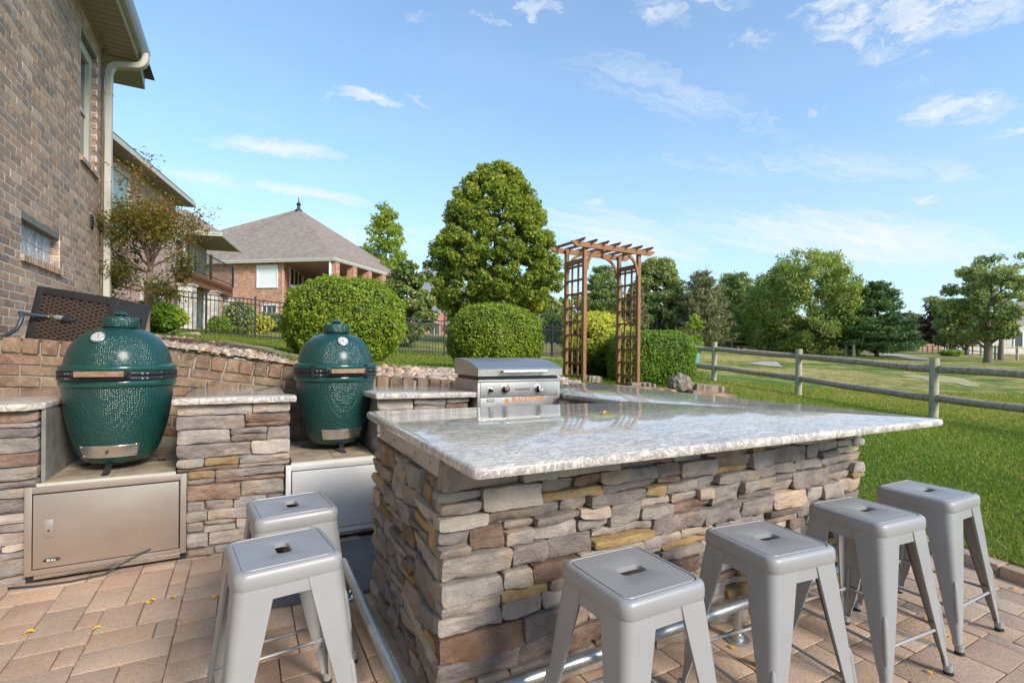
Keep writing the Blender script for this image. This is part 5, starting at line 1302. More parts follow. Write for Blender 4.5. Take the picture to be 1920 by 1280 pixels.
# ------------------------------------------------------------------ black metal picket fence
def picket_fence(label, pts, gate_post=None, spacing=0.105, h=1.22, solid=False):
    t = thing('metal_picket_fence', label, 'metal fence'); pmesh = None
    mb = MB(); mb.b3(-.008, .008, -.008, .008, 0, h - .02); pmesh = mb.mesh('picket', 'fence_black')
    mb = MB(); mb.b3(-.027, .027, -.027, .027, -.2, h + .06, bev=.004); mb.lathe([(.034, h + .06), (.034, h + .075), (0, h + .1)], 4); postm = mb.mesh('post', 'fence_black')
    for i in range(len(pts) - 1):
        a, b = Vector(pts[i]), Vector(pts[i + 1]); d = b - a; L = d.length; d.normalize(); ang = math.atan2(d.y, d.x)
        link('post', postm, t, (a.x, a.y, gz(a.x, a.y)), ang)
        za, zb = gz(a.x, a.y), gz(b.x, b.y)
        for f_ in (h - .01, h - .16, .12):
            mb = MB(); nx2, ny2 = -d.y * .014, d.x * .014
            vs = [(p.x + s * nx2, p.y + s * ny2, z + f_ + e) for p, z in ((a, za), (b, zb)) for s in (-1, 1) for e in (-.016, .016)]
            mb.add(vs, [(0, 1, 3, 2), (4, 6, 7, 5), (0, 4, 5, 1), (2, 3, 7, 6), (0, 2, 6, 4), (1, 5, 7, 3)]); mb.build('rail', 'fence_black', t)
        n_ = int(L / spacing)
        for j in range(1, n_):
            s = j / n_; link('picket', pmesh, t, (a.x + (b.x - a.x) * s, a.y + (b.y - a.y) * s, za + (zb - za) * s), ang)
    e = pts[-1]; link('post', postm, t, (e[0], e[1], gz(e[0], e[1])))
    return t
def pl2(u, d): p = W(u, 650, d); return (p.x, p.y)
picket_fence('black metal picket fence left of the big round shrub, before the stone columns', [pl2(318, 14.3), pl2(386, 14.6), pl2(478, 15.1), pl2(575, 15.7)])
picket_fence('black metal picket fence between the round shrub and the dome shrub', [pl2(580, 15.8), pl2(662, 16.2), pl2(743, 16.8), pl2(833, 17.6), pl2(920, 18.4)])
picket_fence('black metal picket fence beside the left lattice of the arbor', [pl2(985, 19.2), pl2(1035, 20), pl2(1085, 21.5)], spacing=.07)
# ------------------------------------------------------------------ house at the left: real bricks
h1 = thing('brick_house', 'brown mottled brick house wall filling the left edge, with a downspout at its corner', 'house', (-1.62, 8.15, 0))
HX, HY1, HZ1 = -1.62, 8.15, 5.02
BW, BH, GAP = 0.2015, 0.0555, 0.0122
opens = [(5.50, 6.47, 1.937, 2.345), (7.11, 7.80, 3.292, 4.785), (7.53, 7.61, 2.64, 2.79)]
c = MB(); xw = HX - .0015
def wallbox(y0, y1, z0, z1, x0=HX - .25): c.b3(x0, xw, y0, y1, z0, z1)
ys_ = sorted({-3.0, HY1 - .004} | {o_[i] for o_ in opens[:2] for i in (0, 1)}); zs_ = sorted({-.2, HZ1 + .1} | {o_[i] for o_ in opens[:2] for i in (2, 3)})
for i in range(len(ys_) - 1):
    for j in range(len(zs_) - 1):
        ym, zm = (ys_[i] + ys_[i + 1]) / 2, (zs_[j] + zs_[j + 1]) / 2
        if not any(o_[0] < ym < o_[1] and o_[2] < zm < o_[3] for o_ in opens[:2]): wallbox(ys_[i], ys_[i + 1], zs_[j], zs_[j + 1])
c.build('wall_core', 'mortar_pale', h1).location = -h1.location
bl = []; hb = []; r3 = random.Random(9)
def cut(y0, y1, z0, z1):
    segs = [(y0, y1)]
    for a, b, lo, hi in opens:
        if z1 > lo + .004 and z0 < hi - .004:
            out = []
            for p, q in segs:
                if q <= a or p >= b: out.append((p, q))
                else:
                    if p < a: out.append((p, a))
                    if q > b: out.append((b, q))
            segs = out
    return [(p, q) for p, q in segs if q - p > .03]
row = 0; z = 1.0 + 0.0
while z < HZ1:
    y = HY1 + .0 - (0.107 if row % 2 else 0)
    ylist = []
    ye = HY1
    first = 0.096 if row % 2 else BW
    y1_ = HY1
    while y1_ > 2.2:
        w_ = first if y1_ == HY1 else BW
        for p, q in cut(y1_ - w_, y1_, z, z + BH): bl.append((p, q, z))
        y1_ -= w_ + GAP
    z += BH + GAP; row += 1
vis = []; rest = []
for p, q, z in bl:
    y = (p + q) / 2; (vis if visible(HX, y, z + .03, 6) and z > 1.22 else rest).append((p, q, z))
vis.sort(key=lambda b: math.hypot(b[0] - 0, HX)); 
near, far_ = vis[:300], vis[300:]
bmc = {}
for p, q, z in near:
    L_ = round(q - p, 3); key = (L_, r3.randrange(4))
    if key not in bmc:
        bmc[key] = cobble_mesh(.05, L_, BH, .0018, 300 + len(bmc), .0016); bmc[key].materials.append(MAT['brick_house']); bmc[key].polygons.foreach_set('use_smooth', [False] * len(bmc[key].polygons))
    link('brick', bmc[key], h1, (-.0232 + r3.uniform(-.0006, .0006), (p + q) / 2 - 8.15, z + BH / 2))
v_, f_ = boxes_np([(-.0232 + r3.uniform(-.0006, .0006), (p + q) / 2 - 8.15, z + BH / 2) for p, q, z in far_ + rest], [(.05, q - p, BH) for p, q, z in far_ + rest], [0] * (len(far_) + len(rest)))
o = link('brick_field', np_mesh('brick_field', v_, f_, 'brick_house_mass', rnd=np.repeat(nr.random(len(far_) + len(rest)), 6)), h1); tag(o, kind='stuff')
def soldier(y0, y1, zb, h, x0, x1, tilt=0.0, w=.06):
    y = y0
    while y < y1 - .02:
        l = min(w, y1 - y); m0 = MB(); m0.b3(x0, x1, y + .005, y + l - .005, zb, zb + h, bev=.003); o = m0.build('sill_brick', 'brick_house', h1); o.location = -h1.location; y += l
soldier(5.47, 6.50, 1.935, .058, HX - .10, HX + .028); soldier(7.08, 7.83, 3.288, .055, HX - .1, HX + .03)
# reveals of the openings
rv = MB()
for a, b, lo, hi in opens[:2]:
    rv.b3(HX - .25, HX - .14, a - .01, b + .01, lo + .02, hi + .01)
rv.build('opening_back', 'trim_cream', h1).location = -h1.location
for a, b, lo, hi in opens[:2]:
    z = lo + .062
    while z < hi - .03:
        m0 = MB(); m0.b3(HX - .13, HX - .008, b - .005, b + .03, z, z + BH, bev=.003); o = m0.build('reveal_brick', 'brick_house', h1); o.location = -h1.location; z += BH + GAP
for a in ((5.502, 6.468, 2.290, 2.344), (7.112, 7.798, 4.742, 4.784)): lt = MB(); lt.b3(HX - .24, HX - .004, *a); lt.build('lintel', 'mortar_dark', h1).location = -h1.location
# glass block window
gw = MB(); gw.b3(HX - .135, HX - .075, 5.502, 6.468, 1.99, 2.287); gwo = gw.build('glass_block_window', 'mortar_pale', h1); gwo.location = -h1.location
for i in range(5):
    for j in range(2):
        m0 = MB(); m0.b3(HX - .10, HX - .068, 5.51 + i * .193, 5.51 + (i + 1) * .193 - .008, 1.995 + j * .151, 1.995 + (j + 1) * .151 - .008, bev=.008); o = m0.build('glass_block', 'glass_block', gwo, 40)
# upper window
wn = MB()
for a in ((7.11, 7.15, 3.34, 4.74), (7.70, 7.80, 3.34, 4.74), (7.15, 7.70, 3.34, 3.40), (7.15, 7.70, 4.62, 4.74)): wn.b3(HX - .13, HX - .055, a[0], a[1], a[2], a[3])
wno = wn.build('window', 'trim_cream', h1); wno.location = -h1.location
m0 = MB(); m0.b3(HX - .12, HX - .10, 7.14, 7.71, 3.39, 4.63); m0.build('pane', 'glass_dark', wno)
m0 = MB(); m0.b3(HX - .11, HX - .085, 7.15, 7.70, 3.98, 4.03); m0.build('sash_bar', 'trim_cream', wno)
m0 = MB(); m0.b3(HX - .02, HX + .014, 7.525, 7.615, 2.635, 2.795, bev=.004)
vo_ = m0.build('wall_vent', 'resin_dark', h1); vo_.location = -h1.location
for j in range(4): m0 = MB(); m0.b3(HX + .012, HX + .026, 7.53, 7.61, 2.65 + j * .036, 2.665 + j * .036); m0.build('louvre', 'resin_dark', vo_)
# eaves: soffit boards, fascia, gutter, roof
y = -2.0; 
for k_ in range(46):
    y0_, y1_ = 3.4 + k_ * .1085, 3.4 + (k_ + 1) * .1085 - .011
    if y1_ > 8.22: break
    m0 = MB(); m0.b3(HX - .02, -1.272, y0_, y1_, HZ1 - .008, HZ1 + .004); m0.build('soffit_board', 'soffit_paint', h1).location = -h1.location
m0 = MB(); m0.b3(HX - .03, -1.27, -2, 8.22, HZ1 + .006, HZ1 + .03); m0.b3(HX - .03, HX + .03, 3.0, 8.14, HZ1 - .05, HZ1 - .001); m0.build('soffit', 'soffit_paint', h1).location = -h1.location
m0 = MB(); m0.b3(-1.272, -1.252, -2, 8.22, HZ1 - .02, HZ1 + .17); m0.build('fascia', 'trim_cream', h1).location = -h1.location
m0 = MB(); gp = [(-1.25, HZ1 + .03), (-1.20, HZ1 + .03), (-1.165, HZ1 + .075), (-1.150, HZ1 + .15), (-1.158, HZ1 + .15), (-1.17, HZ1 + .085), (-1.205, HZ1 + .045), (-1.25, HZ1 + .045)]
gp = [(x + .0, z) for x, z in gp]; n = len(gp)
vs = [(x, -2, z) for x, z in gp] + [(x, 8.24, z) for x, z in gp]
m0.add(vs, [tuple(range(n)), tuple(range(2 * n - 1, n - 1, -1))] + [(i, n + i, n + (i + 1) % n, (i + 1) % n) for i in range(n)]); m0.b3(-1.25, -1.155, 8.236, 8.242, HZ1 + .03, HZ1 + .15)
m0.build('gutter', 'gutter_grey', h1, 30).location = -h1.location
# the lower return of the eaves past the corner
m0 = MB(); m0.prism([(-1.76, 8.2), (-1.285, 8.2), (-1.345, 9.0), (-1.76, 8.98)], HZ1 - .01, HZ1 + .012)
for k_ in range(6): m0.b3(-1.76, -1.33, 8.25 + k_ * .12, 8.256 + k_ * .12, HZ1 - .0125, HZ1 - .008)
m0.build('rear_soffit', 'soffit_paint', h1).location = -h1.location
m0 = MB(); m0.prism([(-1.29, 8.25), (-1.27, 8.25), (-1.322, 9.02), (-1.76, 9.02), (-1.76, 9.0), (-1.342, 9.0)], HZ1 - .012, HZ1 + .16); m0.build('rear_fascia', 'gutter_grey', h1).location = -h1.location
m0 = MB(); m0.add([(-1.2, -2, HZ1 + .14), (-1.2, 9.0, HZ1 + .14), (-6, 6.0, HZ1 + 3.4), (-6, -2, HZ1 + 3.4), (-6, 9.0, HZ1 + .14)], [(0, 1, 2, 3), (1, 4, 2)]); m0.build('roof', 'shingle_brown', h1).location = -h1.location
m0 = MB(); m0.b3(-6, HX - .02, HY1 - .2, HY1 - .004, -.1, HZ1 + .1); m0.build('rear_wall', 'brick_house', h1).location = -h1.location
# downspout
ds = thing('downspout', 'cream rectangular downspout curving from the gutter down the brick corner', 'downspout', (-1.555, 8.06, 0))
def rect_tube(pts, a, b, name, mat, par):
    mb = MB(); vs = []; fs = []; pts = [Vector(p) for p in pts]
    for i, p in enumerate(pts):
        t = (pts[min(i + 1, len(pts) - 1)] - pts[max(i - 1, 0)]).normalized(); y = Vector((0, 1, 0)); x = y.cross(t).normalized()
        for sx, sy in ((-1, -.8), (-.8, -1), (.8, -1), (1, -.8), (1, .8), (.8, 1), (-.8, 1), (-1, .8)): vs.append(p + x * sx * a + y * sy * b)
    n = 8
    for i in range(len(pts) - 1):
        for j in range(n): fs.append((i * n + j, i * n + (j + 1) % n, (i + 1) * n + (j + 1) % n, (i + 1) * n + j))
    mb.add(vs, fs); return mb.build(name, mat, par, 35)
dp_ = smooth_pts([(.375, .0, 5.07), (.372, 0, 4.99), (.345, 0, 4.925), (.28, 0, 4.885), (.14, 0, 4.855), (.05, 0, 4.825), (.008, 0, 4.76), (0, 0, 4.70)], 4)
rect_tube(dp_, .038, .05, 'elbow', 'trim_cream', ds); rect_tube([(0, 0, 4.705), (0, 0, 1.3)], .036, .048, 'pipe', 'trim_cream', ds)
for z in (4.45, 2.9): m0 = MB(); m0.b3(-.04, .039, -.052, .052, z, z + .03); m0.build('strap', 'trim_cream', ds)
mb = MB(); mb.b3(-.006, .014, -.006, .006, 1.3, HZ1 + .05); o = mb.build('wall_cable', 'bark', None, loc=(-1.60, 7.97, 0)); tag(o, 'dark cable running up the brick wall beside the cream downspout', 'cable')

# ------------------------------------------------------------------ the houses farther off
def uvpoly(name, pts, mat, par, thick=0.0, horiz=None):
    pts = [Vector(p) for p in pts]; nrm = (pts[1] - pts[0]).cross(pts[2] - pts[0])
    if nrm.length < 1e-9: nrm = (pts[2] - pts[1]).cross(pts[3] - pts[1])
    nrm.normalize()
    u = Vector((0, 0, 1)).cross(nrm)
    if u.length < 1e-4: u = Vector((1, 0, 0))
    u.normalize(); v = nrm.cross(u)
    me = bpy.data.meshes.new(name); n = len(pts)
    if thick:
        vs = pts + [p - nrm * thick for p in pts]; fs = [tuple(range(n)), tuple(range(2 * n - 1, n - 1, -1))] + [(i, n + i, n + (i + 1) % n, (i + 1) % n) for i in range(n)]
    else: vs, fs = pts, [tuple(range(n))]
    me.from_pydata([tuple(p) for p in vs], [], fs); uvl = me.uv_layers.new(name='uv')
    for lp in me.loops:
        p = Vector(me.vertices[lp.vertex_index].co); uvl.data[lp.index].uv = (p.dot(u), p.dot(v))
    me.materials.append(MAT[mat]); return link(name, me, par)
def wall(name, a, b, z0, z1, mat, par, thick=.15):
    return uvpoly(name, [(a[0], a[1], z0), (b[0], b[1], z0), (b[0], b[1], z1), (a[0], a[1], z1)], mat, par, thick)
def win(a, b, t0, t1, z0, z1, par, glass='glass_dark', bars=1, frame='white_paint', proud=.04, fw=.06, name='window'):
    """window standing in the wall a-b between fractions t0..t1; outward is to the right of a->b"""
    a, b = Vector((a[0], a[1], 0)), Vector((b[0], b[1], 0)); d = (b - a); L = d.length; d.normalize(); ang = math.atan2(d.y, d.x); w_ = (t1 - t0) * L
    m_ = Matrix.Translation(a + d * (t0 * L)) @ Matrix.Rotation(ang, 4, 'Z')
    f = MB()
    for q in ((0, fw, z0, z1), (w_ - fw, w_, z0, z1), (fw, w_ - fw, z0, z0 + fw), (fw, w_ - fw, z1 - fw, z1)): f.b3(q[0], q[1], -proud, .02, q[2], q[3], m_)
    for i in range(1, bars): x = w_ * i / bars; f.b3(x - fw * .35, x + fw * .35, -proud * .9, .02, z0 + fw, z1 - fw, m_)
    fo = f.build(name, frame, par); g = MB(); g.b3(fw * .9, w_ - fw * .9, -proud * .45, -.002, z0 + fw * .9, z1 - fw * .9, m_); g.build('pane', glass, fo); return fo

# second house: pink brick, wide eaves, stone porch with a balcony
h2 = thing('brick_house', 'pinkish brick house with a stone columned balcony, seen past the downspout', 'house')
zE = 6.0
def Zp(u, v, z):
    b_ = v - ROLL * (u - CU) - CV; return W(u, v, FPX * (EYE - z) / b_)
EA, EB = Zp(206, 253, zE), Zp(368, 388, zE)
ed = (EB - EA); ed.z = 0; ed.normalize(); en = Vector((-ed.y, ed.x, 0))
EA = EA - ed * 4.0; wa, wb2 = EA + en * .48, EB + en * .48 - ed * .4
uvpoly('wall', [(wa.x, wa.y, .8), (wb2.x, wb2.y, .8), (wb2.x, wb2.y, zE), (wa.x, wa.y, zE)], 'brick_pink', h2, .2)
uvpoly('soffit', [(wa.x, wa.y, zE - .01), (EA.x, EA.y, zE - .01), (EB.x, EB.y, zE - .01), ((EB + en * .62).x, (EB + en * .62).y, zE - .01)], 'far_soffit', h2, .02)
def strip(name, a, b, n_, z0, z1, t, mat, par):
    uvpoly(name, [(a.x, a.y, z0), (b.x, b.y, z0), (b.x, b.y, z1), (a.x, a.y, z1)], mat, par, -t if False else t)
strip('gutter', EA - en * .0, EB, en, zE - .01, zE + .11, .10, 'trim_cream', h2)
uvpoly('roof', [(EA.x, EA.y, zE + .14), (EB.x, EB.y, zE + .14), ((EB + en * 5 - ed * 2).x, (EB + en * 5 - ed * 2).y, zE + 3.2), ((EA + en * 5).x, (EA + en * 5).y, zE + 3.2)], 'shingle_brown', h2)
# windows of the long wall
def tw(u, v0):   # fraction of the wall line seen in column u
    best = min(range(401), key=lambda i: abs(((lambda p: CU + FPX * (p.x * cS - p.y * sS) / (p.x * sS + p.y * cS))(wa.lerp(wb2, i / 400))) - u)); return best / 400
win(wa, wb2, tw(200, 0), tw(238, 0), 4.05, 5.75, h2, 'glass_green', 1, 'trim_cream', .05, .12)
win(wa, wb2, tw(262, 0), tw(300, 0), 2.2, 3.2, h2, 'glass_dark', 1, 'trim_cream', .05, .1)
lp_ = MB(); q = W(251, 497, 13.6); lp_.box((q.x, q.y, q.z), (.16, .16, .30)); tag(lp_.build('wall_lantern', 'iron_black'), 'dark wall lantern on the pink brick wall behind the small maple', 'lantern')
# porch wing
zE2 = 5.95
CA, CB, CC = Zp(336, 432, zE2), Zp(417, 436.5, zE2), Zp(455, 470, zE2)
RT = W(352, 394, 22.5); RT2 = Vector((RT.x - 5, RT.y + 9, RT.z))
uvpoly('roof', [CA - (CB - CA).normalized() * 3, CB, RT, RT - (CB - CA).normalized() * 5], 'shingle_brown', h2, .05)
uvpoly('roof', [CB, CC, CC + (RT2 - RT) * .3 + Vector((-4, 3, 1.5)), RT], 'shingle_brown', h2, .05)
for a, b in ((CA - (CB - CA).normalized() * 3, CB), (CB, CC)):
    uvpoly('fascia', [(a.x, a.y, zE2 - .14), (b.x, b.y, zE2 - .14), (b.x, b.y, zE2 + .02), (a.x, a.y, zE2 + .02)], 'trim_cream', h2, .08)
d1 = (CC - CB); d1.z = 0; d1.normalize(); n1 = Vector((-d1.y, d1.x, 0))
i1, i2 = CB + n1 * 1.55 + d1 * .2, CC + n1 * 1.55
i2 = i1.lerp(i2, min(range(201), key=lambda i: abs(((lambda p: CU + FPX * (p.x * cS - p.y * sS) / (p.x * sS + p.y * cS))(i1.lerp(i2, i / 200))) - 429)) / 200)
uvpoly('soffit', [(CB.x, CB.y, zE2 - .05), (CC.x, CC.y, zE2 - .05), ((CC + n1 * 5).x, (CC + n1 * 5).y, zE2 - .05), ((CA + n1 * 3).x, (CA + n1 * 3).y, zE2 - .05), (CA.x, CA.y, zE2 - .05)], 'far_soffit', h2, .03)
wall('wall', (i1.x - n1.x * -3, i1.y + n1.y * 3), (i1.x, i1.y), 1.0, zE2 - .06, 'stone_veneer', h2) if False else None
wp0 = i1 - d1 * 3.0
wall('stone_wall', (wp0.x, wp0.y), (i2.x, i2.y), 1.0, zE2 - .06, 'stone_veneer', h2)
win((wp0.x, wp0.y), (i2.x, i2.y), .32, .50, 4.35, 5.6, h2, 'glass_dark', 1, 'white_paint', .06, .1, 'balcony_door')
win((wp0.x, wp0.y), (i2.x, i2.y), .66, .78, 4.45, 5.5, h2, 'glass_green', 1, 'white_paint', .06, .1)
win((wp0.x, wp0.y), (i2.x, i2.y), .60, .74, 1.5, 3.3, h2, 'glass_dark', 2, 'white_paint', .06, .1)
# end wall of the wing, away from the camera
wall('end_wall', (i2.x, i2.y), (i2.x + n1.x * 6, i2.y + n1.y * 6), 1.0, zE2 - .06, 'brick_pink', h2)
bp0, bp1 = W(352, 488, 18.9), W(436.5, 538, 24.3); bd = (bp1 - bp0); bd.z = 0; bl_ = bd.length; bd.normalize(); bn = Vector((-bd.y, bd.x, 0)); zb = 4.02
strip('deck_beam', bp0, bp1, bn, zb - .36, zb + .12, .12, 'wood_cedar', h2)
uvpoly('deck', [(bp0.x, bp0.y, zb), (bp1.x, bp1.y, zb), ((bp1 + bn * 3).x, (bp1 + bn * 3).y, zb), ((bp0 + bn * 3).x, (bp0 + bn * 3).y, zb)], 'wood_cedar', h2, .2)
uvpoly('deck_end', [(bp1.x, bp1.y, zb - .36), ((bp1 + bn * 3).x, (bp1 + bn * 3).y, zb - .36), ((bp1 + bn * 3).x, (bp1 + bn * 3).y, zb + .12), (bp1.x, bp1.y, zb + .12)], 'wood_cedar', h2, .1)
ra = math.atan2(bd.y, bd.x)
rl = MB()
for z in (zb + 1.08, zb + .2): rl.b3(0, bl_, -.02, .02, z - .02, z + .02, Matrix.Translation((bp0.x, bp0.y, 0)) @ Matrix.Rotation(ra, 4, 'Z'))
rlo = rl.build('balcony_rail', 'fence_black', h2)
bm_ = MB(); bm_.b3(-.007, .007, -.007, .007, zb + .15, zb + 1.08); bme = bm_.mesh('baluster', 'fence_black')
for i in range(int(bl_ / .14)): p = bp0 + bd * (i + .5) * .14; link('baluster', bme, rlo, (p.x, p.y, 0), ra)
for s in (.02, .45, 1.0): p = bp0 + bd * bl_ * s; m0 = MB(); m0.b3(-.04, .04, -.04, .04, zb + .1, zb + 1.15); m0.build('rail_post', 'fence_black', rlo, loc=(p.x, p.y, 0), rz=ra)
for u, d in ((351, 19.3), (397, 21.6), (431, 24.2)):
    p = W(u, 600, d); m0 = MB(); a = ra; 
    for s in range(4):
        c0 = [(-.24, -.24), (.24, -.24), (.24, .24), (-.24, .24)]
    cm = thing  # columns are built as four uv walls joined in one part
    me_v = [(x, y, z) for z in (.8, zb - .37) for x, y in ((-.24, -.24), (.24, -.24), (.24, .24), (-.24, .24))]
    me = bpy.data.meshes.new('stone_column'); me.from_pydata(me_v, [], [(0, 1, 5, 4), (1, 2, 6, 5), (2, 3, 7, 6), (3, 0, 4, 7)]); uvl = me.uv_layers.new(name='uv')
    for pl_ in me.polygons:
        for li in pl_.loop_indices:
            co = me.vertices[me.loops[li].vertex_index].co; uvl.data[li].uv = (co.x + co.y, co.z)
    me.materials.append(MAT['stone_veneer']); link('stone_column', me, h2, (p.x, p.y, 0), ra)
    m0 = MB(); m0.b3(-.29, .29, -.29, .29, zb - .45, zb - .36); m0.build('column_cap', 'stone_pale', h2, loc=(p.x, p.y, 0), rz=ra)

# third house: orange brick with a great hipped roof and a covered terrace
h3 = thing('brick_house', 'orange brick house with a tall hipped brown roof, finial and covered terrace', 'house')
A3, B3, C3 = W(424, 487, 39.8), W(627, 483, 38.0), W(726, 512, 45.5)
zE3 = B3.z; A3.z = C3.z = zE3; AP = W(560, 392, 44.5)
bk = (C3 - B3); bk.z = 0
D3 = A3 + bk * 1.3 + Vector((-3, 6, 0)); R2 = AP + Vector((-6, 14, 0)) * .2
uvpoly('roof', [A3 - (B3 - A3) * .35, B3, AP, AP - (B3 - A3) * .02], 'shingle_brown', h3, .12)
uvpoly('roof', [A3 - (B3 - A3) * .35, AP, AP + Vector((-14, 4, -5.2)), A3 - (B3 - A3) * .9], 'shingle_brown', h3, .12)
uvpoly('roof', [B3, C3 + bk * .25, C3 + bk * .6 + Vector((-2, 2, 1.7)), AP], 'shingle_brown', h3, .12)
for a, b in ((A3 - (B3 - A3) * .3, B3), (B3, C3)): uvpoly('fascia', [(a.x, a.y, a.z - .22), (b.x, b.y, b.z - .22), (b.x, b.y, b.z + .03), (a.x, a.y, a.z + .03)], 'trim_cream', h3, .1)
ar = (B3 - A3); ar.z = 0; ar.normalize(); an = Vector((-ar.y, ar.x, 0))
w0, w1 = A3 - ar * 3 + an * .6, W(534, 500, 39.6)
w1 = w0 + ar * (w1 - w0).dot(ar)
wall('front_wall', (w0.x, w0.y), (w1.x, w1.y), .8, zE3 + .02, 'brick_orange', h3)
bk_ = bk.normalized(); q_ = W(600, 600, 57); w2 = Vector((q_.x, q_.y, 0))
wall('terrace_wall', (w1.x, w1.y), (w2.x, w2.y), .8, zE3 - .1, 'brick_orange', h3)
L0 = (w1 - w0).length
def fr_u(u, a, b):
    return min(range(601), key=lambda i: abs(((lambda p: CU + FPX * (p.x * cS - p.y * sS) / (p.x * sS + p.y * cS))(a.lerp(b, i / 600))) - u)) / 600
t0_, t1_ = fr_u(481, w0, w1), fr_u(520, w0, w1)
sw = win(w0, w1, t0_, t1_, W(500, 539, 39.5).z, W(500, 496, 39.5).z, h3, 'shutter_white', 1, 'shutter_white', .10, .08)
win(w0, w1, fr_u(491, w0, w1), fr_u(519, w0, w1), 2.9, 4.65, h3, 'glass_dark', 3, 'white_paint', .08, .09)
for u0, u1, n_ in ((541, 566, 4), (566, 591, 4)): win(w1, w2, fr_u(u0, w1, w2), fr_u(u1 - 2, w1, w2), W(560, 541, 42).z, W(560, 500, 42).z, h3, 'glass_dark', n_ - 1, 'white_paint', .1, .13)
uvpoly('soffit', [(w0.x, w0.y, zE3 - .13), (w1.x, w1.y, zE3 - .13), (B3.x, B3.y, zE3 - .13), (A3.x - ar.x * 3, A3.y - ar.y * 3, zE3 - .13)], 'far_soffit', h3, .04)
uvpoly('terrace_ceiling', [(w1.x, w1.y, zE3 - .12), (B3.x, B3.y, zE3 - .12), (C3.x + bk.x * .3, C3.y + bk.y * .3, zE3 - .12), (w2.x, w2.y, zE3 - .12)], 'far_soffit', h3, .05)
uvpoly('terrace_floor', [(w1.x, w1.y, 4.35), (B3.x, B3.y, 4.35), (C3.x + bk.x * .3, C3.y + bk.y * .3, 4.35), (w2.x, w2.y, 4.35)], 'brick_orange', h3, .5)
q_ = W(735, 600, 56); w3 = Vector((q_.x, q_.y, 0)); wall('back_wall', (w2.x, w2.y), (w3.x, w3.y), .8, zE3 - .2, 'brick_orange', h3)
for uc, wd in ((626, .27), (658.5, .29), (687, .29), (713, .32)):
    p = (B3 - ar * .35).lerp(C3 - ar * .35, fr_u(uc, B3 - ar * .35, C3 - ar * .35)); a = math.atan2(ar.y, ar.x)
    me_v = [(x * wd, y * wd, z) for z in (.8, zE3 - .1) for x, y in ((-1, -1), (1, -1), (1, 1), (-1, 1))]
    me = bpy.data.meshes.new('brick_column'); me.from_pydata(me_v, [], [(0, 1, 5, 4), (1, 2, 6, 5), (2, 3, 7, 6), (3, 0, 4, 7)]); uvl = me.uv_layers.new(name='uv')
    for pl_ in me.polygons:
        for li in pl_.loop_indices: co = me.vertices[me.loops[li].vertex_index].co; uvl.data[li].uv = (co.x + co.y, co.z)
    me.materials.append(MAT['brick_orange']); link('brick_column', me, h3, (p.x, p.y, 0), a)
m0 = MB(); p = W(619, 500, 38.3); m0.box((p.x, p.y, (4.3 + zE3) / 2), (.16, .16, zE3 - 4.4)); m0.build('drain_pipe', 'white_paint', h3)
m0 = MB(); m0.lathe([(.35, -.25), (.3, -.1), (.16, .0), (.12, .25), (.2, .4), (.12, .55), (.05, .62), (.03, 1.0), (0, 1.1)], 10, AP); m0.build('finial', 'iron_black', h3)
# lower hip running on behind
E3, F3, G3, H3_ = W(655, 458, 55), W(705, 467, 56), W(746, 499, 55), W(722, 509, 50)
uvpoly('rear_roof', [H3_, G3, F3, E3], 'shingle_brown', h3, .1); uvpoly('rear_roof', [H3_, E3, W(640, 480, 50), W(700, 512, 48)], 'shingle_brown', h3, .1)
wall('rear_wall', tuple(W(700, 600, 51)[:2]), tuple(W(740, 600, 54.5)[:2]), 1.5, H3_.z - .1, 'brick_pink', h3)
an_ = MB(); q = W(655, 440, 60); an_.tube([(q.x, q.y, 5), (q.x, q.y, q.z + .9)], .05, 5); an_.tube([(q.x + .55, q.y, 5), (q.x + .55, q.y, q.z + .6)], .04, 5); tag(an_.build('antenna_mast', 'steel_grill'), 'thin pair of antenna masts rising behind the hipped roof', 'antenna')

# fourth house: red brick behind the large maple
h4 = thing('brick_house', 'red brick house with a steep blue-grey roof behind the large maple', 'house')
a, b = W(760, 600, 62), W(905, 600, 66); zE4 = W(830, 585, 62).z
wall('wall', (a.x, a.y), (b.x, b.y), 1.5, zE4, 'brick_red', h4)
win(a, b, .62, .74, 3.0, 4.6, h4, 'glass_dark', 2); win(a, b, .3, .42, 3.0, 4.6, h4, 'glass_dark', 2)
dd = Vector((b.x - a.x, b.y - a.y, 0)).normalized(); nn = Vector((-dd.y, dd.x, 0))
r0, r1_, r2_ = W(797, 492, 70), W(850, 492, 72), None
uvpoly('roof', [(a.x, a.y, zE4), (b.x, b.y, zE4), r1_, r0], 'shingle_grey', h4, .1)

# houses beyond the fairway
h5 = thing('brick_house', 'distant orange brick house with a grey pointed roof beyond the fairway', 'house')
a, b = W(1668, 652, 118), W(1768, 654, 118); zt5 = W(1710, 617, 118).z; zb5 = W(1710, 655, 118).z - 1
wall('wall', (a.x, a.y), (b.x, b.y), zb5, zt5, 'brick_orange', h5)
for t in (.13, .4, .62, .84): win(a, b, t - .035, t + .035, zb5 + 2.0, zb5 + 3.7, h5, 'glass_dark', 2, proud=.15, fw=.15)
ap = W(1714, 586, 126); a_, b_ = Vector((a.x, a.y, zt5)), Vector((b.x, b.y, zt5)); e5 = (b_ - a_) * .05
uvpoly('roof', [a_.lerp(b_, .15), b_ + e5, ap], 'shingle_grey', h5, .2); uvpoly('roof', [a_.lerp(b_, .75), b_ + Vector((12, 20, 0)), ap], 'shingle_grey', h5, .2)
h6 = thing('brick_house', 'stone house with a brown hipped roof and white window frame at the right edge', 'house')
a, b = W(1818, 655, 66), W(1990, 652, 66); zt6 = W(1900, 612, 66).z; zb6 = W(1880, 655, 66).z - .6
wall('wall', (a.x, a.y), (b.x, b.y), zb6, zt6, 'stone_veneer', h6)
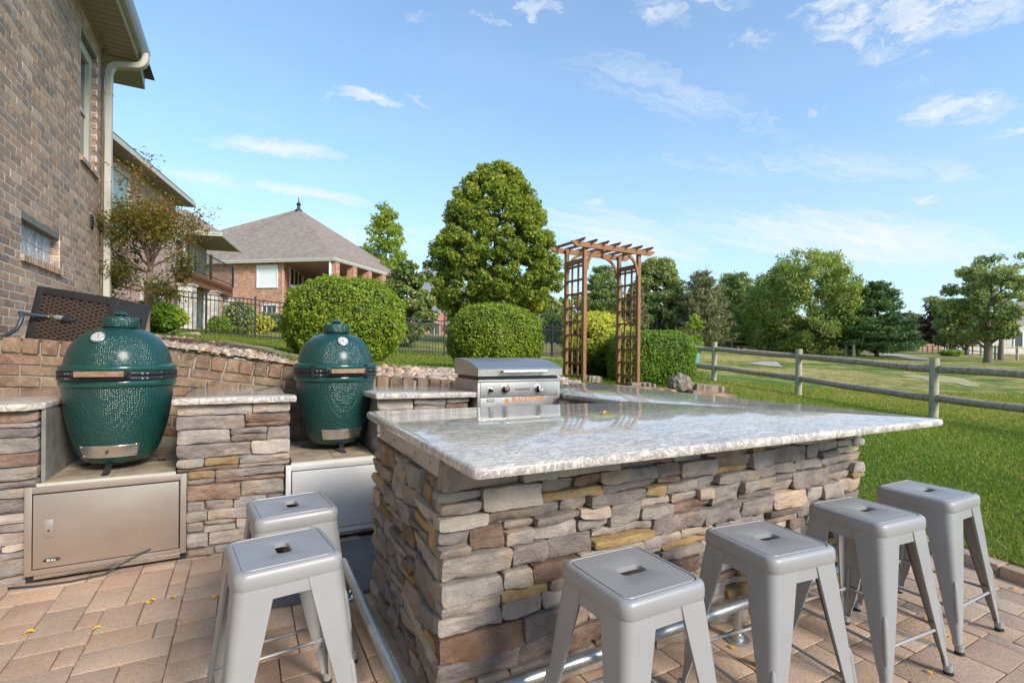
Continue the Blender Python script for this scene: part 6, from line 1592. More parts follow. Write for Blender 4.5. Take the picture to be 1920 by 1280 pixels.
win(a, b, .47, .58, zb6 + .8, zb6 + 3.0, h6, 'glass_dark', 1, 'white_paint', .12, .16); win(a, b, .66, .80, zb6 + .8, zb6 + 3.0, h6, 'glass_dark', 2, 'white_paint', .12, .12)
a_, b_ = Vector((a.x, a.y, zt6)), Vector((b.x, b.y, zt6)); ap = W(1950, 530, 74)
uvpoly('roof', [a_.lerp(b_, .18), b_ + (b_ - a_) * .3, ap + (b_ - a_) * .4, ap], 'shingle_brown', h6, .2)
lw = W(1860, 650, 60); lw2 = W(1985, 652, 62); wall('patio_wall', (lw.x, lw.y), (lw2.x, lw2.y), zb6 - .5, zb6 + .75, 'stone_veneer', h6)
h7 = thing('brick_house', 'house with a pale bay window half hidden by the pines', 'house')
a, b = W(1320, 640, 72), W(1500, 640, 76); z7 = W(1400, 605, 72).z
wall('wall', (a.x, a.y), (b.x, b.y), .5, z7 - .3, 'brick_red', h7); uvpoly('roof', [(a.x, a.y, z7 - .3), (b.x, b.y, z7 - .3), W(1480, 560, 84), W(1350, 560, 80)], 'shingle_grey', h7, .2)
q0, q1 = W(1387, 632, 70), W(1406, 632, 70); wall('bay_front', (q0.x, q0.y), (q1.x, q1.y), q0.z, q0.z + 2.6, 'stone_veneer', h7, .6); win(q0, q1, .35, .9, q0.z + .5, q0.z + 2.2, h7, 'glass_dark', 2, 'white_paint', .1, .12)
h8 = thing('brick_house', 'small red brick house glimpsed under the spreading birch by the road sign', 'house')
a, b = W(1488, 650, 95), W(1530, 650, 95); wall('wall', (a.x, a.y), (b.x, b.y), .6, W(1500, 622, 95).z, 'brick_red', h8); uvpoly('roof', [(a.x, a.y, W(1500, 622, 95).z), (b.x, b.y, W(1500, 622, 95).z), W(1520, 600, 100), W(1490, 600, 100)], 'shingle_grey', h8, .2)
h9 = thing('brick_house', 'distant house with a pointed gable seen through the arbor', 'house')
a, b = W(1085, 622, 80), W(1150, 622, 80); zt9 = W(1110, 598, 80).z; wall('wall', (a.x, a.y), (b.x, b.y), .8, zt9, 'brick_pink', h9); uvpoly('roof', [(a.x, a.y, zt9), (b.x, b.y, zt9), W(1117, 570, 82)], 'shingle_brown', h9, .2)
# road sign, litter bin, far rail fences
sg = thing('road_sign', 'small red round sign on a white post under the birch', 'sign'); q = W(1539, 650, 80); q.z = gz(q.x, q.y)
m0 = MB(); m0.b3(-.06, .06, -.06, .06, 0, 1.6); m0.build('post', 'white_paint', sg, loc=q)
m0 = MB(); m0.add(*(lambda z_: (z_.v, z_.f))(MB().lathe([(.42, -.03), (.42, .03)], 8)), Matrix.Translation((0, -.1, 2.0)) @ Matrix.Rotation(R(90), 4, 'X')); m0.build('sign_plate', 'street_red', sg, loc=q, rz=-TH)
bn_ = thing('litter_bin', 'teal marker box on a post beyond the rail fence, left of its first post', 'bin'); q = W(1302, 668, 24); zq = gz(q.x, q.y)
m0 = MB(); m0.b3(-.16, .16, -.16, .16, .0, .62, bev=.02); m0.build('body', 'bin_teal', bn_, loc=(q.x, q.y, zq)); m0 = MB(); m0.b3(.2, .28, -.04, .04, 0, 1.0); m0.build('post', 'wood_post', bn_, loc=(q.x, q.y, zq))
def far_fence(label, pts, n_each):
    t = thing('far_rail_fence', label, 'rail fence')
    P_ = []
    for i in range(len(pts) - 1):
        for j in range(n_each): s = j / n_each; P_.append((pts[i][0] * (1 - s) + pts[i + 1][0] * s, pts[i][1] * (1 - s) + pts[i + 1][1] * s))
    P_.append(pts[-1]); pm_ = MB(); pm_.b3(-.07, .07, -.07, .07, -.2, 1.1); pme = pm_.mesh('post', 'wood_post')
    Z_ = [gz(*p) for p in P_]
    for p, z in zip(P_, Z_): link('post', pme, t, (p[0], p[1], z))
    for i in range(len(P_) - 1):
        for f_ in (.45, .95): m0 = MB(); m0.tube([(P_[i][0], P_[i][1], Z_[i] + f_), (P_[i + 1][0], P_[i + 1][1], Z_[i + 1] + f_)], .05, 5); m0.build('rail', 'wood_weathered', t)
far_fence('far rail fence below the pines left of the birch', [pl2(1300, 44), pl2(1372, 50), pl2(1480, 54)], 3)
far_fence('far dark rail fence running under the birch to the cart path', [pl2(1500, 46), pl2(1560, 44), pl2(1601, 40)], 3)
far_fence('far rail fence in front of the distant orange brick house', [pl2(1630, 88), pl2(1730, 84), pl2(1812, 62)], 7)
far_fence('far rail fence at the right edge behind the large oak', [pl2(1812, 60), pl2(1860, 40), pl2(1880, 38), pl2(1960, 39)], 3)
# ------------------------------------------------------------------ foliage
def leaf_quads(c, nrm, size, asp=0.55):
    n = len(c); nrm = nrm / (np.linalg.norm(nrm, axis=1, keepdims=True) + 1e-9)
    t = nr.normal(size=(n, 3)); t -= nrm * (t * nrm).sum(1, keepdims=True); t /= np.linalg.norm(t, axis=1, keepdims=True) + 1e-9
    b = np.cross(nrm, t); s = size[:, None]
    v = np.stack([c - t * s, c - b * s * asp, c + t * s, c + b * s * asp], 1).reshape(-1, 3)
    return v, np.arange(n * 4).reshape(-1, 4)
def rnd_dir(n): d = nr.normal(size=(n, 3)); return d / np.linalg.norm(d, axis=1, keepdims=True)

def shell_bush(name, label, p, sx, sy, sz, power, leaf, n, size, cat='shrub', rough=.05, stemmat=None, under=0.0, gold=None, core='leaf_inner', yaw=0.0, zlow=-1.0, feather=.07):
    """clipped shrub: superellipsoid shell of small leaves round a solid dark core; p = centre of its foot"""
    t = thing(name, label, cat, tuple(p), yaw)
    d = rnd_dir(int(n * 1.35)); d = d[d[:, 2] > zlow]; d = d[:n]; m = len(d)
    q = (np.abs(d) ** power).sum(1) ** (-1 / power)
    q = q[:, None] * d
    w = np.array([mnoise.noise(Vector(x * 2.6 + np.array([p[0], p[1], 0]))) for x in q]); w2 = np.array([mnoise.noise(Vector(x * 9.0)) for x in q])
    w3 = np.array([mnoise.noise(Vector(x * 21.0)) for x in q])
    rad = 1 + rough * w + rough * .7 * w2 + rough * .5 * w3 - nr.gamma(1.0, feather * .5, m)
    rad = rad + (nr.random(m) < .035) * nr.uniform(.01, .05, m)
    pos = q * rad[:, None] * np.array([sx, sy, sz]); pos[:, 2] += sz * (1 - under)
    if under: 
        low = pos[:, 2] < 0; pos[low, 2] *= .15
    nm = q / np.array([sx, sy, sz]); nm = nm / np.linalg.norm(nm, axis=1, keepdims=True)
    v, f = leaf_quads(pos, nm * .7 + rnd_dir(m) * .9 + np.array([0, 0, .35]), size * nr.uniform(.7, 1.3, m))
    val = np.clip(.5 + nr.normal(0, .2, m) + .25 * w3, 0, 1)
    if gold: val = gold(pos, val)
    link('foliage', np_mesh('foliage', v, f, leaf, rnd=val), t)
    bm = bmesh.new(); bmesh.ops.create_icosphere(bm, subdivisions=4, radius=1)  # one solid lump of very dark green inside the leaves
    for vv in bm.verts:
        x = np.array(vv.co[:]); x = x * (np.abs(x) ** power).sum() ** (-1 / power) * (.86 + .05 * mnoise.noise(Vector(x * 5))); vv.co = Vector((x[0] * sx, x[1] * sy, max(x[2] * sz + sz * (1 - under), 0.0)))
    me = bpy.data.meshes.new('inner_core'); bm.to_mesh(me); bm.free(); me.materials.append(MAT[core]); smooth_mesh(me); link('inner_core', me, t)
    if stemmat:
        for i in range(5):
            a = i * 1.3; m0 = MB(); m0.tube([(.03 * math.cos(a), .03 * math.sin(a), -.15), (.12 * math.cos(a), .12 * math.sin(a), sz * .5)], [.02, .012], 6); m0.build('stem', stemmat, t)
    return t

def tree(label, u, vb, d, wpx, vt, leaf, env, n_clump=140, per=220, size=.12, trunk=.16, bark='bark', seed=1, cz0=.25, flat=.75, crad=.16, name='tree', droop=0.0, lean=(0, 0), inner=.45, z0=None, cat='tree', depth=1.0, shape=None, updir=.5, fork=None, asp=.55):
    rs = np.random.default_rng(seed); r = random.Random(seed)
    p = W(u, vb, d); z0 = gz(p.x, p.y) if z0 is None else z0
    b_ = vt - ROLL * (u - CU) - CV; H = EYE - b_ * d / FPX - z0; Rr = wpx * d / FPX / 2
    t = thing(name, label, cat, (p.x, p.y, z0))
    # clump centres
    cs = []; 
    while len(cs) < n_clump:
        h = rs.uniform(0, 1); a = rs.uniform(0, 2 * math.pi); e = env(h); 
        if rs.uniform() > (e + .15): continue
        q = rs.uniform(inner, 1) ** .6 if inner < 1 else 1
        rr_ = Rr * e * q * (1 + .12 * math.sin(a * 3 + seed)); cs.append((rr_ * math.cos(a), rr_ * math.sin(a) * depth, H * (cz0 + (1 - cz0) * h) - (rr_ / Rr) * droop * H * .1, q))
    cs = np.array(cs); cr = crad * Rr * rs.uniform(.65, 1.35, n_clump) * (1.0)
    cs[:, 2] = np.minimum(cs[:, 2], H - cr * .55)
    k_ = np.maximum((per * (cr / cr.mean()) ** 1.6).astype(int), 8); idx = np.repeat(np.arange(n_clump), k_); n = len(idx)
    dd = rs.normal(size=(n, 3)); dd /= np.linalg.norm(dd, axis=1, keepdims=True); rad = rs.uniform(0, 1, n) ** .42
    pos = cs[idx, :3] + dd * (rad * cr[idx])[:, None] * np.array([1.15, 1.15, flat])
    if droop: pos[:, 2] -= droop * np.abs(rs.normal(0, 1, n)) * cr[idx] * .9
    pos[:, 0] += lean[0] * (pos[:, 2] / H) ; pos[:, 1] += lean[1] * (pos[:, 2] / H)
    nm = dd * .6 + rs.normal(size=(n, 3)) * .7 + np.array([0, 0, updir])
    v, f = leaf_quads(pos, nm, size * rs.uniform(.65, 1.35, n), asp)
    tone = rs.normal(0, .13, n_clump)
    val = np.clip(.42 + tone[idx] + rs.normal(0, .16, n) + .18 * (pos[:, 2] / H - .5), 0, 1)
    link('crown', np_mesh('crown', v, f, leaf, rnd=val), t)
    mb = MB(); top = Vector((lean[0] * .8, lean[1] * .8, H * .86)); k2 = 9; pts = []; rr2 = []
    for i in range(k2 + 1):
        s = i / k2; w = Vector((mnoise.noise(Vector((s * 3, seed, 0))), mnoise.noise(Vector((s * 3, 0, seed))), 0)) * .05 * H * s
        pts.append(Vector((top.x * s, top.y * s, -0.3 + (top.z + .3) * s)) + w); rr2.append(trunk * (1.35 if i == 0 else 1) * (1 - s) ** .8 + .012)
    mb.tube(pts, rr2, 9)
    order = list(range(n_clump)); r.shuffle(order)
    for i in order[:min(n_clump, 46)]:
        c_ = Vector(cs[i, :3]); c_.x += lean[0] * c_.z / H; c_.y += lean[1] * c_.z / H; hz_ = math.hypot(c_.x, c_.y); s = max(.12, min(.9, (c_.z - hz_ * .55) / top.z)); s0 = max(cz0 * .55, s)
        j = min(k2 - 1, int(s0 * k2)); a = pts[j].lerp(pts[j + 1], s0 * k2 - j); m_ = a.lerp(c_, .5) + Vector((0, 0, hz_ * .10)); r0_ = max(.01, rr2[j] * .42)
        mb.tube([a, a.lerp(m_, .5) + Vector((0, 0, .03 * H * 0)), m_, m_.lerp(c_, .55), c_], [r0_, r0_ * .8, r0_ * .6, r0_ * .35, .006 + r0_ * .1], 5, False)
    mb.build('trunk', bark, t, 60); return t
oval = lambda h: math.sin(math.pi * min(1, .12 + h * .88)) ** .62 * (1 if h < .4 else 1 - .22 * (h - .4))
egg_ = lambda h: (min(1, .55 + h * 2.0)) * (1 - max(0, h - .25) / .75 * 1.0) ** .44 if h < 1 else 0
dome_ = lambda h: max(.02, math.sqrt(max(0, 1 - h * h)))
cone_ = lambda h: max(.03, (1 - h) ** .75)
loose = lambda h: .55 + .45 * math.sin(math.pi * h)

def conifer(label, u, vb, d, wpx, vt, leaf, seed, tiers=14, per=9, size=.12, tuft=60, bark='bark', up=.12, name='pine_tree', sparse=1.0, cz0=.12, prof=.8, skew=1.0, zn=.62):
    rs = np.random.default_rng(seed); p = W(u, vb, d); z0 = gz(p.x, p.y); b_ = vt - ROLL * (u - CU) - CV; H = EYE - b_ * d / FPX - z0; Rr = wpx * d / FPX / 2
    t = thing(name, label, 'pine tree', (p.x, p.y, z0)); mb = MB()
    mb.tube([(0, 0, -.3), (0.02, 0, H * .5), (0, 0, H * .97)], [.028 * H, .018 * H, .004 * H], 8)
    P_ = []; V_ = []
    for i in range(tiers):
        h = cz0 + (1 - cz0) * (i + rs.uniform(-.2, .2)) / tiers; L0 = Rr * (1 - (h - cz0) / (1 - cz0)) ** prof + .04 * Rr
        for j in range(per):
            a = 2 * math.pi * (j + rs.uniform(-.35, .35)) / per + i * .9; L = L0 * rs.uniform(.7, 1.12); 
            if rs.uniform() > sparse: continue
            dx, dy = math.cos(a), math.sin(a); zz_ = H * min(.97, h + rs.normal(0, .35) / tiers); mm = max(4, int(tuft * L / Rr)); s = rs.uniform(.12, 1, mm) ** .75
            zc = zz_ - .10 * L * np.sin(s * math.pi * .8) + up * L * s ** 2
            side = rs.normal(0, 1, mm) * L * .16 * (1 - .5 * s)
            q = np.stack([dx * s * L - dy * side, dy * s * L + dx * side, zc + rs.normal(0, .025 * Rr, mm)], 1)
            n_ = 7; q = np.repeat(q, n_, 0) + rs.normal(0, .045 * Rr, (mm * n_, 3)) * np.array([1, 1, zn]); P_.append(q); V_.append(np.full(len(q), rs.normal(0, .1)))
            mb.tube([(0, 0, zz_), (dx * L * .5, dy * L * .5, zz_ - .08 * L), (dx * L, dy * L, zz_ - .05 * L + up * L)], [.006 * H * (1.2 - h), .004 * H * (1.2 - h), .01], 4, False)
    pos = np.concatenate(P_); n = len(pos); vv = np.concatenate(V_)
    v, f = leaf_quads(pos, rs.normal(size=(n, 3)) + np.array([0, 0, .8]), size * rs.uniform(.6, 1.3, n), .28)
    link('crown', np_mesh('crown', v, f, leaf, rnd=np.clip(.45 + vv + rs.normal(0, .2, n), 0, 1)), t); mb.build('trunk', bark, t, 60); return t

# clipped shrubs behind the counters
def foot(u, v, d): p = W(u, v, d); return (p.x, p.y, gz(p.x, p.y))
p = foot(647, 690, 7.5)
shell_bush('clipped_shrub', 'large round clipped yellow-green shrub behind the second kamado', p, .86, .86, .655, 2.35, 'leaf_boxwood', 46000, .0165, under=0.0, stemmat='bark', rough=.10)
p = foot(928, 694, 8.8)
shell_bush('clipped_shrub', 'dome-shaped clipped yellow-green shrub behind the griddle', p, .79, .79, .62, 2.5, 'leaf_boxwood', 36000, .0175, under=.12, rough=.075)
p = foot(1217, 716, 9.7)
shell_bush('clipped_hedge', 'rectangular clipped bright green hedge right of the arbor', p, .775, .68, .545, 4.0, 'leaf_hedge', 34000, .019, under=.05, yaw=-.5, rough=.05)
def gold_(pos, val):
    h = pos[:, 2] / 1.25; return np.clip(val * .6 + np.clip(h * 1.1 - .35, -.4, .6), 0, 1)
p = foot(1122, 706, 10.8)
leaf_mat('leaf_goldmix', [(0.05, 0.09, 0.02), (0.16, 0.22, 0.03), (0.42, 0.45, 0.05), (0.66, 0.62, 0.09)], .3)
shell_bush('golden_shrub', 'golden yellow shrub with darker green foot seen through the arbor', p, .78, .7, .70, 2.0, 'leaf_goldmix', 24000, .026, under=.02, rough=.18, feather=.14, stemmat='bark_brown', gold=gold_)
p = foot(281, 628, 7.4)
def gold2(pos, val): return np.clip(val * .75 + np.clip((pos[:, 0] + pos[:, 2] * .5 - .25) * 1.2, -.1, .6), 0, 1)
shell_bush('round_shrub', 'small green shrub with yellow tips behind the little maple trunk', p, .46, .42, .23, 2.1, 'leaf_shrub', 9000, .026, rough=.14, feather=.14, gold=gold2)

# the small Japanese-type maple by the house: real forked limbs and tufts of leaves
jm = thing('small_maple', 'small open-crowned maple with red-tinged leaves rising beside the brick house', 'tree'); bp = W(274, 624, 6.6); bz = gz(bp.x, bp.y); jm.location = (bp.x, bp.y, bz)
jr = random.Random(4); sc_ = 6.6 / FPX; limb = MB(); tips = []
right = Vector((cS, -sS, 0)); fwd = Vector((sS, cS, 0))
def pxv(du, dv, dd=0.0): return right * (du * sc_) + Vector((0, 0, -dv * sc_)) + fwd * dd
tr = [pxv(0, 8), pxv(-1, -24), pxv(3, -50), pxv(4, -80), pxv(5, -112), pxv(8, -124)]
limb.tube(smooth_pts(tr, 3), [.052 * (1 - .45 * i / 15) for i in range(16)], 9)
def grow(p, d, L, r_, lev):
    pts = [p]; q = p.copy(); dd = d.normalized(); n = 5
    for i in range(n):
        dd = (dd + Vector((jr.gauss(0, .11), jr.gauss(0, .11), jr.gauss(.05, .07)))).normalized(); q = q + dd * L / n; pts.append(q.copy())
        if lev >= 2 or (lev == 1 and i > 1): tips.append((q.copy(), dd.copy(), lev))
    limb.tube(pts, [r_ * (1 - .6 * i / n) for i in range(n + 1)], 6 if lev < 2 else 4, False)
    if lev < 3:
        for j in range(jr.choice((2, 3, 3)) if lev < 2 else 2):
            s = jr.uniform(.35, 1.0); k_ = min(n - 1, int(s * n)); st_ = pts[k_].lerp(pts[k_ + 1], s * n - k_) if k_ < n else pts[-1]
            a = Vector((jr.gauss(0, 1), jr.gauss(0, 1), jr.gauss(0, .5))).normalized(); nd = (dd * 1.0 + a * .62).normalized(); grow(st_, nd, L * jr.uniform(.55, .8), r_ * .5, lev + 1)
for st_i, du, dv, dp2, L in ((5, -110, -60, .3, 1.0), (4, -110, -30, .0, 1.0), (3, -115, -12, .2, .9), (5, -60, -120, .3, .95), (3, -100, 6, -.2, .75), (5, 40, -115, -.3, .9), (5, -85, -95, .1, 1.02), (5, -28, -110, -.2, 1.12), (5, 15, -120, .2, 1.12), (5, 60, -95, -.1, 1.05), (5, 85, -55, .2, .9), (4, -70, -40, -.25, .85), (3, 62, -28, .3, .75), (3, -75, -34, .1, .85), (2, -85, -22, -.1, .75), (4, 50, -70, -.5, .8), (4, -40, -75, .5, .9), (2, 60, -10, -.2, .5)):
    grow(tr[st_i].copy(), pxv(du, dv, dp2), L * (.45 + .17 * min(1, abs(du) / 110)), .017, 0)
limb.build('trunk', 'bark_brown', jm, 60)
tp = np.array([t_[0][:] for t_ in tips]); per_ = 10; idx = np.repeat(np.arange(len(tp)), per_); n = len(idx)
tp = tp; pos = tp[idx] + nr.normal(0, .075, (n, 3)) * np.array([1.2, 1.2, .55])
v, f = leaf_quads(pos, nr.normal(size=(n, 3)) * .6 + np.array([0, 0, 1.0]), nr.uniform(.013, .031, n), .40)
val = np.clip(.25 + nr.normal(0, .16, n) + .38 * np.clip((pos[:, 2] - 1.2) / 1.2, -.3, .9) + .12 * (pos @ np.array(right[:])), 0, 1)
link('crown', np_mesh('crown', v, f, 'leaf_jmaple', rnd=val), jm)
low = tree('low sprawling green shrub branches beside the wicker box and brick wall', 190, 622, 6.9, 110, 490, 'leaf_jmaple', loose, 40, 34, .022, .02, 'bark_brown', 77, cz0=.22, crad=.30, name='slender_shrub', cat='shrub', inner=.1)

# trees
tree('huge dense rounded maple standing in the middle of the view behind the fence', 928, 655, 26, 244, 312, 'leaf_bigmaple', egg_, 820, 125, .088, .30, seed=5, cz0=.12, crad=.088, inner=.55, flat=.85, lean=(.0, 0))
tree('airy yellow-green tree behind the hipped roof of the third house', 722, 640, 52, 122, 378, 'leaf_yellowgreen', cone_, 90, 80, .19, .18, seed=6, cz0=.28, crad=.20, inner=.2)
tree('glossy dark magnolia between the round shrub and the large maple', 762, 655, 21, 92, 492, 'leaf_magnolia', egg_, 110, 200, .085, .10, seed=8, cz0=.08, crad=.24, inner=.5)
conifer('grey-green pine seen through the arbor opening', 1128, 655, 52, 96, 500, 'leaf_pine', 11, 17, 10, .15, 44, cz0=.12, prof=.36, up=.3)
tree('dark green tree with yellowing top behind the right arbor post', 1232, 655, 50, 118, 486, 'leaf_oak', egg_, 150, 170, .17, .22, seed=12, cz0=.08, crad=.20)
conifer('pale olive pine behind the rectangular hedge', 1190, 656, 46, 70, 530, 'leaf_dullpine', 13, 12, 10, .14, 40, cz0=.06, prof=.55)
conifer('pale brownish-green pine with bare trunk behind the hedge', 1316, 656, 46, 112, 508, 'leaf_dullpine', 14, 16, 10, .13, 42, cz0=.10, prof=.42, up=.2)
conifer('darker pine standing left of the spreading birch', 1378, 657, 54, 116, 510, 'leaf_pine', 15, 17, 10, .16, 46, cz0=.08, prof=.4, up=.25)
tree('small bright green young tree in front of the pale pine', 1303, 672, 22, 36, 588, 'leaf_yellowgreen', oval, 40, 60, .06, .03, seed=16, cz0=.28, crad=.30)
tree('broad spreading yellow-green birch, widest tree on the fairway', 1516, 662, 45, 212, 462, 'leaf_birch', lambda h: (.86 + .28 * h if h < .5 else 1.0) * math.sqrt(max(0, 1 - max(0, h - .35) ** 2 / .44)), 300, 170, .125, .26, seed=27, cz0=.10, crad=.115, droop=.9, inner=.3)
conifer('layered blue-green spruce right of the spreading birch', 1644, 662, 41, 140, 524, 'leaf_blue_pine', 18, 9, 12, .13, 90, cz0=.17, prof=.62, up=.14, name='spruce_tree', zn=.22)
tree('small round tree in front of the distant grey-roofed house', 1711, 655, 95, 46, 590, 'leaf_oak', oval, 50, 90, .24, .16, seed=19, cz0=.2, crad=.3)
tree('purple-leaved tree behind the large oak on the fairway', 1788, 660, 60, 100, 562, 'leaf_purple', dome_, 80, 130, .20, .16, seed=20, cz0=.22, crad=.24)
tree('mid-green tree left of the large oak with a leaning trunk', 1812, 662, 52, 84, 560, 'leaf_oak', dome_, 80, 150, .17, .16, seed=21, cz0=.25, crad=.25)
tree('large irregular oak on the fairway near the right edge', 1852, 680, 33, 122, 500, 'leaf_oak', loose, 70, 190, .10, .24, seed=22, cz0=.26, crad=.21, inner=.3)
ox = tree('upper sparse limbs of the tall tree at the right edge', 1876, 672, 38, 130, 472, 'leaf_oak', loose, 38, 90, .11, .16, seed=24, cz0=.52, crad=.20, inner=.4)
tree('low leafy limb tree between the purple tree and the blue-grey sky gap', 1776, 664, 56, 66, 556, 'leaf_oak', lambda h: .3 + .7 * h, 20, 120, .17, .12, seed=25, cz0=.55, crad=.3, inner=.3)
p = foot(1783, 668, 46); shell_bush('round_shrub', 'low green-yellow shrub on the fairway between distant trees', p, .85, .8, .30, 2.2, 'leaf_shrub', 2500, .09, rough=.1, feather=.15)
# more trees standing in the distance
for i, (u, d, w_, vt, lf, lb) in enumerate([(1165, 66, 90, 560, 'leaf_pine', 'dark tree filling the gap beside the right arbor post'), (1345, 70, 90, 560, 'leaf_oak', 'far tree filling the gap between the two pines'), (1100, 60, 60, 590, 'leaf_oak', 'low far tree behind the left arbor lattice'), (1480, 88, 140, 590, 'leaf_oak', 'far tree mass under the middle of the birch'), (1655, 100, 90, 610, 'leaf_pine', 'far tree behind the layered spruce'), (1010, 60, 110, 560, 'leaf_oak', 'dark tree behind the right side of the large maple'), (1072, 72, 70, 545, 'leaf_pine', 'dark tree left of the arbor opening, far off'), (1270, 75, 90, 560, 'leaf_oak', 'far dark tree between the hedge and pale pine'), (1440, 78, 110, 570, 'leaf_pine', 'far dark tree behind the left limbs of the birch'), (1590, 90, 90, 600, 'leaf_oak', 'far tree under the right limbs of the birch'), (1905, 90, 70, 590, 'leaf_oak', 'far tree at the right edge behind the stone house'), (668, 70, 80, 560, 'leaf_oak', 'far tree behind the round clipped shrub'), (870, 75, 110, 560, 'leaf_oak', 'far tree behind the left side of the large maple')]):
    tree(lb, u, 656, d, w_, vt, lf, dome_, 60, 90, .3, .2, seed=40 + i, cz0=.05, crad=.26)
p = foot(1564, 656, 75); conifer('small pale blue spruce beside the road sign', 1564, 655, 76, 18, 620, 'leaf_bluespruce', 60, 7, 7, .2, 14, cz0=.05, prof=.8, name='spruce_tree')
# shrubs beyond the black fence, by the second and third houses
for i, (u, v, d, sx, sz, lf, lb) in enumerate([(474, 630, 21, .8, .40, 'leaf_gold', 'yellow-tipped shrub beyond the black fence'), (448, 632, 19, .55, .62, 'leaf_oak', 'dark green shrub beyond the black fence by the stone column'), (505, 622, 26, 1.6, .50, 'leaf_oak', 'long dark hedge beyond the fence before the orange brick house'), (412, 636, 17, .35, .30, 'leaf_hedge', 'small green shrub at the foot of the stone columns'), (868, 632, 40, 1.6, .55, 'leaf_oak', 'dark hedge before the red brick house beyond the fence'), (700, 634, 38, 1.5, .6, 'leaf_magnolia', 'dark shrub beyond the fence right of the round shrub')]):
    p = foot(u, v, d); shell_bush('far_shrub', lb, p, sx, sx * .8, sz, 2.2, lf, 2600, .05 * d / 20, rough=.2, feather=.2)
tree('small red-leaved shrub against the stone porch behind the fence', 452, 630, 19.5, 36, 578, 'leaf_jmaple', oval, 24, 60, .05, .03, 'bark_brown', 33, cz0=.3, crad=.32)

# dead ground cover clumps on the gravel bed
def tuft_patch(name, label, cx, cy, rx, ry, n, hgt, mat, lean=.5, wdt=.006, kind='stuff', gfun=None, val=None):
    x = cx + nr.normal(0, rx, n); y = cy + nr.normal(0, ry, n); return blades(name, label, x, y, hgt, mat, lean, wdt, kind, val)
def blades(name, label, x, y, hgt, mat, lean=.5, wdt=.006, kind='stuff', val=None, lift=0.0):
    n = len(x); z = ground(x, y) + lift; h = hgt * nr.uniform(.55, 1.3, n); a = nr.uniform(0, 2 * math.pi, n); l = nr.gamma(2, lean / 2, n) * h
    w = wdt * nr.uniform(.6, 1.4, n) if np.isscalar(wdt) else wdt * nr.uniform(.6, 1.4, n); b = nr.uniform(0, 2 * math.pi, n)
    bx, by = np.cos(b) * w / 2, np.sin(b) * w / 2; mx, my = x + np.cos(a) * l * .35, y + np.sin(a) * l * .35; tx, ty = x + np.cos(a) * l, y + np.sin(a) * l
    v = np.stack([np.stack([x - bx, y - by, z], 1), np.stack([x + bx, y + by, z], 1), np.stack([mx + bx * .8, my + by * .8, z + h * .6], 1), np.stack([tx, ty, z + h * (1 - .25 * np.minimum(1, l / h))], 1), np.stack([mx - bx * .8, my - by * .8, z + h * .6], 1)], 1).reshape(-1, 3)
    i = np.arange(n)[:, None] * 5; f = np.concatenate([i + np.array([[0, 1, 2, 4]]), i + np.array([[4, 2, 3, 3]])]) 
    quad = i + np.array([[0, 1, 2, 4]]); tri = i + np.array([[4, 2, 3]])
    tris = np.concatenate([quad[:, [0, 1, 2]], quad[:, [0, 2, 3]], tri])
    rv = nr.random(n) if val is None else val
    o = link(name, np_mesh(name, v, tris, mat, rnd=np.concatenate([rv, rv, rv]))); return tag(o, label, kind=kind)
leaf_mat('dead_cover', [(0.10, 0.06, 0.045), (0.20, 0.13, 0.10), (0.30, 0.22, 0.17)], .1)
c1_, c2_ = W(455, 662, 5.3), W(350, 668, 5.0)
x = np.concatenate([nr.normal(c1_.x, .17, 2600), nr.normal(c2_.x, .13, 1500)]); y = np.concatenate([nr.normal(c1_.y, .12, 2600), nr.normal(c2_.y, .10, 1500)])
o = blades('dead_ground_cover', 'withered brown ground cover clumps on the gravel', x, y, .05, 'dead_cover', 1.2, .006, lift=.02)

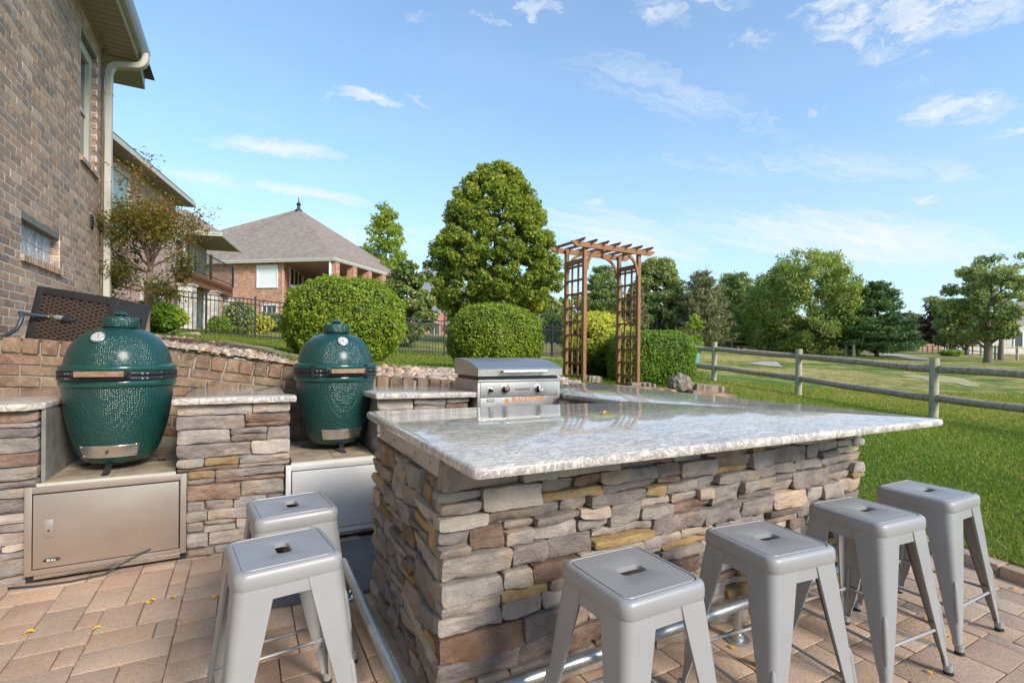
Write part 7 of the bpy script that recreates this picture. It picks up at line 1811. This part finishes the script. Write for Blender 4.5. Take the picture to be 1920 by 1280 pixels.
# ------------------------------------------------------------------ lawn grass as blades
def in_view(x, y, m=.06):
    r = x * cS - y * sS; d = x * sS + y * cS; return (d > .5) & (np.abs(r / d) < 1.027 + m)
def fill(n, gen):
    xs_, ys_ = gen(n); k_ = in_view(xs_, ys_); return xs_[k_], ys_[k_]
# right lawn: more blades near the kerb
def gen_right(n):
    d = 2.6 + nr.random(n) ** 1.5 * 12.5; t = nr.uniform(-.25, 1.08, n); r = t * d; return r * cS + d * sS, -r * sS + d * cS
x, y = gen_right(270000)
kx = np.array([kerb_x(b) if b < 5.2 else kerb_x(5.2) for b in y]); ok = (x > kx + .10) & (y < 13) & ~((y > 4.5) & (x < 4.4)) & in_view(x, y)
bb = np.array([bed_back(a) if a < 4.2 else -9 for a in x]); ok &= ~((y > wy(3.2)) & (y < bb))
x, y = x[ok], y[ok]; dist = np.hypot(x, y)
dry = np.array([mnoise.noise(Vector((a * .5, b * .5, 0))) for a, b in zip(x[::1], y[::1])]); vv = np.clip(nr.random(len(x)) * .72 + np.clip(dist - 6.5, 0, 8) * .03 + dry * .25 + (nr.random(len(x)) < .06) * .5, 0, 1)
blades('lawn_grass', 'mown green grass of the lawn right of the patio', x, y, .042, 'grass_blade', .9, .0032 + dist * .00055, val=vv)
# upper lawn between the bed and the black fence
n = 110000; d = 5.0 + nr.random(n) ** 1.2 * 13; u_ = nr.uniform(330, 1330, n); r = (u_ - CU) / FPX * d; x = r * cS + d * sS; y = -r * sS + d * cS
bb = np.interp(x, [-1.62, -0.8, 0.0, 0.8, 1.6, 2.2, 3.0, 3.6, 4.2], [7.6, 7.4, 6.2, 5.35, 5.6, 5.9, 6.6, 7.6, 8.0], right=4.6); ok = (y > bb + .05) & ((x > -1.2) | (y > 9)); x, y = x[ok], y[ok]; dist = np.hypot(x, y)
vv = np.clip(nr.random(len(x)) * .8 + (nr.random(len(x)) < .06) * .4, 0, 1)
blades('upper_lawn_grass', 'longer green grass between the gravel bed and the black fence', x, y, .065, 'grass_blade', .8, .003 + dist * .0006, val=vv)
